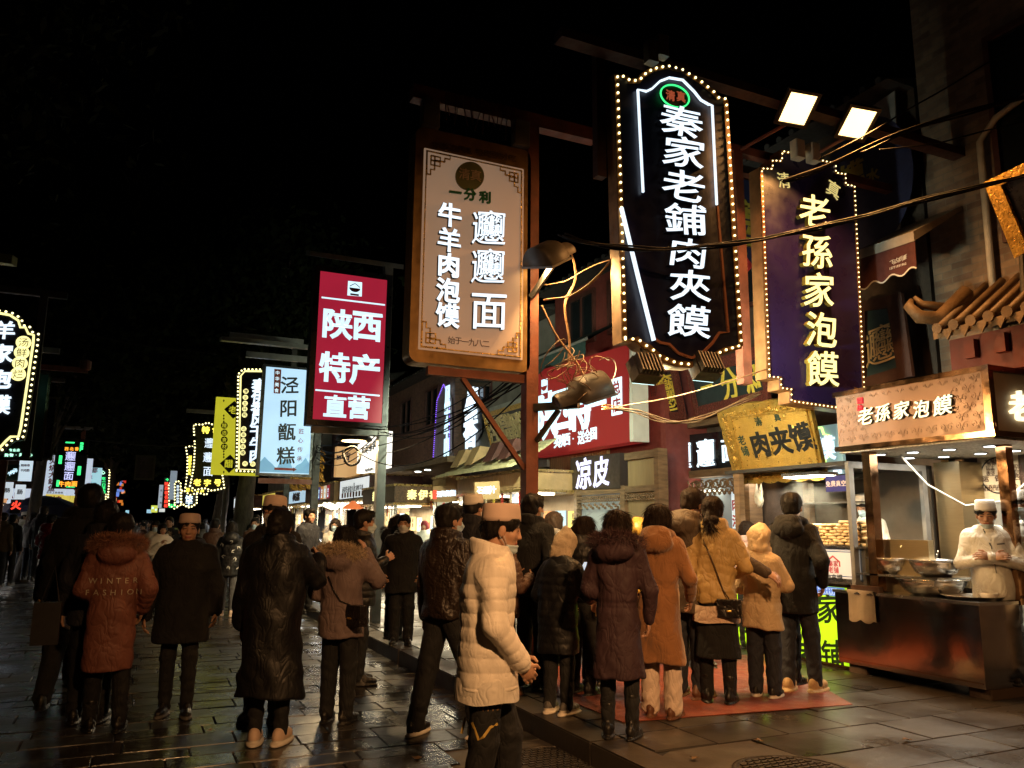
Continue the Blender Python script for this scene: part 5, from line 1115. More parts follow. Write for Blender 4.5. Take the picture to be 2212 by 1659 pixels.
a0, b1 = pl.px(*ZS(1265, 880)); a1, b0 = pl.px(*ZS(1640, 1250)); MB().rect(pl, a0, a1, b0, b1, .0, .012).build('sheet', M('cream poster', (.66, .52, .34), .6, var=.05), po)
ca, cb = pl.px(*ZS(1440, 1040)); r = (a1-a0)*.42; MB().strip(pl, [(ca+r*math.cos(q), cb+r*math.sin(q)) for q in np.linspace(0, 2*math.pi, 41)[:-1]], .014, .013, .016, True).build('ring', INK, po)
m = MB()
for j, row in enumerate(('文明健康', '有你有我')): m.text(pl, row, ca-.02+.02*j, cb+r*(.82-.12*j), .055, .013, .016, bold=.02)
for j, row in enumerate(('富强 民主 文明 和谐', '自由 平等 公正 法治', '爱国 敬业 诚信 友善')): m.text(pl, row, ca, cb+r*(.45-.17*j), .055, .013, .016, step=.052, bold=.01)
m.text(pl, '迎十四运 做文明西安人', ca, cb-r*.16, .075, .013, .016, step=.072, bold=.03); m.text(pl, '中共西安市委文明办', ca, cb-r*.62, .045, .013, .016); m.text(pl, '莲湖区北院门街道', ca, cb-r*.75, .045, .013, .016); m.build('lettering', DKBR, po)
m = MB(); m.tube([(7.5, 6.1, 2.42), (7.7, 5.95, 2.1), (8.0, 5.75, 1.88), (8.3, 5.5, 1.93), (8.5, 5.3, 2.2), (8.6, 5.2, 2.42)], .011, 6); m.tube([(8.5, 5.3, 2.2), (8.55, 5.25, 1.95), (8.6, 5.22, 1.72)], .009, 6); tag(m.build('hanging_cable', M('white cable', (.6, .58, .52), .5), None, True, (8.0, 5.7, 2.4)), 'white power cable looping under the noodle stall soffit', 'cable')
# bowls and trays on the counter
def bowl(c, r, h, label, mat=STEEL, group='steel bowls on the noodle counter'):
    m = MB(); m.lathe([(r*.55, 0), (r*.8, h*.3), (r*.97, h*.85), (r, h), (r+.018, h+.004), (r+.018, h+.012), (r-.01, h+.012), (r*.94, h*.85), (r*.76, h*.3), (r*.5, .012)], c, 36); return tag(m.build('mixing_bowl', mat, None, True, c), label, 'bowl', group)
bp = on(1955, 1240, 0, 7.05); z = CZ1
bowl((7.22, 5.62, z), .32, .15, 'widest steel basin resting flat on the noodle counter')
m = MB(); m.box(6.95, 7.46, 5.35, 6.3, z+.168, z+.185); tag(m.build('tray', STEEL, None, False, (7.4, 5.7, z+.168)), 'steel tray bridging the wide basin and carrying two bowls', 'tray')
bowl((7.2, 6.04, z+.186), .23, .15, 'left steel bowl up on the tray'); bowl((7.2, 5.55, z+.186), .24, .15, 'right steel bowl up on the tray, shining at its rim')

m = MB(); m.box(6.89, 6.965, 5.98, 6.34, z, z+.06, .01); tag(m.build('knife_case', M('dark wooden case', (.05, .025, .015), .4), None, False, (7.07, 5.95, z)), 'dark oblong case lying on the counter edge', 'case')
m = MB(); m.lathe([(.2, 0), (.25, .03), (.27, .035), (.24, .03), (.02, .012)], (7.19, 5.18, z), 30); tag(m.build('plate', WHITEW, None, True, (7.19, 5.18, z)), 'broad pale plate at the right end of the noodle counter', 'plate')
m = MB(); q = PX(6.9); nn = 12
vs = []
for j in range(7):
    for i in range(nn+1):
        a = -6.36+i*.34/nn; b = CZ1+.01-j*.052*(1+.05*math.sin(i)); vs.append(q.pt(a, b, .012+.012*math.sin(i*1.1+j*.2)+(.03 if j == 0 else 0)))
for i in range(nn+1): vs.append(Vector((7.1, 6.36-i*.34/nn, CZ1+.008)))
fs = [(j*(nn+1)+i, (j+1)*(nn+1)+i, (j+1)*(nn+1)+i+1, j*(nn+1)+i+1) for j in range(6) for i in range(nn)]+[(7*(nn+1)+i, i, i+1, 7*(nn+1)+i+1) for i in range(nn)]
vs2 = [v+Vector((-.006, 0, .004)) for v in vs]; k = len(vs); rim = []
m.add(vs+vs2, [f[::-1] for f in fs]+[tuple(i+k for i in f) for f in fs]); tag(m.build('cloth', M('grey dish cloth', (.22, .17, .12), .85, bump=.4, bscale=120), None, True, (6.9, 6.2, CZ1)), 'brownish dish cloth draped over the counter edge', 'cloth')

for i, (x, y, cl, lb) in enumerate(((7.72, 5.95, (.30, .03, .02), 'red sauce bottle on the bench behind the bowls'), (7.74, 6.08, (.06, .03, .015), 'dark soy bottle on the bench behind the bowls'), (7.73, 6.2, (.5, .4, .2), 'pale oil bottle on the bench behind the bowls'))):
    m = MB(); m.lathe([(.033, 0), (.035, .02), (.035, .13), (.016, .17), (.014, .22), (.018, .225), (.017, .24)], (x, y, 1.0), 12); tag(m.build('sauce_bottle', M('sauce bottle %d' % i, cl, .25), None, True, (x, y, 1.0)), lb, 'bottle', 'bottles behind the bowls')
tag(MB().box(7.6, 7.85, 5.75, 6.3, K, .998).build('side_bench', STEEL, None, False, (7.7, 6, K)), 'narrow steel bench holding the bottles inside the noodle stall', 'bench')
for i, (a, b, lb) in enumerate((((7.22, 6.02, 1.24), (7.12, 5.86, 1.46), 'steel ladle leaning out of the left bowl'), ((7.2, 5.58, 1.24), (7.06, 5.40, 1.42), 'steel ladle leaning out of the right bowl'))):
    m = MB(); m.tube([a, b], .007, 6); m.ball(a, .045, 10, 1, 1, .6); tag(m.build('ladle', STEEL, None, True, a), lb, 'ladle', 'ladles in the steel bowls')
for i in range(3):
    c = (7.2, 5.0+.0, CZ1+.001) if i == 0 else (7.3, 4.98, CZ1+.001)
    if i == 2: break
    m = MB(); m.lathe([(.05, 0), (.075, .05), (.08, .07), (.076, .07), (.07, .05), (.05, .012)], (c[0]-.12*i, c[1]+.02, c[2]), 16); tag(m.build('rice_bowl', WHITEW, None, True, (c[0]-.12*i, c[1]+.02, c[2])), ('inner' if i == 0 else 'outer')+' small white bowl at the near corner of the noodle counter', 'bowl', 'small white bowls')
# ================================================================== stall B (bun stall with the lime lightbox)
X1 = 7.0; t = thing('food_stall', 'bun stall with a lime green lightbox front and steel griddle top', 'stall', (7.6, 7.4, K))
yr, zb = px2(X1, 1840, 1462); LIME = E('lit lime panel', (.50, .92, .012), .95); YB0, YB1 = yr, 8.25; 
m = MB(); m.box(X1+.012, 8.1, YB0, YB1, K, 1.02); m.build('body', M('dark steel body', (.10, .09, .08), .35, .8), t)
pl = PX(X1); a0, a1 = -YB1, -YB0; MB().rect(pl, a0, a1, .19, 1.0, -.01, 0).build('lightbox', LIME, t); m = MB(); m.box(X1-.02, X1+.011, YB0-.02, YB1+.02, K+.005, .189); m.box(X1-.03, 8.12, YB0-.02, YB1+.02, 1.001, 1.035); m.build('trim', BRONZE, t)
GL = M('lime board letters', (.008, .03, .006), .5)
m = MB(); b5 = dict(bold=.02, rise=.06, warp=.03)
for ch, x, y, s in (('秦', 1738, 1322, .33), ('家', 1790, 1315, .33), ('肉', 1600, 1340, .3), ('夹', 1662, 1398, .30), ('馍', 1705, 1402, .30), ('老', 1742, 1412, .32), ('铺', 1800, 1415, .33)):
    a, b = pl.px(x, y); m.char(pl, ch, a, b, s, .001, .006, **b5)
m.build('lettering', GL, t)
m = MB(); a, b = pl.px(1790, 1275); m.rect(pl, -YB0-.65, -YB0-.02, .90, .995, .001, .005); bl = m.build('patterned_band', E('blue print band', (.1, .22, .75), .7), t)
m = MB()
for i in range(16): a = -YB0-.62+i*.038; m.strip(pl, [(a, .91), (a+.012, .95), (a+.024, .91)], .007, .006, .008); m.strip(pl, [(a, .985), (a+.012, .96), (a+.024, .985)], .006, .006, .008)
m.build('pattern', E('pale print', (.6, .8, 1), .8, sample=False), bl)
m = MB(); m.slab(pl, [(-8.0+.14*math.cos(q), .56+.16*math.sin(q)) for q in np.linspace(0, 2*math.pi, 21)[:-1]], .001, .005); m.build('picture_disc', E('pale blue picture', (.45, .72, .9), .8, sample=False), t)
# price panel and steel warmer above the counter top
WX = 7.06; pl2 = PX(WX); m = MB(); m.box(WX+.012, 7.7, 6.28, 7.25, 1.036, 1.42); m.build('warmer', STEEL, t)
PAN = E('lit name panel', (.80, .74, .66), .5); m = MB(); m.rect(pl2, -7.24, -6.36, 1.09, 1.40, -.01, 0); pn = m.build('name_panel', PAN, t)
m = MB(); a, b = pl2.px(1772, 1226); m.char(pl2, '饃', a, b, .24, .001, .004, bold=.02); m.char(pl2, '夾', a-.26, b, .24, .001, .004, bold=.02); m.build('lettering', M('blue letters', (.04, .09, .25), .5), pn)
a, b = pl2.px(*ZG(1218, 1435)); m = MB(); m.strip(pl2, [(a-.09, b+.0), (a-.09, b+.05), (a, b+.11), (a+.09, b+.05), (a+.09, b)], .018, .001, .004); m.text(pl2, '秦家', a, b+.03, .07, .001, .004); m.text(pl2, '老铺', a, b-.04, .07, .001, .004); m.build('red_emblem', REDINK, pn)
m = MB(); m.text(pl2, '肉夹馍', a, b-.12, .075, .001, .004); m.build('small_lettering', INK, pn); MB().frame(pl2, -7.0, -6.38, 1.11, 1.38, .008, .001, .003).build('border', M('blue letters', (.04, .09, .25), .5), pn)
MB().box(7.0, 7.75, 6.26, 7.27, 1.421, 1.44).build('warmer_top', STEEL, t)
m = MB(); m.box(7.02, 7.1, 8.15, 8.25, K, 2.32); m.build('post', WOOD, t); m = MB(); m.box(8.2, 8.3, 8.15, 8.25, K, 3.2); m.build('post', WOOD, t)
MB().box(7.0, 8.4, 6.42, 8.4, 2.32, 2.36).build('canopy', M('dark canopy sheet', (.05, .045, .04), .5, .4), t)
# steamy back
MB().box(8.35, 8.4, 6.42, 8.4, K, 2.32).build('back_panel', M('stained dark panel', (.07, .055, .04), .55, .1, var=.15), t)
m = MB()
for i in range(4): m.box(8.1, 8.34, 7.2, 8.35, 1.35+.3*i, 1.365+.3*i)
m.build('shelf', GALV, t)
# bright lamp tray
p = on(1730, 1049, 0, 7.15); m = MB(); m.box(7.12, 7.42, p.y-.32, p.y+.28, 2.24, 2.28); lf = m.build('lamp_tray', STEEL, t); MB().box(7.135, 7.405, p.y-.30, p.y+.26, 2.225, 2.239).build('lamp', E('bun lamp', (1, .93, .75), 22), lf); downlight((7.27, p.y, 2.21), .26, .5, 38, (1, .85, .55), t)
for y in (7.75, 7.95): MB().box(7.3, 7.42, y-.08, y+.08, 2.28, 2.31).build('lamp', E('dim strip lamp', (1, .9, .5), 5), t)
# buns
BUN = M('baked bun', (.62, .43, .22), .7, var=.35, scale=14, bump=.3); mb = MB(); mb.lathe([(.02, -.016), (.045, -.016), (.055, -.004), (.055, .006), (.045, .016), (.02, .018)], (0, 0, 0), 14)
me = bpy.data.meshes.new('bun'); me.from_pydata(mb.v, [], mb.f); me.shade_smooth(); me.materials.append(BUN); nb = 0
for lay in range(9):
    for i in range(8 - (lay > 6)*2):
        for j in range(2):
            if nb >= 118: break
            o = bpy.data.objects.new('flat_bun', me); C.objects.link(o); o.location = (7.16+j*.115+random.uniform(-.008, .008), 6.34+i*.108+(lay % 2)*.05+random.uniform(-.01, .01)-0*lay, 1.458+lay*.034); o.rotation_euler = (random.uniform(-.12, .12), random.uniform(-.12, .12), random.uniform(0, 6)); o.scale = (random.uniform(.92, 1.08),)*3; nb += 1
            tag(o, 'round pale flat bun in the high stack on the warmer', 'bun', 'flat buns stacked on the warmer')
c = (7.3, 7.42, 1.036); m = MB(); m.lathe([(.2, 0), (.21, .02), (.215, .30), (.225, .31), (.21, .315), (.2, .3), (.19, .03), (.02, .02)], c, 30); tag(m.build('stock_pot', STEEL, None, True, c), 'dented steel stock pot steaming beside the buns', 'pot')
# plastic bag, blue card, hanging things
pl = PX(7.05); bgp = on(1640, 1070, 0, 7.1)
g = G((-.14, -.08, -.2), (.14, .08, .2), .012); g.ell((0, 0, -.04), (.10, .045, .11), .02); g.cone((-.06, 0, .02), (-.07, 0, .15), .02, .012); g.cone((.06, 0, .02), (.07, 0, .15), .02, .012); g.noise(.008, (40, 40, 30), 4); o = link_mesh('plastic_bag', g.mesh('plastic_bag'), M('white film', (.55, .52, .46), .35, trans=.3), None, bgp); o.rotation_euler = (0, 0, rad(70)); tag(o, 'white plastic bag hanging under the gilt board', 'bag')
pl = PX(7.02); a0, b1 = pl.px(*ZG(1168, 838)); a1, b0 = pl.px(*ZG(1312, 936)); t2 = thing('card_sign', 'small deep blue card with four white characters by the bun lamp', 'sign', pl.pt((a0+a1)/2, b0)); MB().rect(pl, a0, a1, b0, b1, 0, .012).build('card', M('deep blue card', (.025, .025, .16), .5), t2); m = MB(); m.text(pl, '免费真空', (a0+a1)/2, (b0+b1)/2, (a1-a0)*.23, .013, .016, bold=.02); m.build('lettering', M('pinkish white letters', (.6, .5, .5), .6), t2)
# gilt board leaning out over the bun stall
cen = on(1672, 958, 0, 7.15); n = Vector((-.93, 0, -.36)); u = Vector((0, -1, 0)); v = n.normalized().cross(u); pl = P(cen, u, v)
qs = [pl.px(*ZG(*z)) for z in ((570, 885), (1165, 850), (1050, 335), (445, 410))]
t = thing('gilt_board', 'gold leaf signboard with black characters in a carved frame, tilted over the bun stall', 'sign', pl.pt(0, min(q[1] for q in qs)))
bot = [(qs[0][0]+(qs[1][0]-qs[0][0])*i/24, qs[0][1]+(qs[1][1]-qs[0][1])*i/24-.03*abs(math.sin(i*math.pi/4))) for i in range(25)]; top = [(qs[2][0]+(qs[3][0]-qs[2][0])*i/24, qs[2][1]+(qs[3][1]-qs[2][1])*i/24+.05*math.sin(math.pi*i/24)+.02*abs(math.sin(i*math.pi/6))) for i in range(25)]
lf = [(qs[3][0]+(qs[0][0]-qs[3][0])*i/12-.02*abs(math.sin(i*math.pi/3)), qs[3][1]+(qs[0][1]-qs[3][1])*i/12) for i in range(1, 12)]
GOLDB = M('gilt frame', (.58, .36, .08), .36, .75, var=.25, scale=9, bump=.5, bscale=30)
MB().slab(pl, rotate_ccw(bot+top+lf), -.06, 0).build('frame', GOLDB, t)
ib = [pl.px(*ZG(*z)) for z in ((628, 805), (1125, 760), (1040, 392), (545, 450))]; MB().slab(pl, rotate_ccw(ib), .001, .008).build('panel', GOLDF, t); MB().strip(pl, ib, .03, .002, .022, True).build('moulding', GOLD, t)
m = MB(); rr = random.Random(5)
def vine(p, q, n, w_):
    for i in range(n):
        f = (i+.5)/n; a = p[0]+(q[0]-p[0])*f; b = p[1]+(q[1]-p[1])*f; s = w_*rr.uniform(.35, .5); fl = 1 if i % 2 else -1
        pts = [(a+fl*s*(.15+.85*k/7)*math.cos(k*.9+rr.random()), b+s*(.15+.85*k/7)*math.sin(k*.9)) for k in np.linspace(0, 7, 15)]; m.tube([pl.pt(x, y, .012) for x, y in pts], .009, 5)
        for k in range(4): m.ball(pl.pt(a+rr.uniform(-w_, w_)*.5, b+rr.uniform(-w_, w_)*.4, .01), rr.uniform(.008, .018), 6)
mid = lambda p, q, f=.5: (p[0]*(1-f)+q[0]*f, p[1]*(1-f)+q[1]*f)
vine(mid(qs[3], ib[3]), mid(qs[0], ib[0]), 11, .11); vine(mid(qs[0], ib[0]), mid(qs[1], ib[1]), 18, .09); vine(mid(qs[3], ib[3]), mid(qs[2], ib[2]), 16, .07)
m.build('carving', GOLD, t, True)
chars(MB(), pl, ZG, [('肉', 735, 625, 135), ('夹', 868, 600, 150), ('馍', 1008, 572, 160)], .009, .018, bold=.035, rise=.06, warp=.03).build('lettering', INK, t); chars(MB(), pl, ZG, [('清', 722, 474, 46), ('真', 848, 443, 46), ('老', 612, 596, 50), ('铺', 635, 668, 50)], .009, .016, bold=.02).build('small_lettering', M('dark green ink', (.02, .04, .025), .5), t)
# neon bun sign behind the gilt board
pl = PX(7.6); t = thing('neon_sign', 'white and green outlined neon sign half hidden behind the gilt board', 'sign', pl.pt(*pl.px(*ZG(1180, 820)))); a0, b1 = pl.px(*ZG(1090, 510)); a1, b0 = pl.px(*ZG(1285, 820)); MB().rect(pl, a0, a1, b0, b1, -.05, 0).build('panel', E('lit grey green panel', (.35, .5, .48), .5), t)
m = MB(); m.strip(pl, poly_px(pl, ZG, [(1095, 520), (1145, 515), (1160, 560), (1190, 565), (1210, 620), (1200, 700), (1170, 720), (1160, 800)]), .02, .004, .03); m.build('neon_tube', E('lime neon', (.6, 1, .2), 2.5), t); chars(MB(), pl, ZG, [('馍', 1170, 650, 130)], .004, .03, bold=.03).build('lettering', LW, t); chars(MB(), pl, ZG, [('店', 1250, 785, 60)], .004, .03, bold=.03).build('small_lettering', LW, t)
# steam over the pot
sv = bpy.data.materials.new('steam'); sv.use_nodes = True; nn_ = sv.node_tree; nn_.nodes.remove(nn_.nodes['Principled BSDF']); pv = nn_.nodes.new('ShaderNodeVolumePrincipled'); pv.inputs['Color'].default_value = (.9, .88, .8, 1)
tc = nn_.nodes.new('ShaderNodeTexCoord'); nz = nn_.nodes.new('ShaderNodeTexNoise'); nz.inputs['Scale'].default_value = 3.2; nz.inputs['Detail'].default_value = 4; nz.inputs['Distortion'].default_value = .8; nn_.links.new(tc.outputs['Object'], nz.inputs['Vector']); r = nn_.nodes.new('ShaderNodeMapRange'); r.inputs[1].default_value = .45; r.inputs[2].default_value = .75; r.inputs[3].default_value = 0; r.inputs[4].default_value = .55; nn_.links.new(nz.outputs['Fac'], r.inputs[0]); nn_.links.new(r.outputs[0], pv.inputs['Density']); nn_.links.new(pv.outputs[0], nn_.nodes['Material Output'].inputs['Volume'])
m = MB(); m.lathe([(.18, 0), (.3, .2), (.38, .5), (.34, .75), (.15, .85)], (7.45, 7.35, 1.36), 20); o = m.build('steam', sv, None, True, (7.45, 7.35, 1.36)); tag(o, 'pale steam drifting up from the stock pot', 'steam', kind='stuff')
# ================================================================== wall boards and shop fronts of the right row
def board(pl, Zq, quad, label, name, mats, txts=(), thick=.08, frame=None, fw_=.06, cat='sign', edge=None):
    "board whose face corners (BL, BR, TR, TL) are given"
    q = [pl.px(*Zq(*z)) for z in quad]; t = thing(name, label, cat, pl.pt((q[0][0]+q[1][0])/2, min(q[0][1], q[1][1])))
    MB().slab(pl, rotate_ccw(q), -thick, 0).build('panel', mats, t)
    if frame: MB().strip(pl, q, fw_, .001, .05, True).build('frame', frame, t)
    for items, m_, kk in txts: chars(MB(), pl, Zq, items, .002, kk.get('d', .012), **{k: v for k, v in kk.items() if k != 'd'}).build('lettering', m_, t)
    return t, q
def leanP(X, x, y, lean=.30):
    c = on(x, y, 0, X); n = Vector((-1, 0, -lean)).normalized(); u = Vector((0, -1, 0)); return P(c, u, n.cross(u))
# red specialities board
t, q = board(PX(7.5), ZF, ((60, 1062), (925, 925), (925, 60), (60, 310)), 'broad red lightbox board of the specialities shop with white characters', 'shop_board', E('lit red board', (.26, .016, .014), .62), [([('陕', 195, 690, 210), ('西', 335, 645, 210), ('特', 485, 630, 205), ('产', 625, 600, 205)], LB, dict(bold=.035)), (col('买陕西', 285, 922, 375, 902, 58)+[('·', 428, 895, 40)]+col('送全国', 500, 885, 610, 850, 62), LB, dict(bold=.02))], thick=.3)
pl = PX(7.5); a, b = pl.px(*ZF(815, 440)); m = MB(); a0, b0 = pl.px(*ZF(770, 695)); a1, b1 = pl.px(*ZF(858, 345)); m.rect(pl, a0, a1, b0, b1, .002, .01); bd = m.build('badge', LB, t); MB().text(pl, '总店', (a0+a1)/2, (b0+b1)/2, (a1-a0)*.8, .011, .014, step=(b1-b0)*.46, vert=True, bold=.03).build('badge_lettering', M('red board letters', (.35, .02, .02), .5), bd)
MB().box(7.5, 7.82, -q[1][0]-.12, -q[1][0]-.01, q[1][1], q[2][1]).build('end_plate', WHITEW, t)
a0, b0 = pl.px(*ZF(148, 500)); a1, b1 = pl.px(*ZF(200, 360)); m = MB().rect(pl, a0, a1, b0, b1, .002, .008); bd = m.build('badge', LB, t); m = MB(); ca, cb = (a0+a1)/2, (b0+b1)/2; m.slab(pl, [(ca+.13*math.cos(s), cb+.1*math.sin(s)) for s in np.linspace(math.pi, 2*math.pi, 12)], .009, .012); m.build('badge_emblem', REDINK, bd)
# awning above it
aw = thing('awning', 'dark green scalloped awning rolled above the red board', 'awning', (7.3, 13, 4.6)); m = MB(); n = 27
for i in range(n):
    y0, y1 = 12.25+i*.12, 12.25+(i+1)*.12
    m.add([(8.08, y0, 5.5), (8.08, y1, 5.5), (7.15, y1, 4.98), (7.15, y0, 4.98)], [(0, 1, 2, 3)]); m.add([(7.15, y0, 4.98), (7.15, y1, 4.98), (7.15, y1, 4.70-.06*math.sin((i+1)*.9)), (7.15, y0, 4.70-.06*math.sin(i*.9))], [(0, 1, 2, 3)])
    m.add([(8.08, y0, 5.48), (8.08, y1, 5.48), (7.17, y1, 4.96), (7.17, y0, 4.96)], [(3, 2, 1, 0)])
m.build('canvas', M('dark green canvas', (.012, .03, .028), .8), aw); MB().tube([(7.15, 12.2, 4.98), (7.15, 15.5, 4.98)], .03, 8).build('rail', GALV, aw)
# liang pi kiosk
pk = PX(7.4); BRNP = M('brown sign panel', (.032, .02, .016), .5)
t, q = board(pk, ZF, ((402, 1345), (838, 1335), (838, 1020), (402, 1068)), 'brown square sign with two lilac characters over the timber kiosk', 'shop_board', BRNP, [([('凉', 520, 1205, 150), ('皮', 675, 1185, 150)], E('lilac sign light', (.72, .70, 1), 1.3), dict(bold=.02, rise=.05))], thick=.25)
kx0, kx1 = -pk.px(*ZF(1165, 1200))[0], -pk.px(*ZF(425, 1400))[0]; kt = thing('kiosk', 'carved timber kiosk front with pale glass and plank panels beneath the brown sign', 'kiosk', (7.6, (kx0+kx1)/2, K)); zt = q[0][1]
m = MB(); m.box(7.42, 7.6, kx0-.02, kx0+.1, K, zt+.55); m.build('post', WOOD, kt); m = MB(); m.box(7.42, 7.6, kx1-.1, kx1, K, zt); m.build('post', WOOD, kt); m = MB(); ym = -pk.px(*ZF(850, 1400))[0]; m.box(7.42, 7.6, ym-.07, ym+.07, K, zt); m.build('post', WOOD, kt)
m = MB(); m.box(7.43, 7.5, kx0+.1, ym-.07, zt+.42, zt+.54); m.box(7.43, 7.5, kx0+.1, ym-.07, zt-.12, zt-.02); m.box(7.43, 7.5, ym+.07, kx1-.1, zt-.12, zt-.01); m.build('rail', WOOD, kt)
MB().box(7.5, 7.53, kx0+.1, ym-.07, K, zt+.42).build('plank_panel', M('pale planks', (.26, .18, .09), .6, var=.35, scale=3, bump=.3, bscale=18, stretch=(1, 1, .2)), kt)
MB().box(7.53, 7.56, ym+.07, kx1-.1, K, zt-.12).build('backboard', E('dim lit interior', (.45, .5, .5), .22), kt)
m = MB(); rr = random.Random(3); pkk = PX(7.43)
for i in range(22):
    a = -kx1+.12+(kx1-ym-.2)*i/21; m.tube([pkk.pt(a+.05*math.cos(s), zt-.2+.05*math.sin(s), .0) for s in np.linspace(0, 5, 8)], .014, 5); m.ball(pkk.pt(a, zt-.30-.03*(i % 3), 0), .03, 6)
for j in range(14): m.tube([pkk.pt(-kx1+.14+.05*math.cos(s), zt-.4-j*.1+.05*math.sin(s), 0) for s in np.linspace(0, 5, 8)], .013, 5); 
for i in range(12): a = -ym+.1+(ym-kx0-.24)*i/11; m.tube([pkk.pt(a+.05*math.cos(s), zt-.2+.05*math.sin(s), .0) for s in np.linspace(0, 5, 8)], .013, 5)
m.build('carving', WOOD, kt, True)
MB().box(7.42, 7.9, kx0, kx1, K, 1.05).build('counter', WOODD, kt)
# biang restaurant front
XB = 8.55; pb = PX(XB); fr = thing('timber_hatch', 'carved timber shop front with an open hatch behind the queue', 'shop front', (8.7, 9.2, K))
y0, y1 = -pb.px(*ZG(660, 1000))[0], -pb.px(*ZG(105, 900))[0]
m = MB(); m.box(XB, 8.8, y0, y0+.16, K, 3.6); m.box(XB, 8.8, y1-.16, y1, K, 3.9); m.box(XB+.01, 8.8, y0+.16, y1-.16, 3.32, 3.5); m.box(XB+.01, 8.8, y0+.16, y1-.16, 2.46, 2.58); m.build('frame', WOOD, fr)
t, q = board(PX(8.6), ZG, ((145, 828), (565, 790), (565, 530), (145, 575)), 'black glossy board with three big white outlined noodle characters', 'shop_board', M('glossy black board', (.008, .008, .010), .12), [([('𰻝', 222, 700, 118), ('𰻝', 372, 682, 128), ('面', 530, 668, 120)], LW, dict(bold=.004, d=.03, wx=.95))], thick=.06)
m = MB(); pbb = PX(XB-.01)
for i in range(30):
    a = -y1+.2+(y1-y0-.4)*i/29; r = .05+.025*(i % 3); m.tube([pbb.pt(a+r*math.cos(s+i), 2.33+.7*r*math.sin(s+i), 0) for s in np.linspace(0, 5.2, 9)], .016, 5); m.ball(pbb.pt(a, 2.22-.04*(i % 2), 0), .035, 6)
for sg, yy in ((1, y0+.2), (-1, y1-.2)):
    for j in range(18): m.tube([pbb.pt(-yy+.05*sg*math.cos(s+j), 2.2-j*.1+.05*math.sin(s+j), 0) for s in np.linspace(0, 5.2, 9)], .015, 5)
m.build('carving', WOOD, fr, True)
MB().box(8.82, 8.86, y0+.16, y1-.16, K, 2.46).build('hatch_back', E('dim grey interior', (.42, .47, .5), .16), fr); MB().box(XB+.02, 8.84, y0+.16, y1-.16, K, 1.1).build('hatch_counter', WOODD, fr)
for zx in (350, 425):
    p = on(*ZG(zx, 945), 0, 8.7); MB().box(8.55, 8.8, p.y-.09, p.y+.09, p.z, p.z+.03).build('lamp', E('hatch lamp', (1, .97, .75), 8), fr)
downlight((8.62, 9.2, 2.3), .2, 1.2, 14, (1, .93, .75), fr)
a0, b1 = PX(8.7).px(*ZG(545, 940)); a1, b0 = PX(8.7).px(*ZG(612, 1185)); t = thing('menu_board', 'narrow white lit menu board with red characters inside the hatch', 'menu board', PX(8.7).pt((a0+a1)/2, b0)); MB().rect(PX(8.7), a0, a1, b0, b1, 0, .02).build('panel', E('lit menu white', (.75, .85, .9), .8), t); MB().text(PX(8.7), '肉汤', (a0+a1)/2, b0+.25, .2, .021, .024, step=.26, vert=True, bold=.03).build('lettering', REDINK, t)
m = MB(); m.box(XB-.05, XB+.1, y1+.02, y1+.35, K, 4.2); tag(m.build('stone_pier', PLAST, None, False, (XB, y1+.2, K)), 'grey rendered pier between the kiosk and the noodle shop front', 'pier')
# leaning boards above: gold noodle character, dark board with gold strokes
YG = M('yellow gilt letters', (.75, .58, .08), .4, .2)
RC = M('red black carved frame', (.10, .022, .014), .45, .1, var=.6, scale=40, bump=.8, bscale=40)
lpn = leanP(8.15, *ZG(105, 290), .22)
board(lpn, ZG, ((60, 438), (225, 432), (165, 110), (15, 140)), 'dark board with one huge gold noodle character, leaning out in a carved red frame', 'shop_board', SIGNB, [([('𰻝', 112, 285, 175)], YG, dict(bold=.0, wx=.85))], frame=RC, fw_=.2)
lpn = leanP(8.15, *ZG(520, 270), .22)
board(lpn, ZG, ((320, 415), (790, 300), (740, 10), (265, 150)), 'dark green board with yellow brush strokes, leaning out in a carved red frame', 'shop_board', M('deep green board', (.012, .022, .022), .4), [([('一', 375, 245, 110), ('分', 525, 225, 170), ('利', 690, 190, 200)], YG, dict(bold=.025, rise=.12, warp=.05, wx=.75))], frame=RC, fw_=.2)
board(leanP(8.2, *ZG(660, 25), .1), ZG, ((605, 50), (725, 22), (720, -15), (600, 10)), 'small black tablet with white characters on top of the green board', 'shop_board', SIGNB, [(col('特色小吃', 622, 22, 705, 5, 30), M('white letters', (.6, .6, .58), .6), dict(bold=.02))])
board(PX(8.5), Z4, ((600, 1480), (806, 1425), (760, 1110), (600, 1140)), 'blue grey board with a large cream noodle character above the noodle stall', 'shop_board', M('teal board', (.015, .045, .065), .5), [([('𰻝', 692, 1300, 165)], M('cream letters', (.62, .5, .3), .5), dict(bold=.0, rise=.12))], frame=M('dark worn frame', (.06, .025, .018), .7, bump=.4), fw_=.26)
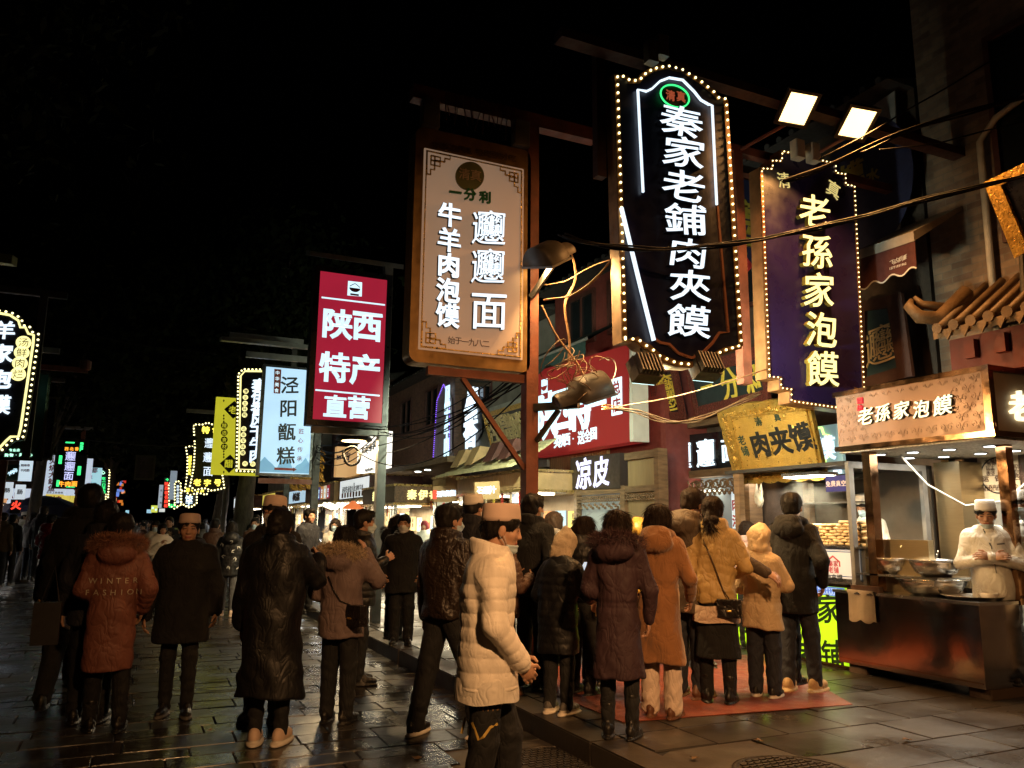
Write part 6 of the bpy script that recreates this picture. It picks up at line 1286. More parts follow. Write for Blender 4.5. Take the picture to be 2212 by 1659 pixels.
# awning with telephone number, banner cloth, bracket
pa = PX(8.0); q = [pa.px(*Z4(*z)) for z in ((600, 1055), (848, 965), (840, 845), (600, 925))]; t = thing('awning', 'maroon awning valance with white script and a telephone number', 'awning', pa.pt(q[0][0], q[0][1]))
m = MB(); n = 24; bt = [(q[0][0]+(q[1][0]-q[0][0])*i/n, q[0][1]+(q[1][1]-q[0][1])*i/n-.03*math.sin(i*math.pi/4)) for i in range(n+1)]; m.slab(pa, rotate_ccw(bt+[q[2], q[3]]), -.008, 0); m.build('valance', M('maroon canvas', (.07, .016, .014), .8), t)
m = MB(); m.prism([pa.pt(q[3][0], q[3][1], .01), pa.pt(q[3][0], q[3][1]+.12, .01), pa.pt(q[3][0], q[3][1]+.6, -.9), pa.pt(q[3][0], q[3][1]+.55, -.9)], pa.pt(*q[2])-pa.pt(*q[3])); m.build('canopy', M('pale awning edge', (.3, .27, .24), .7), t); m = MB(); m.strip(pa, bt, .018, .001, .004); m.build('piping', WHITEW, t)
m = chars(MB(), pa, Z4, col('飞达彩蓬', 738, 940, 795, 918, 21), .001, .004, bold=.01, lean=.2, rise=.3); chars(m, pa, Z4, col('15771931962', 730, 968, 800, 945, 13), .001, .004, bold=.015, rise=.3); m.build('lettering', M('white letters', (.6, .6, .58), .6), t)
t = thing('banner', 'pale hanging banner with a dark blue medallion behind the floodlights', 'banner', on(*Z4(680, 830), 0, 8.6)); pn = PX(8.6); MB().slab(pn, rotate_ccw([pn.px(*Z4(*z)) for z in ((575, 880), (775, 790), (750, 180), (575, 300))]), -.02, 0).build('cloth', M('grey white cloth', (.24, .22, .2), .8, bump=.3, bscale=4), t)
a, b = pn.px(*Z4(620, 600)); MB().slab(pn, [(a+.75*math.cos(s), b+.95*math.sin(s)) for s in np.linspace(0, 2*math.pi, 33)[:-1]], .001, .004).build('medallion', M('dark blue print', (.02, .02, .06), .7), t); chars(MB(), pn, Z4, [('馍', 560, 560, 120), ('水', 655, 555, 60)], .005, .008, bold=.04).build('lettering', M('yellow print', (.3, .22, .03), .6), t)
t, pl_, r_ = flat_sign(9.2, Z4, (30, 560, 140, 960), 'dark blue board with thick yellow characters between the navy and the violet signs', M('dark blue board', (.012, .016, .05), .5), [([('店', 85, 720, 95), ('羊', 85, 840, 100)], M('yellow print', (.3, .22, .03), .6), dict(bold=.05)), ([('→', 90, 950, 80)], REDINK, dict(bold=.03))]); MB().box(r_[0]-.2, 8.88, 9.22, 9.3, r_[3]+.05, r_[3]+.13).build('beam', RUST, t)
# tiled eave and gold framed board at the right edge
te = thing('eave', 'short tiled eave with an upturned tip on a dark red beam, above the noodle stall', 'eave', (8.3, 5.0, 3.6)); XE = 8.05; _, ey, ez = on(*Z4(935, 1265), 0, XE); yl = ey
STONE = M('buff glazed tile', (.13, .08, .04), .6, var=.3, bump=.4, bscale=30); _, _, ez2 = on(*Z4(905, 1190), 0, XE)
m = MB(); m.prism([(XE-.05, yl, ez+.02), (8.88, yl, ez+.62), (8.88, yl, ez+.5), (XE-.05, yl, ez-.05)], (0, -2.6, 0)); m.build('slope', STONE, te)
m = MB(); k = 0
while k < 2.5: m.tube([(XE-.1, yl-.1-k, ez+.05), (8.85, yl-.1-k, ez+.68)], .042, 8); k += .2
m.build('tile_roll', STONE, te, True); m = MB(); k = 0
while k < 2.5: m.tube([(XE-.12, yl-.1-k, ez+.05), (XE-.09, yl-.1-k, ez+.055)], .06, 12); m.prism([(XE-.09, yl-.2-k+s, ez+zz) for s, zz in ((-.06, .0), (0, -.1), (.06, 0), (.06, .03), (-.06, .03))], (.02, 0, 0)); k += .2
m.build('tile_end', STONE, te)
m = MB(); m.tube([(8.5, yl-.1, ez+.55), (XE+.1, yl+.02, ez+.22), (XE-.1, yl+.12, ez+.24), (XE-.16, yl+.2, ez+.38), (XE-.08, yl+.22, ez+.46)], [.09, .09, .08, .06, .03], 8); m.tube([(XE+.25, yl, ez+.36), (XE-.02, yl+.14, ez+.40), (XE-.06, yl+.19, ez+.5)], [.06, .05, .02], 8); m.build('upturned_tip', STONE, te, True)
m = MB(); m.box(XE+.1, 8.85, yl-2.6, yl-.08, ez-.5, ez-.06); 
m.build('beam', M('dark red beam', (.12, .02, .015), .6, var=.2), te); k = .2
while k < 2.4: MB().box(XE+.02, XE+.098, yl-.22-k, yl-.1-k, ez-.32, ez-.12).build('rafter_end', M('dark red beam', (.12, .02, .015), .6, var=.2), te); k += .34
MB().tube([(8.4, 5.15, ez+.3), (8.55, 5.2, 5.0), (8.8, 5.1, 5.5), (8.8, 4.2, 5.2)], .03, 8).build('conduit', IRON, te)
lpn = leanP(7.9, *ZR(760, 900), .42); t, q = board(lpn, ZR, ((765, 1110), (900, 1010), (860, 700), (640, 810)), 'heavy gold framed black board leaning out at the right edge', 'shop_board', SIGNB, frame=GOLD, fw_=.18)
# further wall boards
Zq = Z2; lpn = leanP(7.6, *Z2(1240, 1215), .30)
board(lpn, Z2, ((1165, 1345), (1385, 1310), (1375, 1075), (1115, 1150)), 'black board with raised gilt characters in a gold carved frame, over timber', 'shop_board', SIGNB, [([('涇', 1172, 1240, 80), ('陽', 1225, 1225, 80), ('甑', 1285, 1212, 80), ('糕', 1345, 1200, 80)], M('pale gilt letters', (.55, .42, .2), .35, .5), dict(bold=.02, d=.03)), (col('百年老店', 1250, 1304, 1296, 1296, 16), M('pale gilt letters', (.55, .42, .2), .35, .5), dict(bold=.0))], frame=GOLD, fw_=.12)
t = thing('wall_cladding', 'upright timber cladding under the gilt lettered board', 'cladding', (8.2, 14.5, 2.6)); m = MB()
for i in range(26): m.box(8.02, 8.09, 15.3-i*.09-.08, 15.3-i*.09, 2.4, 3.55+.05*math.sin(i))
m.build('boards', WOODL, t)
pl = PX(8.2); t = thing('shop_board', 'dark cloud shaped board with three white lit characters on the grey wall', 'sign', pl.pt(*pl.px(*Z2(1035, 1320)))); o = [pl.px(*Z2(*z)) for z in ((1035, 1325), (1075, 1290), (1100, 1240), (1095, 1050), (1060, 1030), (1000, 1040), (975, 1060), (975, 1260), (1000, 1290))]; MB().slab(pl, rotate_ccw(o), -.06, 0).build('panel', SIGNB, t); chars(MB(), pl, Z2, [('秦', 1045, 1062, 70), ('伊', 1035, 1125, 85), ('香', 1032, 1240, 85)], .004, .04, bold=.03).build('lettering', LW, t)
pl = PX(7.9); t = thing('arch_sign', 'narrow arched panel edged with violet light dots and white characters', 'sign', pl.pt(*pl.px(*Z2(860, 1430)))); o = [pl.px(*Z2(*z)) for z in ((805, 1435), (905, 1370), (905, 1050), (870, 960), (830, 1060))]; MB().slab(pl, rotate_ccw(o), -.06, 0).build('panel', M('grey violet panel', (.25, .22, .24), .6), t); m = MB()
for a, b in along([pl.px(*Z2(*z)) for z in ((805, 1435), (830, 1060), (870, 960), (905, 1050), (905, 1370))], .06, False): m.ball(pl.pt(a, b, .02), .018, 5)
tag(m.build('light_dots', E('violet dots', (.28, .12, 1), 1.6, sample=False), t), kind='stuff'); chars(MB(), pl, Z2, col('风干牛肉', 893, 1040, 887, 1340, 55), .004, .03, bold=.03, wx=.6).build('lettering', LB, t)
MB().box(8.0, 8.29, 15.4, 18.6, 2.9, 4.6).build('wall_panel', M('pale wall panel', (.35, .34, .32), .6), bD)

# ------------------------------------------------------------------ market stalls
def stall(label, x, y0, y1, zf0, zf1, fascia, front_txt=None, side_txt=None, depth=1.6, light=30, col_=(1, .84, .55), panel=None, counter=WOODL, sidemat=None, txtm=None, goods=True, group='lit food stalls of the right row', back=None):
    "stall whose street face is the plane X = x and whose near end is at y0"
    t = thing('food_stall', label, 'stall', (x+depth/2, (y0+y1)/2, K)); px_, py_ = PX(x), PY(y0)
    MB().box(x+.012, x+depth, y0+.012, y1, zf0, zf1).build('fascia_box', sidemat or fascia, t); MB().rect(px_, -y1, -y0, zf0+.04, zf1-.04, -.01, 0).build('front_panel', panel or fascia, t)
    m = MB(); m.box(x-.03, x+depth+.02, y0-.03, y1+.02, zf0-.05, zf0-.001); m.box(x-.03, x+depth+.02, y0-.03, y1+.02, zf1+.001, zf1+.05); m.build('trim', M('gold toned trim', (.42, .28, .10), .3, .8), t)
    for y in (y0+.03, y1-.09):
        for xx in (x+.02, x+depth-.1): MB().box(xx, xx+.07, y, y+.07, K, zf0-.05).build('post', STEEL, t)
    MB().box(x, x+depth-.15, y0+.15, y1-.1, K, 1.02).build('counter', counter, t); MB().box(x-.04, x+depth-.1, y0+.12, y1-.08, 1.021, 1.06).build('counter_top', STEEL, t)
    MB().box(x+depth-.03, x+depth, y0+.1, y1, 1.06, zf0-.05).build('back_panel', back or M('stall back lining', (.30, .23, .15), .4, .4, var=.12), t)
    rb = random.Random(int(y0*77)); pb2 = PX(x+depth-.04)
    for k in range(max(2, int((y1-y0)/.55))):
        a = -y1+.25+k*.55; w2 = rb.uniform(.16, .24); z2 = zf0-.28-rb.uniform(0, .15); mp = MB().rect(pb2, a-w2, a+w2, z2-rb.uniform(.3, .45), z2, .0, .015).build('menu_panel', E('menu panel %d' % (k % 5), ((1, .75, .35), (.9, .9, .8), (.9, .35, .12), (.4, .65, .85), (.95, .8, .2))[k % 5], .7, sample=False), t); MB().text(pb2, '招牌', a, z2-.16, .11, .016, .02, step=.13, vert=True, bold=.02).build('lettering', DKBR, mp)
    for k in range(max(3, int((y1-y0)/.4))):
        y = y0+.25+k*.4; L = rb.uniform(.12, .3); MB().box(x+.02, x+.03, y-.045, y+.045, zf0-.06-L, zf0-.052).build('hanging_tag', rb.choice([WHITEW, M('cream tag', (.6, .45, .3), .7), M('red tag', (.4, .03, .02), .7), M('yellow tag', (.6, .42, .05), .7)]), t)
    n = max(2, int((y1-y0)/.8)); 
    for i in range(n):
        y = y0+(y1-y0)*(i+.5)/n; MB().box(x+.45, x+.8, y-.08, y+.08, zf0-.085, zf0-.055).build('lamp', E('stall lamp', (1, .90, .66), 9), t)
    downlight((x+.62, (y0+y1)/2, zf0-.11), .6, (y1-y0)*.8, light*2.6, col_, t, 176)
    if front_txt: s = min((y1-y0)/len(front_txt)*.8, (zf1-zf0)*.62); MB().text(px_, front_txt, -(y0+y1)/2, (zf0+zf1)/2, s, .002, .03, step=s*1.1, bold=.03).build('lettering', txtm or LWW, t)
    if side_txt: s = min(depth/len(side_txt)*.75, (zf1-zf0)*.62); MB().text(py_, side_txt, x+depth/2, (zf0+zf1)/2, s, .002, .03, step=s*1.15, bold=.03, rise=.05).build('lettering', txtm or LWW, t)
    if goods:
        rr = random.Random(int(y0*100)); 
        for k in range(5):
            y = y0+.4+k*(y1-y0-.7)/5; hgt = rr.uniform(.12, .3); c = (x+rr.uniform(.2, .5), y, 1.06); mt = rr.choice([BUN, STEEL, M('red sauce tray', (.3, .05, .02), .4), M('green herb tray', (.08, .16, .03), .6), M('orange snack tray', (.5, .2, .03), .6)])
            m = MB(); m.lathe([(.1, 0), (.14, hgt*.4), (.15, hgt), (.13, hgt), (.02, hgt*.9)], c, 14); tag(m.build('food_tray', mt, None, True, c), None)
            o = bpy.data.objects[C.objects[-1].name]; o['label'] = 'round food container on the counter of a lit stall in the right row'; o['category'] = 'container'; o['group'] = 'food containers on the right stalls'
    return t
# roofed pomegranate stall
RS = stall('stall with a shingled swept roof and pomegranate juice board behind the brown pole', 6.4, 13.2, 16.6, 2.3, 2.62, WOODL, None, None, light=45, counter=WOODL)
m = MB(); x = 6.2
for i in range(9):
    f0, f1 = i/9, (i+1)/9; z0, z1 = 2.68+.55*f0**1.3, 2.68+.55*f1**1.3; m.prism([(x-.25+1.0*f0, 13.0, z0+.03), (x-.25+1.0*f1, 13.0, z1+.01), (x-.25+1.0*f1, 13.0, z1-.03), (x-.25+1.0*f0, 13.0, z0-.02)], (0, 3.8, 0))
m.build('roof', M('pale shingle', (.42, .36, .20), .6, var=.25, scale=9, bump=.3), RS)
for y in (13.5, 14.2, 15.2, 16.0): 
    m = MB(); m.prism([(6.15, y, 2.86), (6.75, y, 3.22), (6.35, y, 3.25)], (0, .42, 0)); m.build('dormer', WOODL if y > 14.5 else WOODD, RS)
t, q = board(PY(13.1), ZM, ((1555, 770), (1770, 765), (1765, 605), (1548, 618)), 'square timber board with white glowing pomegranate juice characters', 'shop_board', WOODL, [([('石', 1595, 690, 62), ('榴', 1655, 688, 62), ('汁', 1705, 682, 60)], LW, dict(bold=.04))], thick=.06)
flat_sign(14.5, ZM, (1895, 672, 2010, 802), 'small white lit menu with a red character under the shingled roof', E('lit menu white', (.75, .85, .9), .8), [([('石', 1945, 735, 60)], REDINK, B3), ([('榴', 1990, 735, 40)], REDINK, B3)])
RS2 = stall('timber stall with a white lit rice cake board and hanging paper tags', 6.35, 17.2, 18.1, 2.25, 2.7, WOODL, None, None, light=40)
t, q = board(PY(17.1), ZM, ((1182, 792), (1395, 790), (1390, 638), (1176, 655)), 'orange timber board with white glowing rice cake characters and a red seal', 'shop_board', WOODL, [(col('泾阳甑糕', 1232, 722, 1355, 712, 50), LW, dict(bold=.04))], thick=.06)
MB().rect(PY(17.1), *rect_px(PY(17.1), *ZM(1176, 690), *ZM(1204, 765)), .002, .02).build('seal', LR, t)
m = MB()
for i, zx in enumerate((1207, 1245, 1290)): a0, a1, b0, b1 = rect_px(PY(17.15), *ZM(zx-15, 852), *ZM(zx+15, 950)); m.rect(PY(17.15), a0, a1, b0, b1, 0, .006)
tag(m.build('paper_tags', WHITEW, RS2), kind='stuff'); a, b = PY(17.12).px(*ZM(1273, 830)); s = .09; t = thing('paper_charm', 'red diamond paper charm on a white card hung in the timber stall', 'charm', PY(17.12).pt(a, b-.15)); MB().rect(PY(17.12), a-.16, a+.16, b-.16, b+.14, -.01, 0).build('card', WHITEW, t); MB().slab(PY(17.12), [(a, b-s), (a+s, b), (a, b+s), (a-s, b)], .001, .004).build('diamond', M('red paper', (.55, .02, .02), .5), t)
DARKW = M('dark patterned timber', (.13, .065, .03), .5, var=.4, scale=30, bump=.4, bscale=40)
stall('dark timber stall with cream glowing names on two faces, mid right row', 5.5, 18.36, 21.3, 2.15, 2.54, DARKW, '秦伊香', '秦伊香', depth=1.4, light=80, counter=DARKW, txtm=LWW)
stall('stall under a white squid skewer board with food pictures', 6.0, 22.6, 26.2, 2.4, 3.05, WOODD, None, None, light=80, panel=E('lit white menu', (.8, .85, .85), .85), counter=DARKW)
pl = PX(6.0); t = tag(MB().build('x', WHITEW), None) if False else None
m = MB(); m.text(pl, '秘制铁板鱿鱼', -25.1, 2.72, .22, .012, .016, step=.24, bold=.01); m.text(pl, '红柳烤羊肉', -23.7, 2.72, .19, .012, .016, step=.21, bold=.01); t = thing('menu_strip', 'row of dark print and food pictures on the white squid board', 'menu strip', (6.0, 24.5, 2.45)); m.build('lettering', INK, t)
for i in range(8): MB().rect(pl, -25.9+i*.36, -25.68+i*.36, 2.47, 2.62, .002, .006).build('food_picture', random.choice([M('brown dish', (.12, .05, .02), .6), M('red dish', (.2, .03, .02), .6)]), t)
stall('stall with a four colour drinks poster on its fascia', 5.9, 26.6, 29.5, 2.4, 3.0, M('tan fascia', (.4, .25, .12), .6), None, None, light=70, counter=DARKW)
pl = PX(5.9)
for i, c in enumerate(((.05, .04, .2), (.5, .2, .04), (.6, .5, .35), (.3, .02, .03))): t = thing('drinks_poster', 'upright %s panel of the drinks poster' % ('indigo', 'orange', 'cream', 'crimson')[i], 'poster', (5.9, 29-i*.5, 2.5), 'panels of the drinks poster'); MB().rect(pl, -29.2+i*.5, -28.75+i*.5, 2.5, 2.95, .001, .012).build('sheet', E('poster %d' % i, c, .9, sample=False), t); MB().text(pl, '饮品', -28.97+i*.5, 2.7, .15, .013, .016, step=.17, vert=True, bold=.01).build('lettering', LB, t)
stall('pale blue lit stall with small name boards, far down the right row', 5.6, 30, 33.5, 2.4, 2.95, WOODD, '小吃名店', None, light=80, col_=(.95, .97, 1), panel=E('lit blue menu', (.5, .7, .85), .8), counter=DARKW, txtm=DKBR)
stall('yellow boarded stall beside the tree trunk, far down the right row', 5.2, 34.5, 38, 2.4, 2.95, WOODD, '老西安', None, light=80, panel=E('lit yellow menu', (.75, .6, .1), .8), counter=DARKW, txtm=REDINK)
stall('last lit stall of the right row with a white fascia', 4.6, 39.5, 44, 2.4, 2.95, WOODD, '烤肉', None, light=90, col_=(.95, .97, 1), panel=E('lit white menu', (.8, .85, .85), .85), counter=DARKW, txtm=REDINK)
flat_sign(22.9, ZM, (540, 150, 808, 545), 'overexposed white lightbox with dark print above the squid stall', E('bright white box', (1, .93, .82), 1.5), [(col('陕西甘肃柳肉', 575, 335, 735, 245, 60), INK, B3), (col('秘制料 盐池羊', 588, 512, 740, 480, 28), INK, B3)], thick=.3)
flat_sign(25.2, ZM, (330, 300, 530, 575), 'tan lightbox with a round blue emblem above the drinks stall', E('lit tan box', (.75, .42, .16), .7), [(col('醉长安', 345, 400, 425, 375, 46), M('indigo print', (.03, .03, .1), .6), B3), ([('记', 408, 415, 60)], M('indigo print', (.03, .03, .1), .6), dict(bold=.05))], thick=.3)
g_ = thing('gilt_eave', 'gilt carved eave lit in gold beside the pale blue sign', 'eave', on(630, 1040, 1, 26)); pl = PY(26)
a0, a1, b0, b1 = rect_px(pl, *ZM(-30, 350), *ZM(170, 660)); m = MB(); rr = random.Random(2)
for i in range(60): a, b = a0+(a1-a0)*rr.random(), b0+(b1-b0)*rr.random(); m.tube([pl.pt(a+.16*math.cos(s), b+.14*math.sin(s), .02) for s in np.linspace(0, 5, 8)], .04, 5)
m.build('carving', GOLD, g_, True); MB().rect(pl, a0, a1, b0, b1, -.2, 0).build('board', M('red brown board', (.2, .08, .03), .6), g_)
# upper brick wall piece, steel canopy
t = thing('canopy', 'thin timber canopy jutting over the middle stalls', 'canopy', (7.0, 18.4, 3.2)); MB().box(6.3, 8.2, 17.0, 22.2, 3.05, 3.18).build('roof', WOOD, t)
for y in (19.8, 20.6): MB().lathe([(.08, -.01), (.08, -.002)], (6.8, y, 3.05), 14).build('downlight', COOLW, t)

# ------------------------------------------------------------------ left row
def left_stall(label, x, y0, y1, col_, light, txt, pm, txm=REDINK, h=2.9):
    t = thing('food_stall', label, 'stall', (x-.8, (y0+y1)/2, K), 'lit food stalls of the left row'); pl = PL(x); py = PY(y0)
    MB().box(x-1.6, x-.012, y0+.012, y1, 2.35, h).build('fascia_box', WOODD, t); MB().rect(pl, y0, y1, 2.4, h-.05, -.01, 0).build('front_panel', pm, t); MB().rect(py, x-1.6, x-.02, 2.4, h-.05, -.01, 0).build('side_panel', pm, t)
    MB().box(x-1.5, x-.05, y0+.1, y1-.1, K, 1.05).build('counter', DARKW, t); MB().box(x-1.62, x-1.58, y0, y1, K, 2.35).build('back_panel', TILEW, t)
    for y in (y0+.03, y1-.1): MB().box(x-.1, x-.02, y, y+.07, K, 2.35).build('post', WOODD, t)
    MB().box(x-1.2, x-.5, y0+.3, y1-.3, 2.32, 2.345).build('lamp', E('left stall lamp', (1, .95, .82), 5), t); downlight((x-.8, (y0+y1)/2, 2.3), .7, (y1-y0)*.8, light, col_, t)
    if txt: s = min(1.5/len(txt)*.9, .4); MB().text(py, txt, x-.8, (2.35+h)/2, s, .004, .02, step=s*1.05, bold=.03).build('lettering', txm, t); MB().text(pl, txt, (y0+y1)/2, (2.35+h)/2, .4, .004, .02, step=.5, bold=.03).build('lettering', txm, t)
    return t
LS = [(-6.2, 25, 29, 'beef soup stall with a dark name panel at the left edge', '牛肉汤', M('dark green board', (.012, .03, .014), .5), LB), (-5.4, 30, 34, 'white fronted skewer stall near the left edge', '烤肉店', WB, REDINK), (-4.9, 35, 39.5, 'orange lit stall behind the dark trunk on the left', '火锅', E('lit orange board', (.8, .35, .1), .7), REDINK), (-4.0, 40.5, 45, 'white fronted stall beyond the LED board', '小吃', WB, REDINK), (-3.0, 46, 52, 'yellow fronted stall at the far end of the left row', '面馆', E('lit yellow menu', (.75, .6, .1), .8), REDINK)]
for i, (x, y0, y1, lb, tx, pm, tm) in enumerate(LS): left_stall(lb, x, y0, y1, (1, .9, .75) if i % 2 else (.93, .97, 1), 330, tx, pm, tm, 3.1)
flat_sign(24.5, Z1, (120, 1415, 185, 1545), 'white lightbox with a red comb of skewers at the left edge', E('lit white skewer box', (.65, .8, .9), .9), [(col('烤串串', 135, 1450, 172, 1450, 20), RB, B3), (col('羊肉筋', 133, 1480, 170, 1480, 20), RB, B3)])
flat_sign(24.2, Z1, (44, 1445, 105, 1540), 'dark green lightbox with pale beef soup characters', M('dark green board', (.012, .03, .014), .5), [(col('牛肉汤', 60, 1500, 92, 1480, 28), LB, B3)])
flat_sign(24.0, Z1, (22, 1550, 68, 1650), 'white lightbox with two sausage pictures, at the left edge', E('lit white sausage box', (.7, .78, .85), .8), [([('肠', 45, 1600, 34)], DKBR, B3)])
flat_sign(25.0, Z1, (95, 1565, 145, 1655), 'white lightbox with brown sausage pictures, right of the other', E('lit white sausage box', (.7, .78, .85), .8), [([('肠', 120, 1610, 36)], DKBR, B3)])
flat_sign(24.8, Z1, (66, 1655, 120, 1740), 'black and red fire grill board low at the left edge', BLACKP, [([('火', 98, 1690, 60)], LR, dict(bold=.05))])
t = thing('parasol', 'dark blue stall parasol on the left row', 'parasol', on(*ZL(430, 900), 1, 33)); c = on(*ZL(400, 735), 1, 33); m = MB(); m.lathe([(1.6, -.75), (1.2, -.35), (.5, -.08), (.02, 0)], c, 8); m.build('canopy', M('navy canvas', (.015, .02, .06), .7), t); m = MB(); m.tube([(c.x, c.y, K), (c.x, c.y, c.z-.05)], .03, 6); m.build('pole', GALV, t)
for (y0, y1, x, hh_, lb) in ((12, 23, -9.5, 8, 'dark house at the near end of the left row'), (23.2, 34, -8.2, 7, 'dark house behind the beef soup stall'), (34.2, 46, -6.8, 7.5, 'dark house behind the orange lit stall'), (46.2, 62, -5.2, 7, 'dark house at the far end of the left row')):
    b = thing('building', lb, 'building', (x-3, (y0+y1)/2, K)); MB().box(x-6, x, y0, y1, 0, hh_).build('wall', BRICKR, b); m = MB(); m.prism([(x+.5, y0, hh_), (x-6, y0, hh_), (x-3, y0, hh_+1.4)], (0, y1-y0, 0)); m.build('roof', ROOFM, b)
    for k in range(int((y1-y0)/3)): f = MB().frame(PL(x), y0+1+k*3, y0+2.2+k*3, 4.3, 5.6, .07, .001, .05).build('window', WOODD, b); MB().rect(PL(x), y0+1.07+k*3, y0+2.13+k*3, 4.37, 5.53, .001, .01).build('pane', GLASSD, f)

# cold floodlight under the cream sign, aimed at the roofed stalls and the wall boards
p = on(1036, 818, 1, 10.5); fl = thing('floodlight', 'small cold white floodlight shining from under the cream sign at the shingled roofs', 'floodlight', p); d = Vector((.42, .86, -.28)).normalized(); uu = Vector((.9, -.42, 0)); uu = (uu-d*uu.dot(d)).normalized(); pf = P(p, uu, d.cross(uu))
MB().rect(pf, -.16, .16, -.1, .1, -.08, .05).build('housing', IRON, fl); MB().rect(pf, -.14, .14, -.085, .085, (.051 if pf.n.dot(d) > 0 else -.09), (.056 if pf.n.dot(d) > 0 else -.081)).build('lens', E('cold flood lens', (.6, .9, .85), 2.5, sample=False), fl); MB().tube([p, p+Vector((-.2, -.8, .35)), Vector((3.47, 7.2, 3.6))], .015, 6).build('bracket', IRON, fl)
l = bpy.data.lights.new('floodlight_beam', 'AREA'); l.size = .25; l.energy = 150; l.color = (.86, 1, .70); l.spread = rad(120); lo = bpy.data.objects.new('floodlight_beam', l); C.objects.link(lo); lo.parent = fl; lo.location = d*.1; lo.rotation_euler = d.to_track_quat('-Z', 'Y').to_euler()
t = thing('pendant_lamp', 'orange red pendant lamp shade over the drinks stall counter', 'lamp', on(763, 1090, 1, 22)); c = t.location; m = MB(); m.lathe([(.3, -.12), (.26, -.06), (.1, .05), (.04, .1)], c, 16); m.build('shade', E('glowing red shade', (.9, .22, .06), .8), t, True); m = MB(); m.tube([c, c+Vector((0, 0, .6))], .012, 5); m.build('cord', IRON, t)
for i, zx in enumerate((1300, 1340, 1420, 1455)): 
    p = on(*ZM(zx-1080, 815), 1, 23); b = thing('hanging_bulb', 'string of pale round bulbs hanging over a far stall, ' + ('first', 'second', 'third', 'last')[i] + ' from the left', 'bulbs', p, 'hanging bulbs of the far stalls'); m = MB()
    for k in range(5): m.ball(p+Vector((k*.05, 0, -.02*k)), .07, 8)
    m.build('bulb', E('hanging bulb', (1, .9, .65), 3, sample=False), b, True)
# ================================================================== the people
def cloth(n, c, r=.75, **k): return M(n, c, r, **{**dict(var=.12, scale=5, sheen=.0, bump=.05, bscale=180, rvar=.06, crease=.40), **k})
BP = cloth('black puffer nylon', (.006, .006, .0075), .5, crease=.26); BW = cloth('black wool', (.006, .006, .007), .9); BD = cloth('black denim', (.007, .0075, .009), .85); BJ = cloth('dark blue denim', (.018, .021, .032), .85)
WP = cloth('white puffer nylon', (.80, .74, .66), .55, crease=.2); SHIRT = cloth('white shirt', (.66, .62, .56), .8); PINKHAT = cloth('pale pink felt', (.58, .44, .38), .9, crease=0); WHAT = cloth('white cotton cap', (.72, .70, .66), .85, crease=0)
PCOAT = cloth('rust pink nylon', (.21, .078, .058), .6); PFUR = cloth('pinkish fur', (.30, .14, .09), .8, var=.4, scale=40); GMAUVE = cloth('grey mauve parka', (.16, .115, .115), .8); CFUR = cloth('cream fur', (.52, .40, .27), .8, var=.35, scale=40)
PURP = cloth('dark plum parka', (.034, .014, .020), .75); PURF = cloth('dark plum fur', (.055, .022, .028), .75, var=.5, scale=40); CAMEL = cloth('camel wool', (.25, .11, .04), .92, sheen=.3); WTR = cloth('cream trousers', (.60, .48, .40), .8)
YQ = cloth('mustard quilted nylon', (.50, .34, .13), .55); HOODC = cloth('beige cotton parka', (.58, .43, .26), .75); BEIGE = cloth('cream fleece', (.60, .48, .34), .95, bump=.6, bscale=260); BRN = cloth('brown puffer', (.10, .055, .04), .55); GBR = cloth('grey brown canvas jacket', (.09, .065, .045), .8)
LEA = cloth('black brown leather', (.022, .014, .011), .34, bump=.5, bscale=45); REDP_ = cloth('dark red glossy puffer', (.16, .008, .012), .28); NAVYC = cloth('navy coat', (.011, .012, .019), .8); COOKW = cloth('white cook jacket', (.70, .68, .62), .7); TAN = cloth('tan trainer leather', (.42, .27, .13), .6); GREENC = cloth('pale green coat', (.28, .34, .10), .8)
SHB = cloth('black shoe leather', (.012, .011, .010), .4); SOLEW = cloth('white rubber sole', (.62, .56, .48), .6, crease=0); SHW = cloth('pale chunky trainer', (.60, .44, .34), .6, crease=.1); SHBR = cloth('brown ankle boot', (.12, .05, .025), .5); SHG = cloth('grey black trainer', (.09, .085, .08), .6)
MBL = cloth('pale blue mask', (.46, .60, .70), .8, crease=.1); MWH = cloth('white mask', (.66, .66, .68), .8, crease=.1)
def at(x, ytop, Y, g=0., cap=0.):
    d = ray(x, ytop); t = Y/d.y; p = EYEP+d*t; return (p.x, Y, g), p.z-g-cap
def atf(x, ytop, yfeet, g=0., cap=0.):
    p = on(x, yfeet, 2, g); d = ray(x, ytop); f = Vector((math.sin(YAW), math.cos(YAW), 0)); t = (p-EYEP).dot(f)/d.dot(f); return (d.x*t, d.y*t, g), EYE+d.z*t-g-cap
def brg(p): return math.degrees(math.atan2(p[0], p[1]))
def wpt(rt_, l):
    a = rt_.rotation_euler.z; l = Vector(l); return rt_.location+Vector((l.x*math.cos(a)-l.y*math.sin(a), l.x*math.sin(a)+l.y*math.cos(a), l.z))
short = lambda **k: dict(style='short', **k)
def drape_side(src, obj, mat, axis, sgn):
    me = obj.data; bv = BVHTree.FromPolygons([v.co for v in me.vertices], [tuple(p.vertices) for p in me.polygons]); m2 = MB(); m2.f = src.f; m2.mi = src.mi
    for q in src.v:
        o = Vector(q); o[axis] = sgn*1.5; d = Vector((0, 0, 0)); d[axis] = -sgn; h = bv.ray_cast(o, d)[0]; r = Vector(q); r[axis] = (h[axis] if h else q[axis])+sgn*.004; m2.v.append(tuple(r))
    o = m2.build('lettering', mat, None, False, (0, 0, 0)); o.parent = obj; return o
def kid(rt_, n): return next(c for c in rt_.children if c.name.split('.')[0] == n)

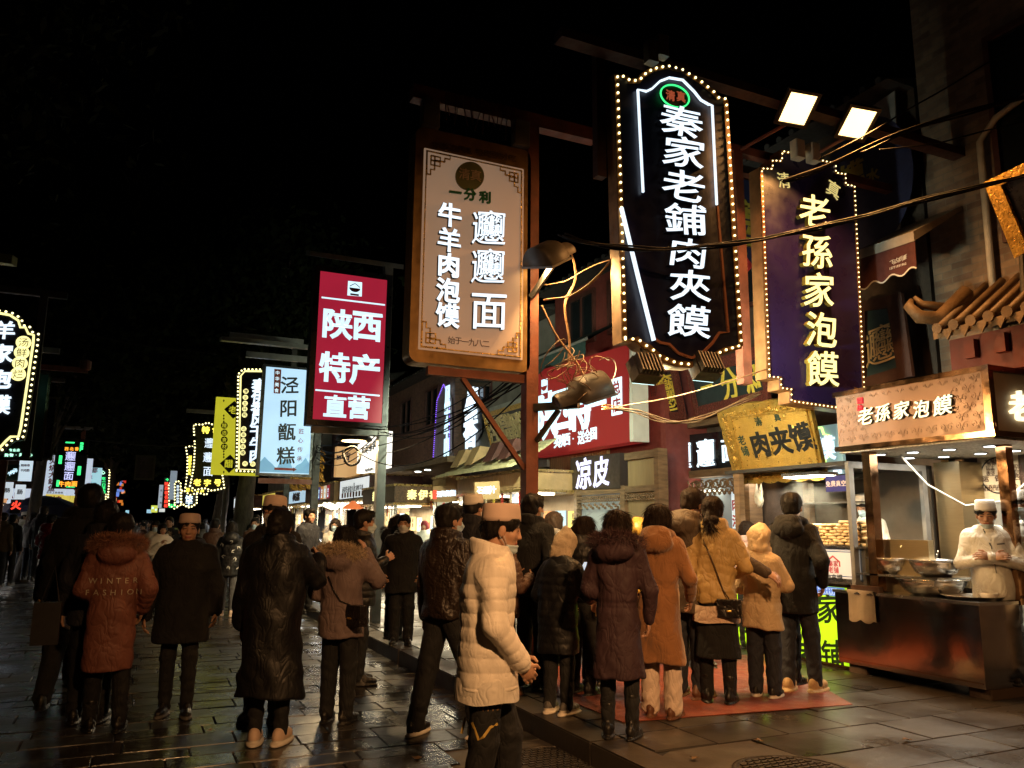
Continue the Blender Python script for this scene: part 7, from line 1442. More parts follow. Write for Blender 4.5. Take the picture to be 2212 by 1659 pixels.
# --- foreground man in white
def who(label, x, ytop, Y, g, turn, cap=0., **k):
    p, h = atf(x, ytop, Y, g, cap) if Y > 300 else at(x, ytop, Y, g, cap); PEOPLE.append((label[:28], round(p[0], 2), Y, round(h, 2))); return person(label, p, turn, Hh=h, **k)
PEOPLE = []
r = who('man in white puffer jacket, pale pink cap and chin mask walking right', 1056, 1076, 4.2, 0, 112, .045, arms=(((.03, .01, -.172), (-.03, .10, -.295)), ((.03, .012, -.174), (-.03, .10, -.30))), feet=((0, .13, .0), (0, -.08, .0)), hpitch=-9, lean=.0, bow=.3, knee=.03, seed=1, bulk=1.06,
        coat=dict(mat=WP, puff=.0065, rings=8, hem=.44, collar='stand', t=.026, srings=5, flare=.012, fold=.004, h=.0075, wrk=.004), legs=dict(mat=BD, t=.018), shoes=dict(mat=SHB, sole=SOLEW), hair=short(n=2500), hat=dict(mat=PINKHAT, tall=.36, z=.17), mask=dict(mat=MBL, under=1), res=.85)
def shirt_tail(r, mat, z0, z1, u, y=0., k=1.0):
    m = MB(); n = 40; prof = [(z0, 1.04), ((z0+z1)/2, 1.03), (z1, .98)]; vs = [((.118*u*q+.004*math.sin(7*a))*k*math.cos(a), (.098*u*q+.004*math.sin(5*a+1))*k*math.sin(a)+y, z*u+.006*math.sin(4*a)) for z, q in prof for a in np.linspace(0, 2*math.pi, n+1)[:-1]]
    m.add(vs, [(i*n+j, i*n+(j+1) % n, (i+1)*n+(j+1) % n, (i+1)*n+j) for i in range(2) for j in range(n)]); o = m.build('shirt_tail', mat, None, True, (0, 0, 0)); o.parent = r
shirt_tail(r, SHIRT, .405, .47, 1.74)
m = MB(); pl = P((0, 0, 0), (0, 1, 0), (0, 0, 1)); m.strip(pl, [(-.13, .52), (-.11, .60), (-.075, .605), (-.04, .53), (-.015, .545), (.02, .59), (.06, .60)], .014, 0, .0001); drape_side(m, kid(r, 'trousers'), M('yellow embroidery', (.5, .34, .08), .7), 0, 1)
m = MB(); m.text(pl, 'VIITSU', .02, .68, .03, 0, .0001, step=.026); drape_side(m, kid(r, 'trousers'), M('brown embroidery', (.22, .12, .05), .7), 0, 1)
# --- men behind him
who('broad man in creased black leather jacket and mask, striding with legs apart', 968, 1092, 1592, 0, 62, arms=('down', 'phone'), feet=((-.10, -.10, 0), (.12, .14, .0)), fw=.06, hyaw=18, seed=2, bulk=1.06, coat=dict(mat=LEA, hem=.5, t=.028, collar='stand', fold=.006, waist=.10), legs=dict(mat=BD, t=.022), shoes=dict(mat=SHB, sole=SOLEW), hair=short(), mask=dict(mat=MBL))
who('capped man almost hidden behind the man in white', 1022, 1062, 7.6, .15, 70, .045, arms=('down', 'down'), seed=3, coat=dict(mat=NAVYC, hem=.46, t=.02), legs=dict(mat=BD), shoes=dict(mat=SHB), hair=short(), hat=dict(mat=WHAT, tall=.34, z=.17), mask=dict(mat=MWH), res=1.5)
r = who('person in brown puffer jacket holding a lit phone, behind the man in white', 1090, 1150, 1500, .15, 85, arms=('phone', ((.03, .04, -.165), (-.05, .17, -.10))), hpitch=-22, seed=4, coat=dict(mat=BRN, puff=.014, rings=7, hem=.47, t=.03, collar='hood_down'), legs=dict(mat=BD), shoes=dict(mat=SHBR, type='ankle'), hair=dict(style='bob'))
def phone(label, c, d, tilt=55, lit=True, group=None):
    t = thing('phone', label, 'phone', c, group); mb = MB(); mb.prism([(-.037, -.075, 0), (.037, -.075, 0), (.037, .075, 0), (-.037, .075, 0)], (0, 0, .008)); me = bpy.data.meshes.new('case'); me.from_pydata(mb.v, [], mb.f); o = link_mesh('case', me, M('phone case', (.03, .03, .035), .3), t)
    mb = MB(); mb.prism([(-.033, -.07, .0085), (.033, -.07, .0085), (.033, .07, .0085), (-.033, .07, .0085)], (0, 0, .001)); me = bpy.data.meshes.new('screen'); me.from_pydata(mb.v, [], mb.f); link_mesh('screen', me, E('phone screen', (.55, .7, .9), .8 if lit else .3, sample=False), t)
    t.rotation_euler = (rad(tilt), 0, rad(-d)); return t
phone('lit phone held by the person in brown puffer jacket', wpt(r, (.02, .34, 1.22)), 85, 30)
who('short haired masked man in black jacket beside the brown pole', 1150, 1070, 1488, .15, 62, arms=('down', 'pocket'), hyaw=8, seed=5, bulk=1.02, coat=dict(mat=BW, hem=.47, t=.03, collar='stand'), legs=dict(mat=BD), shoes=dict(mat=SHB), hair=short(), mask=dict(mat=MBL))
who('woman with smooth ash brown bob and white mask behind the queue', 1196, 1108, 8.3, .15, 75, seed=6, arms=('phone', 'phone'), coat=dict(mat=cloth('black white print', (.2, .2, .2), .8, var=.9, scale=14), hem=.5, t=.02), legs=dict(mat=BD), shoes=dict(mat=SHB), hair=dict(style='bob', mat=HAIRG), mask=dict(mat=MWH), res=1.3)
r = who('person in cream fleece hood and long shiny black puffer coat', 1205, 1136, 1542, .15, 58, .06, arms=('front', ((.045, .05, -.165), (.0, .18, -.20))), hpitch=-18, bow=.4, lean=.02, seed=7, coat=dict(mat=BP, puff=.006, rings=10, hem=.33, t=.034, collar='hood_up', hood_mat=BEIGE, peak=.5, fold=.006), legs=dict(mat=BD), shoes=dict(mat=SHG, sole=SOLEW, type='chunky'))
phone('dark phone in the hand of the person in the fleece hood', wpt(r, (.06, .36, 1.12)), 60, 40, False)
who('woman with long dark hair in short shiny black puffer jacket', 1256, 1116, 1500, .15, 62, arms=('phone', 'phone'), hpitch=-20, seed=8, coat=dict(mat=BP, puff=.016, rings=6, hem=.52, t=.035, collar='stand', fold=.006), legs=dict(mat=BD, t=.006), shoes=dict(mat=SHB, type='boot'), hair=dict(style='long', len=.9, mat=HAIRB))
who('woman in long plum parka with a dark fur hood and tall black boots', 1333, 1106, 1594, .15, 42, arms=('front', ((.04, .02, -.17), (.03, .06, -.31))), hyaw=12, seed=9, bulk=.94, coat=dict(mat=PURP, hem=.26, t=.019, seam=0, collar='fur', fur_mat=PURF, belt=.58, flare=.035, fold=.007, fur_n=4200, fur_l=.055), legs=dict(mat=BD, t=.004), shoes=dict(mat=SHB, type='tall'), hair=dict(style='long', len=.62, mat=HAIRB, n=2600))
who('figure in a glossy mustard hood between the plum and the camel coat', 1380, 1112, 7.5, .15, 55, .06, seed=10, coat=dict(mat=cloth('mustard nylon', (.36, .22, .04), .4), hem=.5, t=.03, collar='hood_up'), legs=dict(mat=BD), shoes=dict(mat=SHB), res=1.4)
who('woman in long camel wool coat with wide cream trousers and heeled boots', 1420, 1092, 1550, .15, 48, arms=('pocket', ((.05, -.02, -.165), (.035, .07, -.265))), hyaw=6, seed=11, coat=dict(mat=CAMEL, seam=0, hem=.255, t=.018, collar='hood_down', belt=.61, flare=.03, fold=.006), legs=dict(mat=WTR, flare=.022, t=.006), shoes=dict(mat=SHBR, type='heel'), hair=dict(style='long', len=1.0, mat=HAIRB, n=2600))
who('tall man with thick hair and glasses, his arm round the woman in mustard', 1478, 1055, 1508, .15, 66, arms=('pocket', ((.115, .02, -.125), (.27, .07, -.215))), hpitch=-22, hyaw=10, bow=.5, seed=12, bulk=1.04, coat=dict(mat=GBR, hem=.40, t=.026, collar='hood_down', fold=.006), legs=dict(mat=BJ, t=.02), shoes=dict(mat=SHBR, type='ankle'), hair=short(mat=HAIRB, vol=.045, n=2600), glasses=1)
r13 = who('woman with a low ponytail in mustard quilted jacket and long black skirt', 1538, 1076, 1518, .15, 44, arms=('front', ((.06, -.01, -.155), (.0, .07, -.20))), hyaw=8, seed=13, bulk=.92, coat=dict(mat=YQ, hem=.475, t=.02, collar='stand', flare=.02, fold=.007, puff=.006, rings=7, vee=.25, srings=4, waist=.10), legs=dict(mat=BW, skirt=.215, t=.006), shoes=dict(mat=SHB, type='boot'), hair=dict(style='tail', mat=HAIRB, n=2600))
shirt_tail(r13, cloth('pale pink shirt', (.55, .40, .30), .8), .405, .49, 1.66)
who('masked person lit in orange, peeping between the glasses man and the ponytail', 1503, 1120, 7.3, .15, 200, seed=14, coat=dict(mat=NAVYC, hem=.5, t=.02), legs=dict(mat=BD), shoes=dict(mat=SHB), hair=short(), mask=dict(mat=MWH), res=1.3)
who('woman with dark bob hair, mostly hidden between the mustard and beige jackets', 1612, 1128, 8.1, .15, 60, seed=15, coat=dict(mat=cloth('pink jacket', (.4, .26, .24), .8), hem=.5, t=.02), legs=dict(mat=BD), shoes=dict(mat=SHB), hair=dict(style='bob', mat=HAIRB), res=1.4)
r16 = who('person in beige cotton parka with a peaked hood, jeans and canvas shoes', 1637, 1122, 1506, .15, 58, .08, arms=('phone', ((.05, .03, -.16), (-.01, .14, -.13))), hpitch=-14, seed=16, coat=dict(mat=HOODC, hem=.405, t=.034, collar='hood_up', peak=1, belt=.57, fold=.007, flare=.015), legs=dict(mat=BJ, t=.022), shoes=dict(mat=SHB, sole=SOLEW))
phone('lit phone held before the beige parka', wpt(r16, (.04, .33, 1.22)), 60, 55)
who('woman with loose dark hair leaning between the beige parka and the black coat', 1684, 1130, 1478, .15, 70, hroll=0, seed=17, coat=dict(mat=BW, hem=.42, t=.02), legs=dict(mat=BD), shoes=dict(mat=SHB), hair=dict(style='long', len=1.0), res=1.2)
who('tall man in thick black hooded coat, dark jeans and tan trainers, first in the queue', 1708, 1068, 1494, .15, 62, arms=('pocket', 'pocket'), hyaw=-8, seed=18, bulk=.96, feet=((0, -.03, 0), (.02, .06, 0)), coat=dict(mat=BW, seam=0, hem=.39, t=.022, collar='hood_down', fold=.005), legs=dict(mat=BJ, t=.014), shoes=dict(mat=TAN, sole=cloth('tan sole', (.5, .36, .2), .6), type='chunky'), hair=short(n=2600), glasses=1)
who('person with white striped socks and black boots behind the fleece hood', 1282, 1150, 1490, .15, 60, seed=19, coat=dict(mat=BW, hem=.45, t=.02), legs=dict(mat=BD), shoes=dict(mat=SHB, type='boot'), hair=dict(style='bob'), res=1.4)
# --- cooks
k_ = dict(shoes=dict(mat=SHB), legs=dict(mat=COOKW))
def cook_collar(rt_, j):
    m = MB(); u = j['u']; n = 14
    for s in (-1, 1): m.add([(s*.02*u, .055*u, .80*u), (s*.065*u, .035*u, .862*u), (s*.085*u, .03*u, .845*u), (s*.035*u, .09*u, .76*u)], [(0, 1, 2, 3)])
rc = who('cook in white jacket and cap with arms crossed and a chin mask', 2127, 1076, 5.1, .24, 232, .04, arms=('crossed', 'crossed'), hpitch=-14, hyaw=6, seed=20, bulk=1.1, coat=dict(mat=COOKW, hem=.45, t=.014, collar='lapel', fold=.005), hair=short(), hat=dict(mat=WHAT, tall=.38, z=.17), mask=dict(mat=MBL, under=1), res=.8, **k_)
m = MB(); u = 1.65; pl = P((0, 1, 0), (-1, 0, 0), (0, 0, 1)); m.slab(pl, [(-.045, .845*u), (.0, .75*u), (.045, .845*u)], 0, .0001); drape(rc, m, kid(rc, 'coat'), M('dark green shirt', (.012, .03, .025), .8), 'shirt_front')
m = MB(); m.strip(pl, [(-.04, .862*u), (.01, .745*u), (.03, .60*u)], .009, 0, .0001); m.strip(pl, [(.04, .862*u), (.008, .78*u)], .009, 0, .0001); m.strip(pl, [(.055, .76*u), (.12, .765*u)], .014, 0, .0001); drape(rc, m, kid(rc, 'coat'), M('grey seam', (.16, .16, .15), .8), 'seam')
m = MB(); m.slab(pl, [(-.15, .46*u), (.15, .46*u), (.15, .575*u), (-.15, .575*u)], 0, .0001)
who('cook in white cap and mask cut by the right edge', 2222, 1058, 4.85, .24, 285, .04, seed=21, coat=dict(mat=COOKW, hem=.45, t=.014, collar='lapel'), hair=short(), hat=dict(mat=WHAT, tall=.38, z=.17), mask=dict(mat=MBL), **k_)
who('young cook in white cap and mask looking down behind the bun stack', 1872, 1063, 7.3, .2, 262, .04, hpitch=-22, arms=('front', 'front'), seed=22, coat=dict(mat=COOKW, hem=.45, t=.014, collar='lapel'), hair=short(), hat=dict(mat=WHAT, tall=.38, z=.17), mask=dict(mat=MBL), **k_)
# --- group in the street
who('tall man in black coat walking away with a dark paper bag, at the left', 198, 1050, 1528, 0, 8, arms=('carry', 'down'), feet=((-.06, -.28, .05), (.0, .12, 0)), seed=23, bulk=1.15, coat=dict(mat=BW, hem=.43, t=.03, collar='stand'), legs=dict(mat=BD, t=.02), shoes=dict(mat=SHB, sole=SHB), hair=short(n=2500))
c = on(95, 1392, 1, 7.0); t = thing('paper_bag', 'dark paper carrier bag hanging from the walking man\'s hand', 'bag', c); m = MB(); m.box(c.x-.09, c.x+.09, 6.95, 7.05, c.z, c.z+.30); m.build('bag', M('dark paper', (.008, .007, .010), .6), t); m = MB(); m.tube([(c.x-.05, 7.0, c.z+.30), (c.x+.02, 7.0, c.z+.56), (c.x+.07, 7.0, c.z+.30)], .006, 5); m.build('handle', M('dark paper', (.008, .007, .010), .6), t)
who('man with short black hair in dark jacket between the black and pink coats', 232, 1085, 1562, 0, 10, arms=('down', 'front'), seed=24, bulk=1.1, coat=dict(mat=NAVYC, hem=.44, t=.03, collar='stand'), legs=dict(mat=BD), shoes=dict(mat=SHB), hair=short(n=2500))
r25 = r = who('woman in long rust pink down coat with fur hood, two words across her back', 262, 1114, 1580, 0, 2, arms=('front', 'pocket'), hyaw=20, hpitch=-4, feet=((0, .04, 0), (.03, -.05, 0)), seed=25, bulk=.96, coat=dict(mat=PCOAT, hem=.275, t=.034, puff=.009, rings=5, vee=.45, srings=4, collar='fur', fur_mat=PFUR, fur_n=4600, fur_l=.06, fold=.004, flare=.0), legs=dict(mat=BD, t=.01), shoes=dict(mat=SHB, type='boot'), hair=short(vol=.03, n=2400))
m = MB(); pl = P((0, -1, 0), (1, 0, 0), (0, 0, 1))
for row, z in (('WINTER', 1.165), ('FASHION', 1.075)): m.text(pl, row, 0, z, .062, 0, .0001, step=.062, bold=.0, rise=-.03)
drape(r, m, kid(r, 'coat'), M('silver print', (.62, .56, .46), .5))
who('young man in pale pink cap and long black coat facing the camera', 412, 1104, 1545, 0, 190, .045, arms=(((.04, -.01, -.168), (.05, .01, -.305)), ((.05, .0, -.17), (.065, .02, -.325))), feet=((.0, .06, 0), (.0, -.02, 0)), hyaw=-6, seed=26, bulk=1.16, coat=dict(mat=BW, hem=.36, t=.046, collar='hood_down', fold=.004, flare=.012), legs=dict(mat=BD, t=.006), shoes=dict(mat=SHB, sole=SHG), hair=short(n=2500), hat=dict(mat=PINKHAT, tall=.33, z=.17), res=.8)
who('capped man with a mask standing behind the long black coat', 596, 1066, 1556, 0, 205, .045, seed=27, arms=('down', 'down'), coat=dict(mat=BW, hem=.4, t=.03, collar='hood_down'), legs=dict(mat=BD), shoes=dict(mat=SHG), hair=short(), hat=dict(mat=PINKHAT, tall=.34, z=.17), mask=dict(mat=MWH))
r = who('woman with a hair bun in ankle length black down coat and pale chunky trainers', 606, 1104, 1608, 0, 22, arms=('down', ((.06, .06, -.13), (.035, .19, -.04))), hyaw=8, seed=28, bulk=1.08, coat=dict(mat=BP, hem=.20, t=.045, collar='stand', fold=.010, ffr=(9, 8, 4), flare=.04, waist=.105, wrk=.005), legs=dict(mat=BD, t=.004), shoes=dict(mat=SHW, sole=SOLEW, type='chunky'), hair=dict(style='bun', n=2400))
m = MB(); c = wpt(r, (.0, .42, 1.28)); m.lathe([(.02, -.04), (.035, -.01), (.038, .02), (.02, .04)], c, 10); m.tube([c+Vector((0, 0, .03)), c+Vector((.05, .0, .12))], .004, 5); tag(m.build('snack', M('fried snack', (.3, .12, .04), .6), None, True, c), 'small fried snack in the raised hand of the long black coat', 'snack')
r29 = who('woman with black bob in grey mauve parka with cream fur collar, hand raised', 744, 1138, 1562, 0, 40, arms=('front', 'face'), hpitch=-10, seed=29, coat=dict(mat=GMAUVE, hem=.43, t=.036, collar='fur', fur_mat=CFUR, fur_n=4200, fur_l=.06, fold=.006, belt=.56), legs=dict(mat=BD, t=.016), shoes=dict(mat=SHB, type='ankle'), hair=dict(style='bob', n=2600))
who('masked man in black padded jacket looking right, behind the grey mauve parka', 784, 1104, 1478, 0, 95, arms=('front', 'phone'), seed=30, coat=dict(mat=BP, hem=.45, t=.03, collar='stand', puff=.008), legs=dict(mat=BD), shoes=dict(mat=SHB), hair=short(), mask=dict(mat=MBL), bulk=1.1)
who('masked man in black coat facing the camera by the kerb', 874, 1114, 1393, .15, 200, arms=('pocket', 'pocket'), seed=31, bulk=1.15, coat=dict(mat=BW, hem=.40, t=.03, collar='hood_down', flare=.02), legs=dict(mat=BD, t=.02), shoes=dict(mat=SHB), hair=short(), mask=dict(mat=MWH), hyaw=6)
who('woman with long dark hair in black fur trimmed coat behind the masked man', 857, 1114, 10.6, .15, 60, seed=32, coat=dict(mat=BW, hem=.42, t=.03, collar='fur', fur_mat=M('black fur', (.015, .014, .014), .7), fur_n=1500), legs=dict(mat=BD), shoes=dict(mat=SHB), hair=dict(style='long', len=.9), res=1.5)
who('figure in dark red glossy puffer jacket at the left, walking away', 112, 1112, 1284, 0, 30, arms=('front', 'front'), feet=((0, .1, 0), (0, -.1, 0)), seed=33, coat=dict(mat=REDP_, puff=.018, rings=6, hem=.44, t=.04, collar='hood_down'), legs=dict(mat=BD, t=.004), shoes=dict(mat=SHB, sole=SOLEW), hair=short(), res=1.2)
who('woman with long black hair facing the camera between the red puffer and the black coat', 162, 1098, 9.6, 0, 170, seed=34, coat=dict(mat=BW, hem=.42, t=.03), legs=dict(mat=BD), shoes=dict(mat=SHB), hair=dict(style='long', len=1.0), res=1.2)
# --- middle distance
mid = dict(res=1.9)
who('woman in pale fur trimmed jacket with glasses and a mask beside a stall', 725, 1122, 14.5, .15, 205, arms=('phone', 'phone'), seed=40, coat=dict(mat=cloth('pale grey jacket', (.45, .42, .38), .8), hem=.45, t=.03, collar='fur', fur_mat=CFUR, fur_n=900, fur_l=.08), legs=dict(mat=BD), shoes=dict(mat=SHB), hair=dict(style='long', mat=HAIRB), mask=dict(mat=MBL), glasses=1, **mid)
who('man in dark suit jacket and pale shirt behind the dark iron pole', 668, 1100, 14.2, .15, 150, seed=41, coat=dict(mat=NAVYC, hem=.46, t=.02, collar='lapel'), legs=dict(mat=BD), shoes=dict(mat=SHB), hair=short(), **mid)
who('seller in dark red headscarf behind a lit counter', 918, 1126, 17.8, .15, 215, seed=42, arms=('front', 'front'), coat=dict(mat=COOKW, hem=.45, t=.02), legs=dict(mat=BD), shoes=dict(mat=SHB), hair=dict(style='bob', mat=cloth('red headscarf', (.2, .02, .03), .8)), **mid)
who('woman in black jacket scattered with white arrows, walking away', 502, 1128, 15.5, 0, 10, seed=43, feet=((0, .1, 0), (0, -.1, 0)), coat=dict(mat=BP, hem=.42, t=.035, collar='hood_down', puff=.006), legs=dict(mat=cloth('grey jeans', (.1, .1, .11), .8), t=.008), shoes=dict(mat=SHW), hair=dict(style='long', len=.9), **mid)
r = C.objects[-1]; r = root_of(r); m = MB(); pl = P((0, -1, 0), (1, 0, 0), (0, 0, 1))
for i, (x, z, q) in enumerate(((-.14, 1.25, .3), (.02, 1.3, -.8), (.15, 1.2, .9), (-.1, 1.05, 1.6), (.1, 1.0, 0), (-.16, .88, -.5), (.0, .85, .4), (.16, .82, 0), (.06, 1.14, 2.2))): m.char(pl, '↑', x, z, .1, 0, .0001, rot=q, bold=.02)
drape(r, m, kid(r, 'coat'), M('white print', (.6, .6, .58), .7))
who('man in dark jacket walking away between the cap and the arrow jacket', 466, 1122, 17.5, 0, 20, seed=44, coat=dict(mat=BRN, hem=.46, t=.025), legs=dict(mat=BD), shoes=dict(mat=SHB), hair=short(), **mid)
who('woman in white down jacket with open hood, left one of the pair facing us', 337, 1126, 19, 0, 190, seed=45, arms=('phone', 'phone'), coat=dict(mat=WP, hem=.42, t=.035, collar='hood_down', puff=.01), legs=dict(mat=BD), shoes=dict(mat=SHB), hair=dict(style='bob'), mask=dict(mat=MBL), **mid)
who('woman in white down jacket with fur hood, right one of the pair facing us', 352, 1132, 18.2, 0, 170, seed=46, arms=('phone', 'chest'), coat=dict(mat=WP, hem=.42, t=.035, collar='fur', fur_mat=CFUR, fur_n=700, puff=.01), legs=dict(mat=BD), shoes=dict(mat=SHB), hair=dict(style='bob'), **mid)
who('person in pale green jacket far down the street', 386, 1124, 21, 0, 60, seed=47, arms=('phone', 'phone'), coat=dict(mat=GREENC, hem=.44, t=.03, collar='hood_down'), legs=dict(mat=BD), shoes=dict(mat=SHB), hair=dict(style='tail'), **mid)
who('man in dark jacket just left of the pale green jacket', 367, 1118, 20.3, 0, 190, seed=48, coat=dict(mat=BW, hem=.46, t=.03), legs=dict(mat=BD), shoes=dict(mat=SHB), hair=short(), **mid)
who('masked man in brown coat right of the arrow jacket', 552, 1120, 17, .15, 200, seed=49, coat=dict(mat=BRN, hem=.42, t=.03), legs=dict(mat=BD), shoes=dict(mat=SHB), hair=short(), mask=dict(mat=MBL), **mid)
who('man in olive brown jacket and jeans at the left edge', 8, 1108, 22, .15, 15, seed=50, coat=dict(mat=cloth('olive brown jacket', (.09, .06, .025), .8), hem=.47, t=.03), legs=dict(mat=BJ), shoes=dict(mat=SHB), hair=short(), **mid)
who('man in black jacket with a small orange back label at the left edge', 29, 1112, 22.4, .15, 20, seed=51, coat=dict(mat=BW, hem=.47, t=.03, collar='hood_down'), legs=dict(mat=BD), shoes=dict(mat=SHB), hair=short(), **mid)
who('cook in white shirt and cap at a left stall, nearer one', 56, 1104, 27, .15, 120, .04, seed=52, coat=dict(mat=COOKW, hem=.46, t=.012), legs=dict(mat=BD), shoes=dict(mat=SOLEW), hair=short(), hat=dict(mat=WHAT, tall=.34, z=.17), **mid)
who('cook in white shirt and cap at a left stall, farther one', 66, 1106, 28.5, .15, 200, .04, seed=53, coat=dict(mat=COOKW, hem=.46, t=.012), legs=dict(mat=BD), shoes=dict(mat=SOLEW), hair=short(), hat=dict(mat=WHAT, tall=.34, z=.17), mask=dict(mat=MWH), **mid)
who('man in grey black padded jacket and jeans before the left stalls', 73, 1108, 24.5, .15, 30, seed=54, coat=dict(mat=cloth('charcoal puffer', (.03, .032, .038), .5), hem=.48, t=.03, puff=.008), legs=dict(mat=BJ), shoes=dict(mat=SHB), hair=short(), **mid)
who('balding man in dark coat before the left stalls', 96, 1094, 24, .15, 20, seed=55, coat=dict(mat=NAVYC, hem=.44, t=.03), legs=dict(mat=BD), shoes=dict(mat=SHB), hair=short(mat=HAIRG), **mid)
# --- far crowd: four figures, copied
protos = []
for i, (mt, hr, hd) in enumerate(((BW, dict(style='short', n=60), 0), (NAVYC, dict(style='long', n=60), 180), (BRN, dict(style='short', n=60), 90), (cloth('grey coat', (.12, .12, .12), .8), dict(style='bob', n=60), 200))):
    protos.append(person('small distant figure in dark winter clothes in the far crowd', (0, -100-i, 0), hd, 1.7, arms=('pocket', 'front'), feet=((0, .08, 0), (0, -.06, 0)), coat=dict(mat=mt, hem=.44, t=.03), legs=dict(mat=BD), shoes=dict(mat=SHB), hair=hr, res=2.6, group='figures in the far crowd', seed=60+i))
rr = random.Random(11); used = [False]*4; k = 0
for i in range(72):
    Y = 23+rr.random()**.8*40; px_ = rr.choice([rr.uniform(262, 420), rr.uniform(240, 560), rr.uniform(405, 700) if Y < 34 else rr.uniform(280, 420), rr.uniform(0, 130) if Y < 40 else rr.uniform(200, 380)])
    d = ray(px_, 1130); X = d.x*Y/d.y
    if X > 5.2 or X < -7: continue
    g = K if (X > 3 or X < -4.2) else 0.; j = i % 4
    o = protos[j] if not used[j] else copy_tree(protos[j]); used[j] = True
    o.location = (X, Y, g); o.rotation_euler = (0, 0, rr.uniform(0, 6.3)); s = rr.uniform(.94, 1.06); o.scale = (s, s, s)
    o['label'] = 'small distant figure in dark winter clothes in the far crowd'; o['group'] = 'figures in the far crowd'
# ------------------------------------------------------------------ bags
def bag(label, c, w_, h_, d, hd, mat, strap):
    t = thing('handbag', label, 'bag', c); a = rad(-hd); R_ = Matrix.Rotation(a, 3, 'Z'); c = Vector(c); g = G((-w_, -d, -h_), (w_, d, h_), .006); g.ell((0, 0, 0), (w_*.46, d*.42, h_*.44), .01)
    def bx_(X, Y, Z): q = [np.abs(X)-w_*.42, np.abs(Y)-d*.34, np.abs(Z)-h_*.4]; return np.maximum(np.maximum(q[0], q[1]), q[2])-.008
    g.put(bx_, (-w_*.5, -d*.5, -h_*.5), (w_*.5, d*.5, h_*.5), .01); g.noise(.002, (30, 30, 30), 2); me = g.mesh('bag'); me.transform(R_.to_4x4()); link_mesh('body', me, mat, t)
    m = MB(); q = [R_@Vector((-w_*.42, -d*.40, h_*.42)), R_@Vector((w_*.42, -d*.40, h_*.42)), R_@Vector((w_*.38, -d*.47, -.02)), R_@Vector((-w_*.38, -d*.47, -.02))]; m.prism([c+p for p in q], R_@Vector((0, .012, 0))); m.build('flap', mat, t); m = MB(); m.tube([c+R_@Vector((-.02, -d*.5, -.02)), c+R_@Vector((.02, -d*.5, -.02))], .008, 6); m.build('clasp', GOLD, t)
    m = MB(); m.tube(strap, .0055, 6); m.build('strap', M('chain strap', (.12, .09, .06), .35, .8) if 'chain' in label else mat, t, True)
BAGL = cloth('black bag leather', (.012, .010, .010), .3)
f = lambda r, *p: wpt(r, p)
def skin_pts(rt_, pts, obj='coat', off=.012):
    o = kid(rt_, obj); me = o.data; bv = BVHTree.FromPolygons([v.co for v in me.vertices], [tuple(p.vertices) for p in me.polygons]); out = []
    for p in pts:
        q, n, i, dd = bv.find_nearest(Vector(p)); out.append(wpt(rt_, q+n*off))
    return out
c = f(r13, .13, -.16, .80); bag('black crocodile handbag on a chain strap against the mustard jacket', c, .22, .17, .08, 50, BAGL, skin_pts(r13, [(-.10, -.04, 1.46), (-.07, -.16, 1.33), (-.02, -.2, 1.2), (.04, -.2, 1.07), (.09, -.2, .95)])+[c+Vector((0, 0, .07))])
c = f(r29, .17, -.1, .88); bag('black leather shoulder bag against the grey mauve parka', c, .26, .19, .1, 60, BAGL, skin_pts(r29, [(-.06, -.18, 1.2), (.0, -.2, 1.1), (.08, -.18, 1.0)])+[c+Vector((0, 0, .07))])
# ================================================================== cables, wires, trees
CAB = M('black cable sheath', (.009, .008, .007), .75, spec=.2); CABO = M('pale twisted wire', (.15, .075, .03), .7)
def sag(p, q, s, n=18): p, q = Vector(p), Vector(q); return [p+(q-p)*(i/n)+Vector((0, 0, -4*s*(i/n)*(1-i/n))) for i in range(n+1)]
def px_pts(pts): return [on(x, y, 1, Y) for x, y, Y in pts]
def smooth(pts, n=8):
    out = []; P4 = [pts[0]]+list(pts)+[pts[-1]]
    for i in range(len(pts)-1):
        a, b, c, d = P4[i:i+4]
        for k in range(n):
            t = k/n; out.append(.5*((2*b)+(c-a)*t+(2*a-5*b+4*c-d)*t*t+(3*b-a-3*c+d)*t**3))
    return out+[pts[-1]]
def cable(label, pts, r, n_=1, mat=CAB, spread=.02, seg=8, name='cable'):
    m = MB(); rr = random.Random(len(label)); base = smooth([Vector(p) for p in pts], seg)
    for k in range(n_):
        a = Vector((rr.uniform(-1, 1), rr.uniform(-1, 1), rr.uniform(-1, 1)))*spread*(k > 0); ph = rr.uniform(0, 6)
        m.tube([p+a+Vector((0, 0, .3*spread*math.sin(ph+i*.5))) for i, p in enumerate(base)], r, 5)
    return tag(m.build(name, mat, None, True, base[0]), label, 'cable')
cable('thick bundle of black cables crossing in front of the navy and violet signs', px_pts([(1215, 508, 6.2), (1290, 528, 5.9), (1420, 538, 5.6), (1560, 528, 5.3), (1700, 505, 5.1), (1850, 470, 5.0), (2020, 425, 4.8), (2230, 375, 4.6)]), .010, 6, spread=.03)
cable('cable pair running from the floodlights up to the right edge', px_pts([(1690, 392, 6.2), (1760, 370, 6), (1860, 325, 5.7), (1980, 275, 5.4), (2100, 240, 5.1), (2230, 205, 4.9)]), .012, 3, spread=.02)
cable('slim cable above the pair, beaded with drops', px_pts([(1770, 345, 6.1), (1880, 285, 5.8), (2000, 215, 5.5), (2110, 150, 5.2), (2230, 85, 5.0)]), .009, 1)
cable('thin cable looping under the pair towards the brick building', px_pts([(1900, 322, 5.7), (1990, 315, 5.6), (2100, 290, 5.4), (2225, 260, 5.2)]), .008, 1)
cable('bare wire sloping before the wall boards to the violet sign', px_pts([(1330, 880, 6.5), (1430, 862, 6.5), (1540, 835, 6.55), (1660, 795, 6.6)]), .006, 2, CABO, .012)
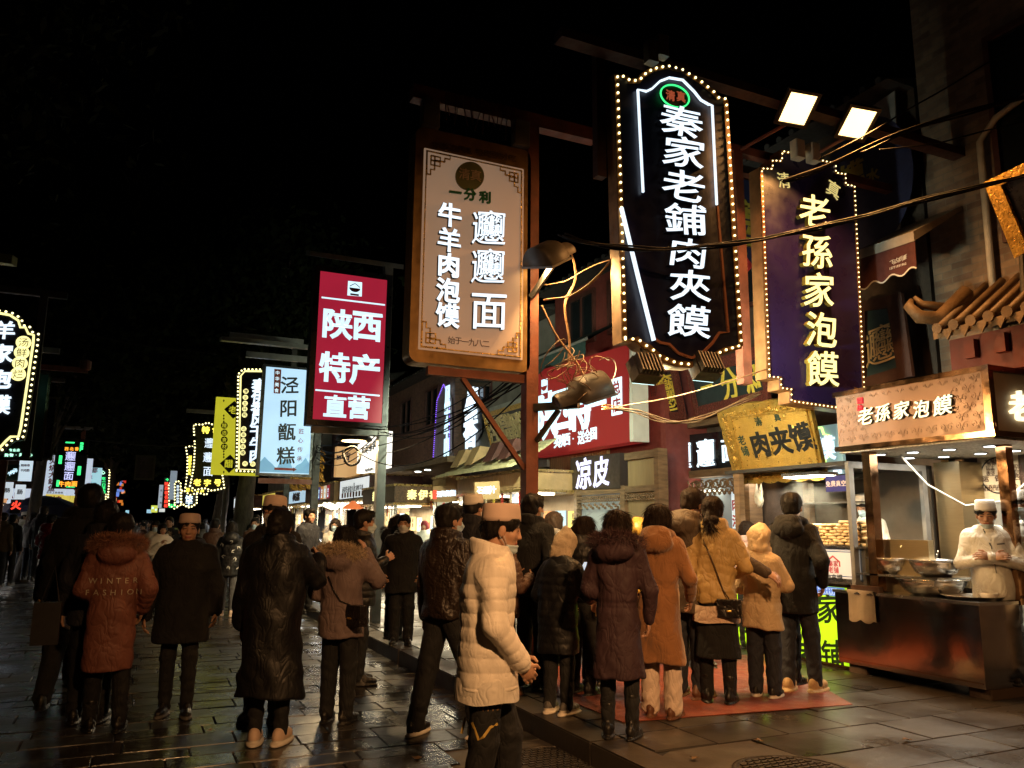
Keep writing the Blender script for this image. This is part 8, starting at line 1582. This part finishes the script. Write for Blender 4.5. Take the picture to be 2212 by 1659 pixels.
cable('sagging orange lit cable bundle from the lower hooded lamp to the gilt board', px_pts([(1300, 880, 6.6), (1370, 890, 6.7), (1440, 912, 6.9), (1500, 908, 7.1), (1560, 885, 7.2), (1640, 850, 7.2)]), .006, 4, CABO, .03)
cable('loose wires hanging from the upper hooded lamp', px_pts([(1235, 545, 6.8), (1245, 600, 6.85), (1222, 660, 6.9), (1232, 740, 6.9), (1228, 800, 6.9)]), .006, 3, CABO, .03)
cable('slanting brown cable from the pole to the lower hooded lamp', px_pts([(1170, 660, 6.95), (1200, 720, 6.9), (1250, 790, 6.8), (1275, 840, 6.6)]), .011, 1, CABO)
cable('cable between the brown pole and the navy sign', px_pts([(1175, 648, 6.9), (1230, 640, 6.6), (1290, 600, 6.3), (1332, 545, 6.1)]), .007, 2, CABO, .015)
cable('cable looping from the pole towards the lamp head', px_pts([(1170, 615, 7.0), (1215, 610, 6.9), (1260, 585, 6.7), (1320, 560, 6.4)]), .006, 1, CABO)
m = MB(); rr = random.Random(4); c = on(1262, 835, 1, 6.6)
for i in range(14):
    o = Vector((rr.uniform(-.25, .12), rr.uniform(-.1, .1), rr.uniform(.0, .18))); r_ = rr.uniform(.06, .2); ax = Vector((rr.uniform(-1, 1), rr.uniform(-.3, .3), rr.uniform(-1, 1))).normalized(); b_ = ax.orthogonal().normalized(); c2 = ax.cross(b_)
    m.tube([c+o+b_*r_*math.cos(s)*1.3+c2*r_*math.sin(s)+ax*.03*s for s in np.linspace(0, rr.uniform(4, 9), 22)], .005, 4)
tag(m.build('wire_tangle', CABO, None, True, c), 'tangle of looped wires above the lower hooded lamp', 'wires')
m = MB()
for i in range(9):
    a = on(1150, 760+i*8, 1, 7.1); b = on(850-10*i, 930+rr.uniform(-30, 50), 1, 12.5+rr.uniform(-.3, .6)); m.tube(sag(a, b, rr.uniform(.1, .5)), .008, 4)
tag(m.build('overhead_wires', CAB, None, True, (3.4, 7, 3.4)), 'bunch of sagging wires from the brown pole to the grey pole', 'wires')
m = MB()
for i in range(7):
    a = Vector((3.5, 12.5, 3.1+.06*i)); b = Vector((3.32, 16.8, 3.0+rr.uniform(-.2, .3))); m.tube(sag(a, b, rr.uniform(.1, .35)), .009, 4); 
tag(m.build('overhead_wires', CAB, None, True, (3.4, 12.5, 3.1)), 'sagging wires from the grey pole to the dark iron pole', 'wires')
t = thing('hooded_lamp', 'lit lamp hanging under the wires by the grey pole, warm light streaming down', 'lamp', on(765, 948, 1, 13.2), 'hooded lamps on the sign posts'); c = t.location
m = MB(); m.lathe([(.30, -.03), (.29, .02), (.12, .14), (.03, .16)], c, 18); m.build('hood', IRON, t, True); m = MB(); m.lathe([(.2, -.045), (.2, -.032)], c, 18); m.build('lens', E('hood lamp lens', (1, .66, .28), 6), t); downlight(c+Vector((0, 0, -.06)), .3, .3, 160, (1, .7, .35), t, 178)
m = MB(); cc = on(760, 985, 1, 13.1); m.tube([cc+Vector((.14*math.cos(s)*(1+.05*math.sin(5*s)), .03*math.sin(s*3), .15*math.sin(s))) for s in np.linspace(0, 12.6, 50)], .022, 5); tag(m.build('cable_coil', CAB, None, True, cc), 'black coil of spare cable hanging under the lit lamp', 'cable coil')
cable('thin wire slung between the left poles and the pale blue sign', [on(105, 700, 1, 16), on(300, 745, 1, 17), on(470, 765, 1, 18)], .008, 1)
cable('lower thin wire slung across the street from the left', [on(120, 800, 1, 18), on(280, 830, 1, 19), on(500, 815, 1, 19)], .008, 1)
m = MB(); p = on(95, 640, 1, 15.5); q = on(90, 780, 1, 15.5); m.box(p.x-.06, p.x+.06, 15.5, 15.62, on(75, 990, 1, 15.5).z, p.z); m.box(p.x-1.2, p.x+.35, 15.51, 15.61, p.z+.002, p.z+.12); tag(m.build('sign_post', IRON, None, False, (p.x, 15.56, p.z-.5)), 'dark iron pole with a top beam beside the big black bulb sign', 'post')
m = MB(); a = on(100, 790, 1, 17); b = on(190, 800, 1, 17); m.box(a.x-.5, b.x, 17, 17.06, b.z-.05, b.z+.05); m.lathe([(.03, -.2), (.1, -.16), (.1, 0), (.02, .04)], (b.x-.05, 17.03, b.z+.18), 10); tag(m.build('camera_arm', RUST, None, False, (a.x-.4, 17, b.z)), 'red brown arm with a small camera reaching over the street on the left', 'camera arm')
m = MB(); a = on(25, 570, 1, 13.5); m.prism([a+Vector((-1, 0, 0)), a+Vector((.0, 0, 0)), a+Vector((.0, .5, .1)), a+Vector((-1, .5, .1))], (0, 0, .14)); 
t = thing('rain_hood', 'yellowish metal rain hood on a dark post at the left edge', 'hood', a); m.build('hood', M('yellowish metal', (.25, .24, .10), .5, .3), t); m = MB(); m.box(a.x-.32, a.x-.2, 13.5, 13.62, 0, a.z); m.build('post', IRON, t)

# trees
BARK = M('rough bark', (.06, .045, .033), .9, var=.4, scale=7, bump=.9, bscale=22, stretch=(1, 1, .4)); LEAF = M('dark green leaf', (.014, .018, .007), .9, spec=.06, var=.4, scale=1.5); 
def tree(label, base, h, trunk_r, crown, nleaf, seed=0, lsize=.09, boughs=None):
    rr = random.Random(seed); rg = np.random.default_rng(seed); t = thing('tree', label, 'tree', base); b = Vector(base); m = MB(); lean = Vector((rr.uniform(-.3, .3), rr.uniform(-.3, .3), 0))
    top = b+Vector((lean.x, lean.y, h*.62)); pts = [b+(top-b)*(i/8)+Vector((rr.uniform(-.05, .05), rr.uniform(-.05, .05), 0)) for i in range(9)]; m.tube(pts, [trunk_r*(1.25-.75*i/8) for i in range(9)], 12)
    tips = []; cc = Vector(crown[:3]); cr = Vector(crown[3:])
    for i in range(boughs or 11):
        th = rr.uniform(0, 6.28); f = rr.uniform(.35, 1); q = cc+Vector((cr.x*f*math.cos(th), cr.y*f*math.sin(th), cr.z*rr.uniform(-.7, .8))); s = pts[rr.randint(4, 8)]; mid_ = (s+q)/2+Vector((0, 0, .3)); sp = smooth([s, mid_, q], 5); m.tube(sp, [trunk_r*.42*(1-.85*k/(len(sp)-1)) for k in range(len(sp))], 6); tips.append(q); tips.append(mid_+Vector((rr.uniform(-.5, .5), rr.uniform(-.5, .5), rr.uniform(-.2, .6))))
    m.build('trunk', BARK, t, True)
    tp = np.array([tuple(q) for q in tips]); k = rg.integers(0, len(tp), nleaf); cl = rg.normal(size=(len(tp)*7, 3))*np.array([.75, .75, .5])*max(.5, cr.length/4.2); c0 = tp[k]+cl[rg.integers(0, len(cl), nleaf)]+rg.normal(size=(nleaf, 3))*.22
    a = rg.normal(size=(nleaf, 3)); a /= np.linalg.norm(a, axis=1, keepdims=True); bb = np.cross(a, rg.normal(size=(nleaf, 3))); bb /= np.linalg.norm(bb, axis=1, keepdims=True); s = lsize*(.6+.8*rg.random((nleaf, 1)))
    V = np.stack([c0-a*s, c0+bb*s*.5, c0+a*s, c0-bb*s*.5], 1).reshape(-1, 3)-np.array(base); me = raw_mesh('crown', V, np.arange(nleaf*4).reshape(-1, 4), False); link_mesh('crown', me, LEAF, t)
    return t
b = on(118, 1190, 2, K); 
tree('near leafy street tree whose dark boughs hang over the top left corner', (-5.6, 9.5, K), 9, .2, (-3.6, 10.5, 7.6, 3.0, 2.6, 1.7), 26000, 1, .085, 16)
p = on(54, 1190, 1, 26); tree('dark trunked street tree behind the black bulb sign on the left', (p.x, 26, 0), 10, .16, (p.x, 26, 8.4, 3.6, 3.4, 1.8), 18000, 2, .12, 14)
p = on(528, 1190, 1, 24); tree('pale painted street tree in the right row behind the pale blue sign', (p.x, 24, K), 9.5, .26, (p.x+.2, 24.5, 8.6, 2.6, 2.6, 1.5), 14000, 3, .12, 14)
tree('far street tree arching over the end of the left row', (-1.2, 48, 0), 11, .3, (-.2, 48, 8, 4.5, 4, 2.8), 12000, 4, .2, 14)
tree('far street tree arching over the right row', (3.6, 40, K), 11, .3, (3.2, 40, 8, 4.2, 4, 2.6), 12000, 5, .2, 14)

LEAFB = M('fallen leaf', (.16, .09, .03), .7); PAPER = M('scrap paper', (.4, .36, .3), .8)
for i, (x, y, lb) in enumerate(((1640, 1602, 'brown leaf on the pavement in front of the red mat'), (1500, 1640, 'curled leaf near the iron cover in the pavement'), (565, 1600, 'dry leaf on the street by the pale trainers'), (455, 1580, 'scrap of paper on the street before the capped man'), (900, 1640, 'leaf on the street near the broad man'), (1960, 1600, 'leaf on the pavement under the steel counter'))):
    p = on(x, y, 2, K if x > 1280 else 0); m = MB(); s_ = .035; a = i*1.3; q = [(math.cos(a+t)*s_*(1 if k % 2 else .55), math.sin(a+t)*s_*(1 if k % 2 else .55), .006+.006*(k % 3)) for k, t in enumerate(np.linspace(0, 2*math.pi, 9)[:-1])]
    m.prism([(p.x+u, p.y+v, p.z+w_) for u, v, w_ in q], (0, 0, .002)); tag(m.build('fallen_leaf' if 'leaf' in lb else 'paper_scrap', LEAFB if 'leaf' in lb else PAPER, None, False, p), lb, 'leaf' if 'leaf' in lb else 'litter')
# unseen lamp added behind the camera to light the crowd, hooded like the others
t = thing('added_street_lamp', 'unseen hooded warm street lamp on a tall steel post, added behind the viewer', 'street lamp', (1.9, -4.2, 0)); m = MB(); m.tube([(1.9, -4.2, 0), (1.9, -4.2, 5.6)], [.07, .05], 10); m.tube([(1.9, -4.2, 5.5), (1.8, -3.8, 5.85), (1.5, -2.8, 5.9)], .03, 8); m.build('post', IRON, t, True)
c = Vector((1.5, -2.8, 5.65)); m = MB(); m.lathe([(.34, -.06), (.32, .02), (.14, .16), (.03, .2)], c, 20); m.build('hood', M('weathered lamp hood', (.16, .13, .10), .45, .4), t, True); m = MB(); m.lathe([(.26, -.07), (.26, -.062)], c, 20); m.build('lens', E('hood lamp lens', (1, .66, .28), 6), t)
l = bpy.data.lights.new('added_lamp_beam', 'AREA'); l.shape = 'DISK'; l.size = .5; l.energy = ADDEDLAMP; l.color = (1, .50, .19); l.spread = rad(58); o = bpy.data.objects.new('added_lamp_beam', l); C.objects.link(o); o.parent = t; o.location = c+Vector((.02, .05, -.1))-t.location; o.rotation_euler = (Vector((3.3, 5.2, 1.0))-c).to_track_quat('-Z', 'Y').to_euler()
for o in bpy.data.objects:
    if 'label' in o and len(o['label'].replace('-', ' ').split()) > 16: print('LONGLABEL', o.name, o['label'])
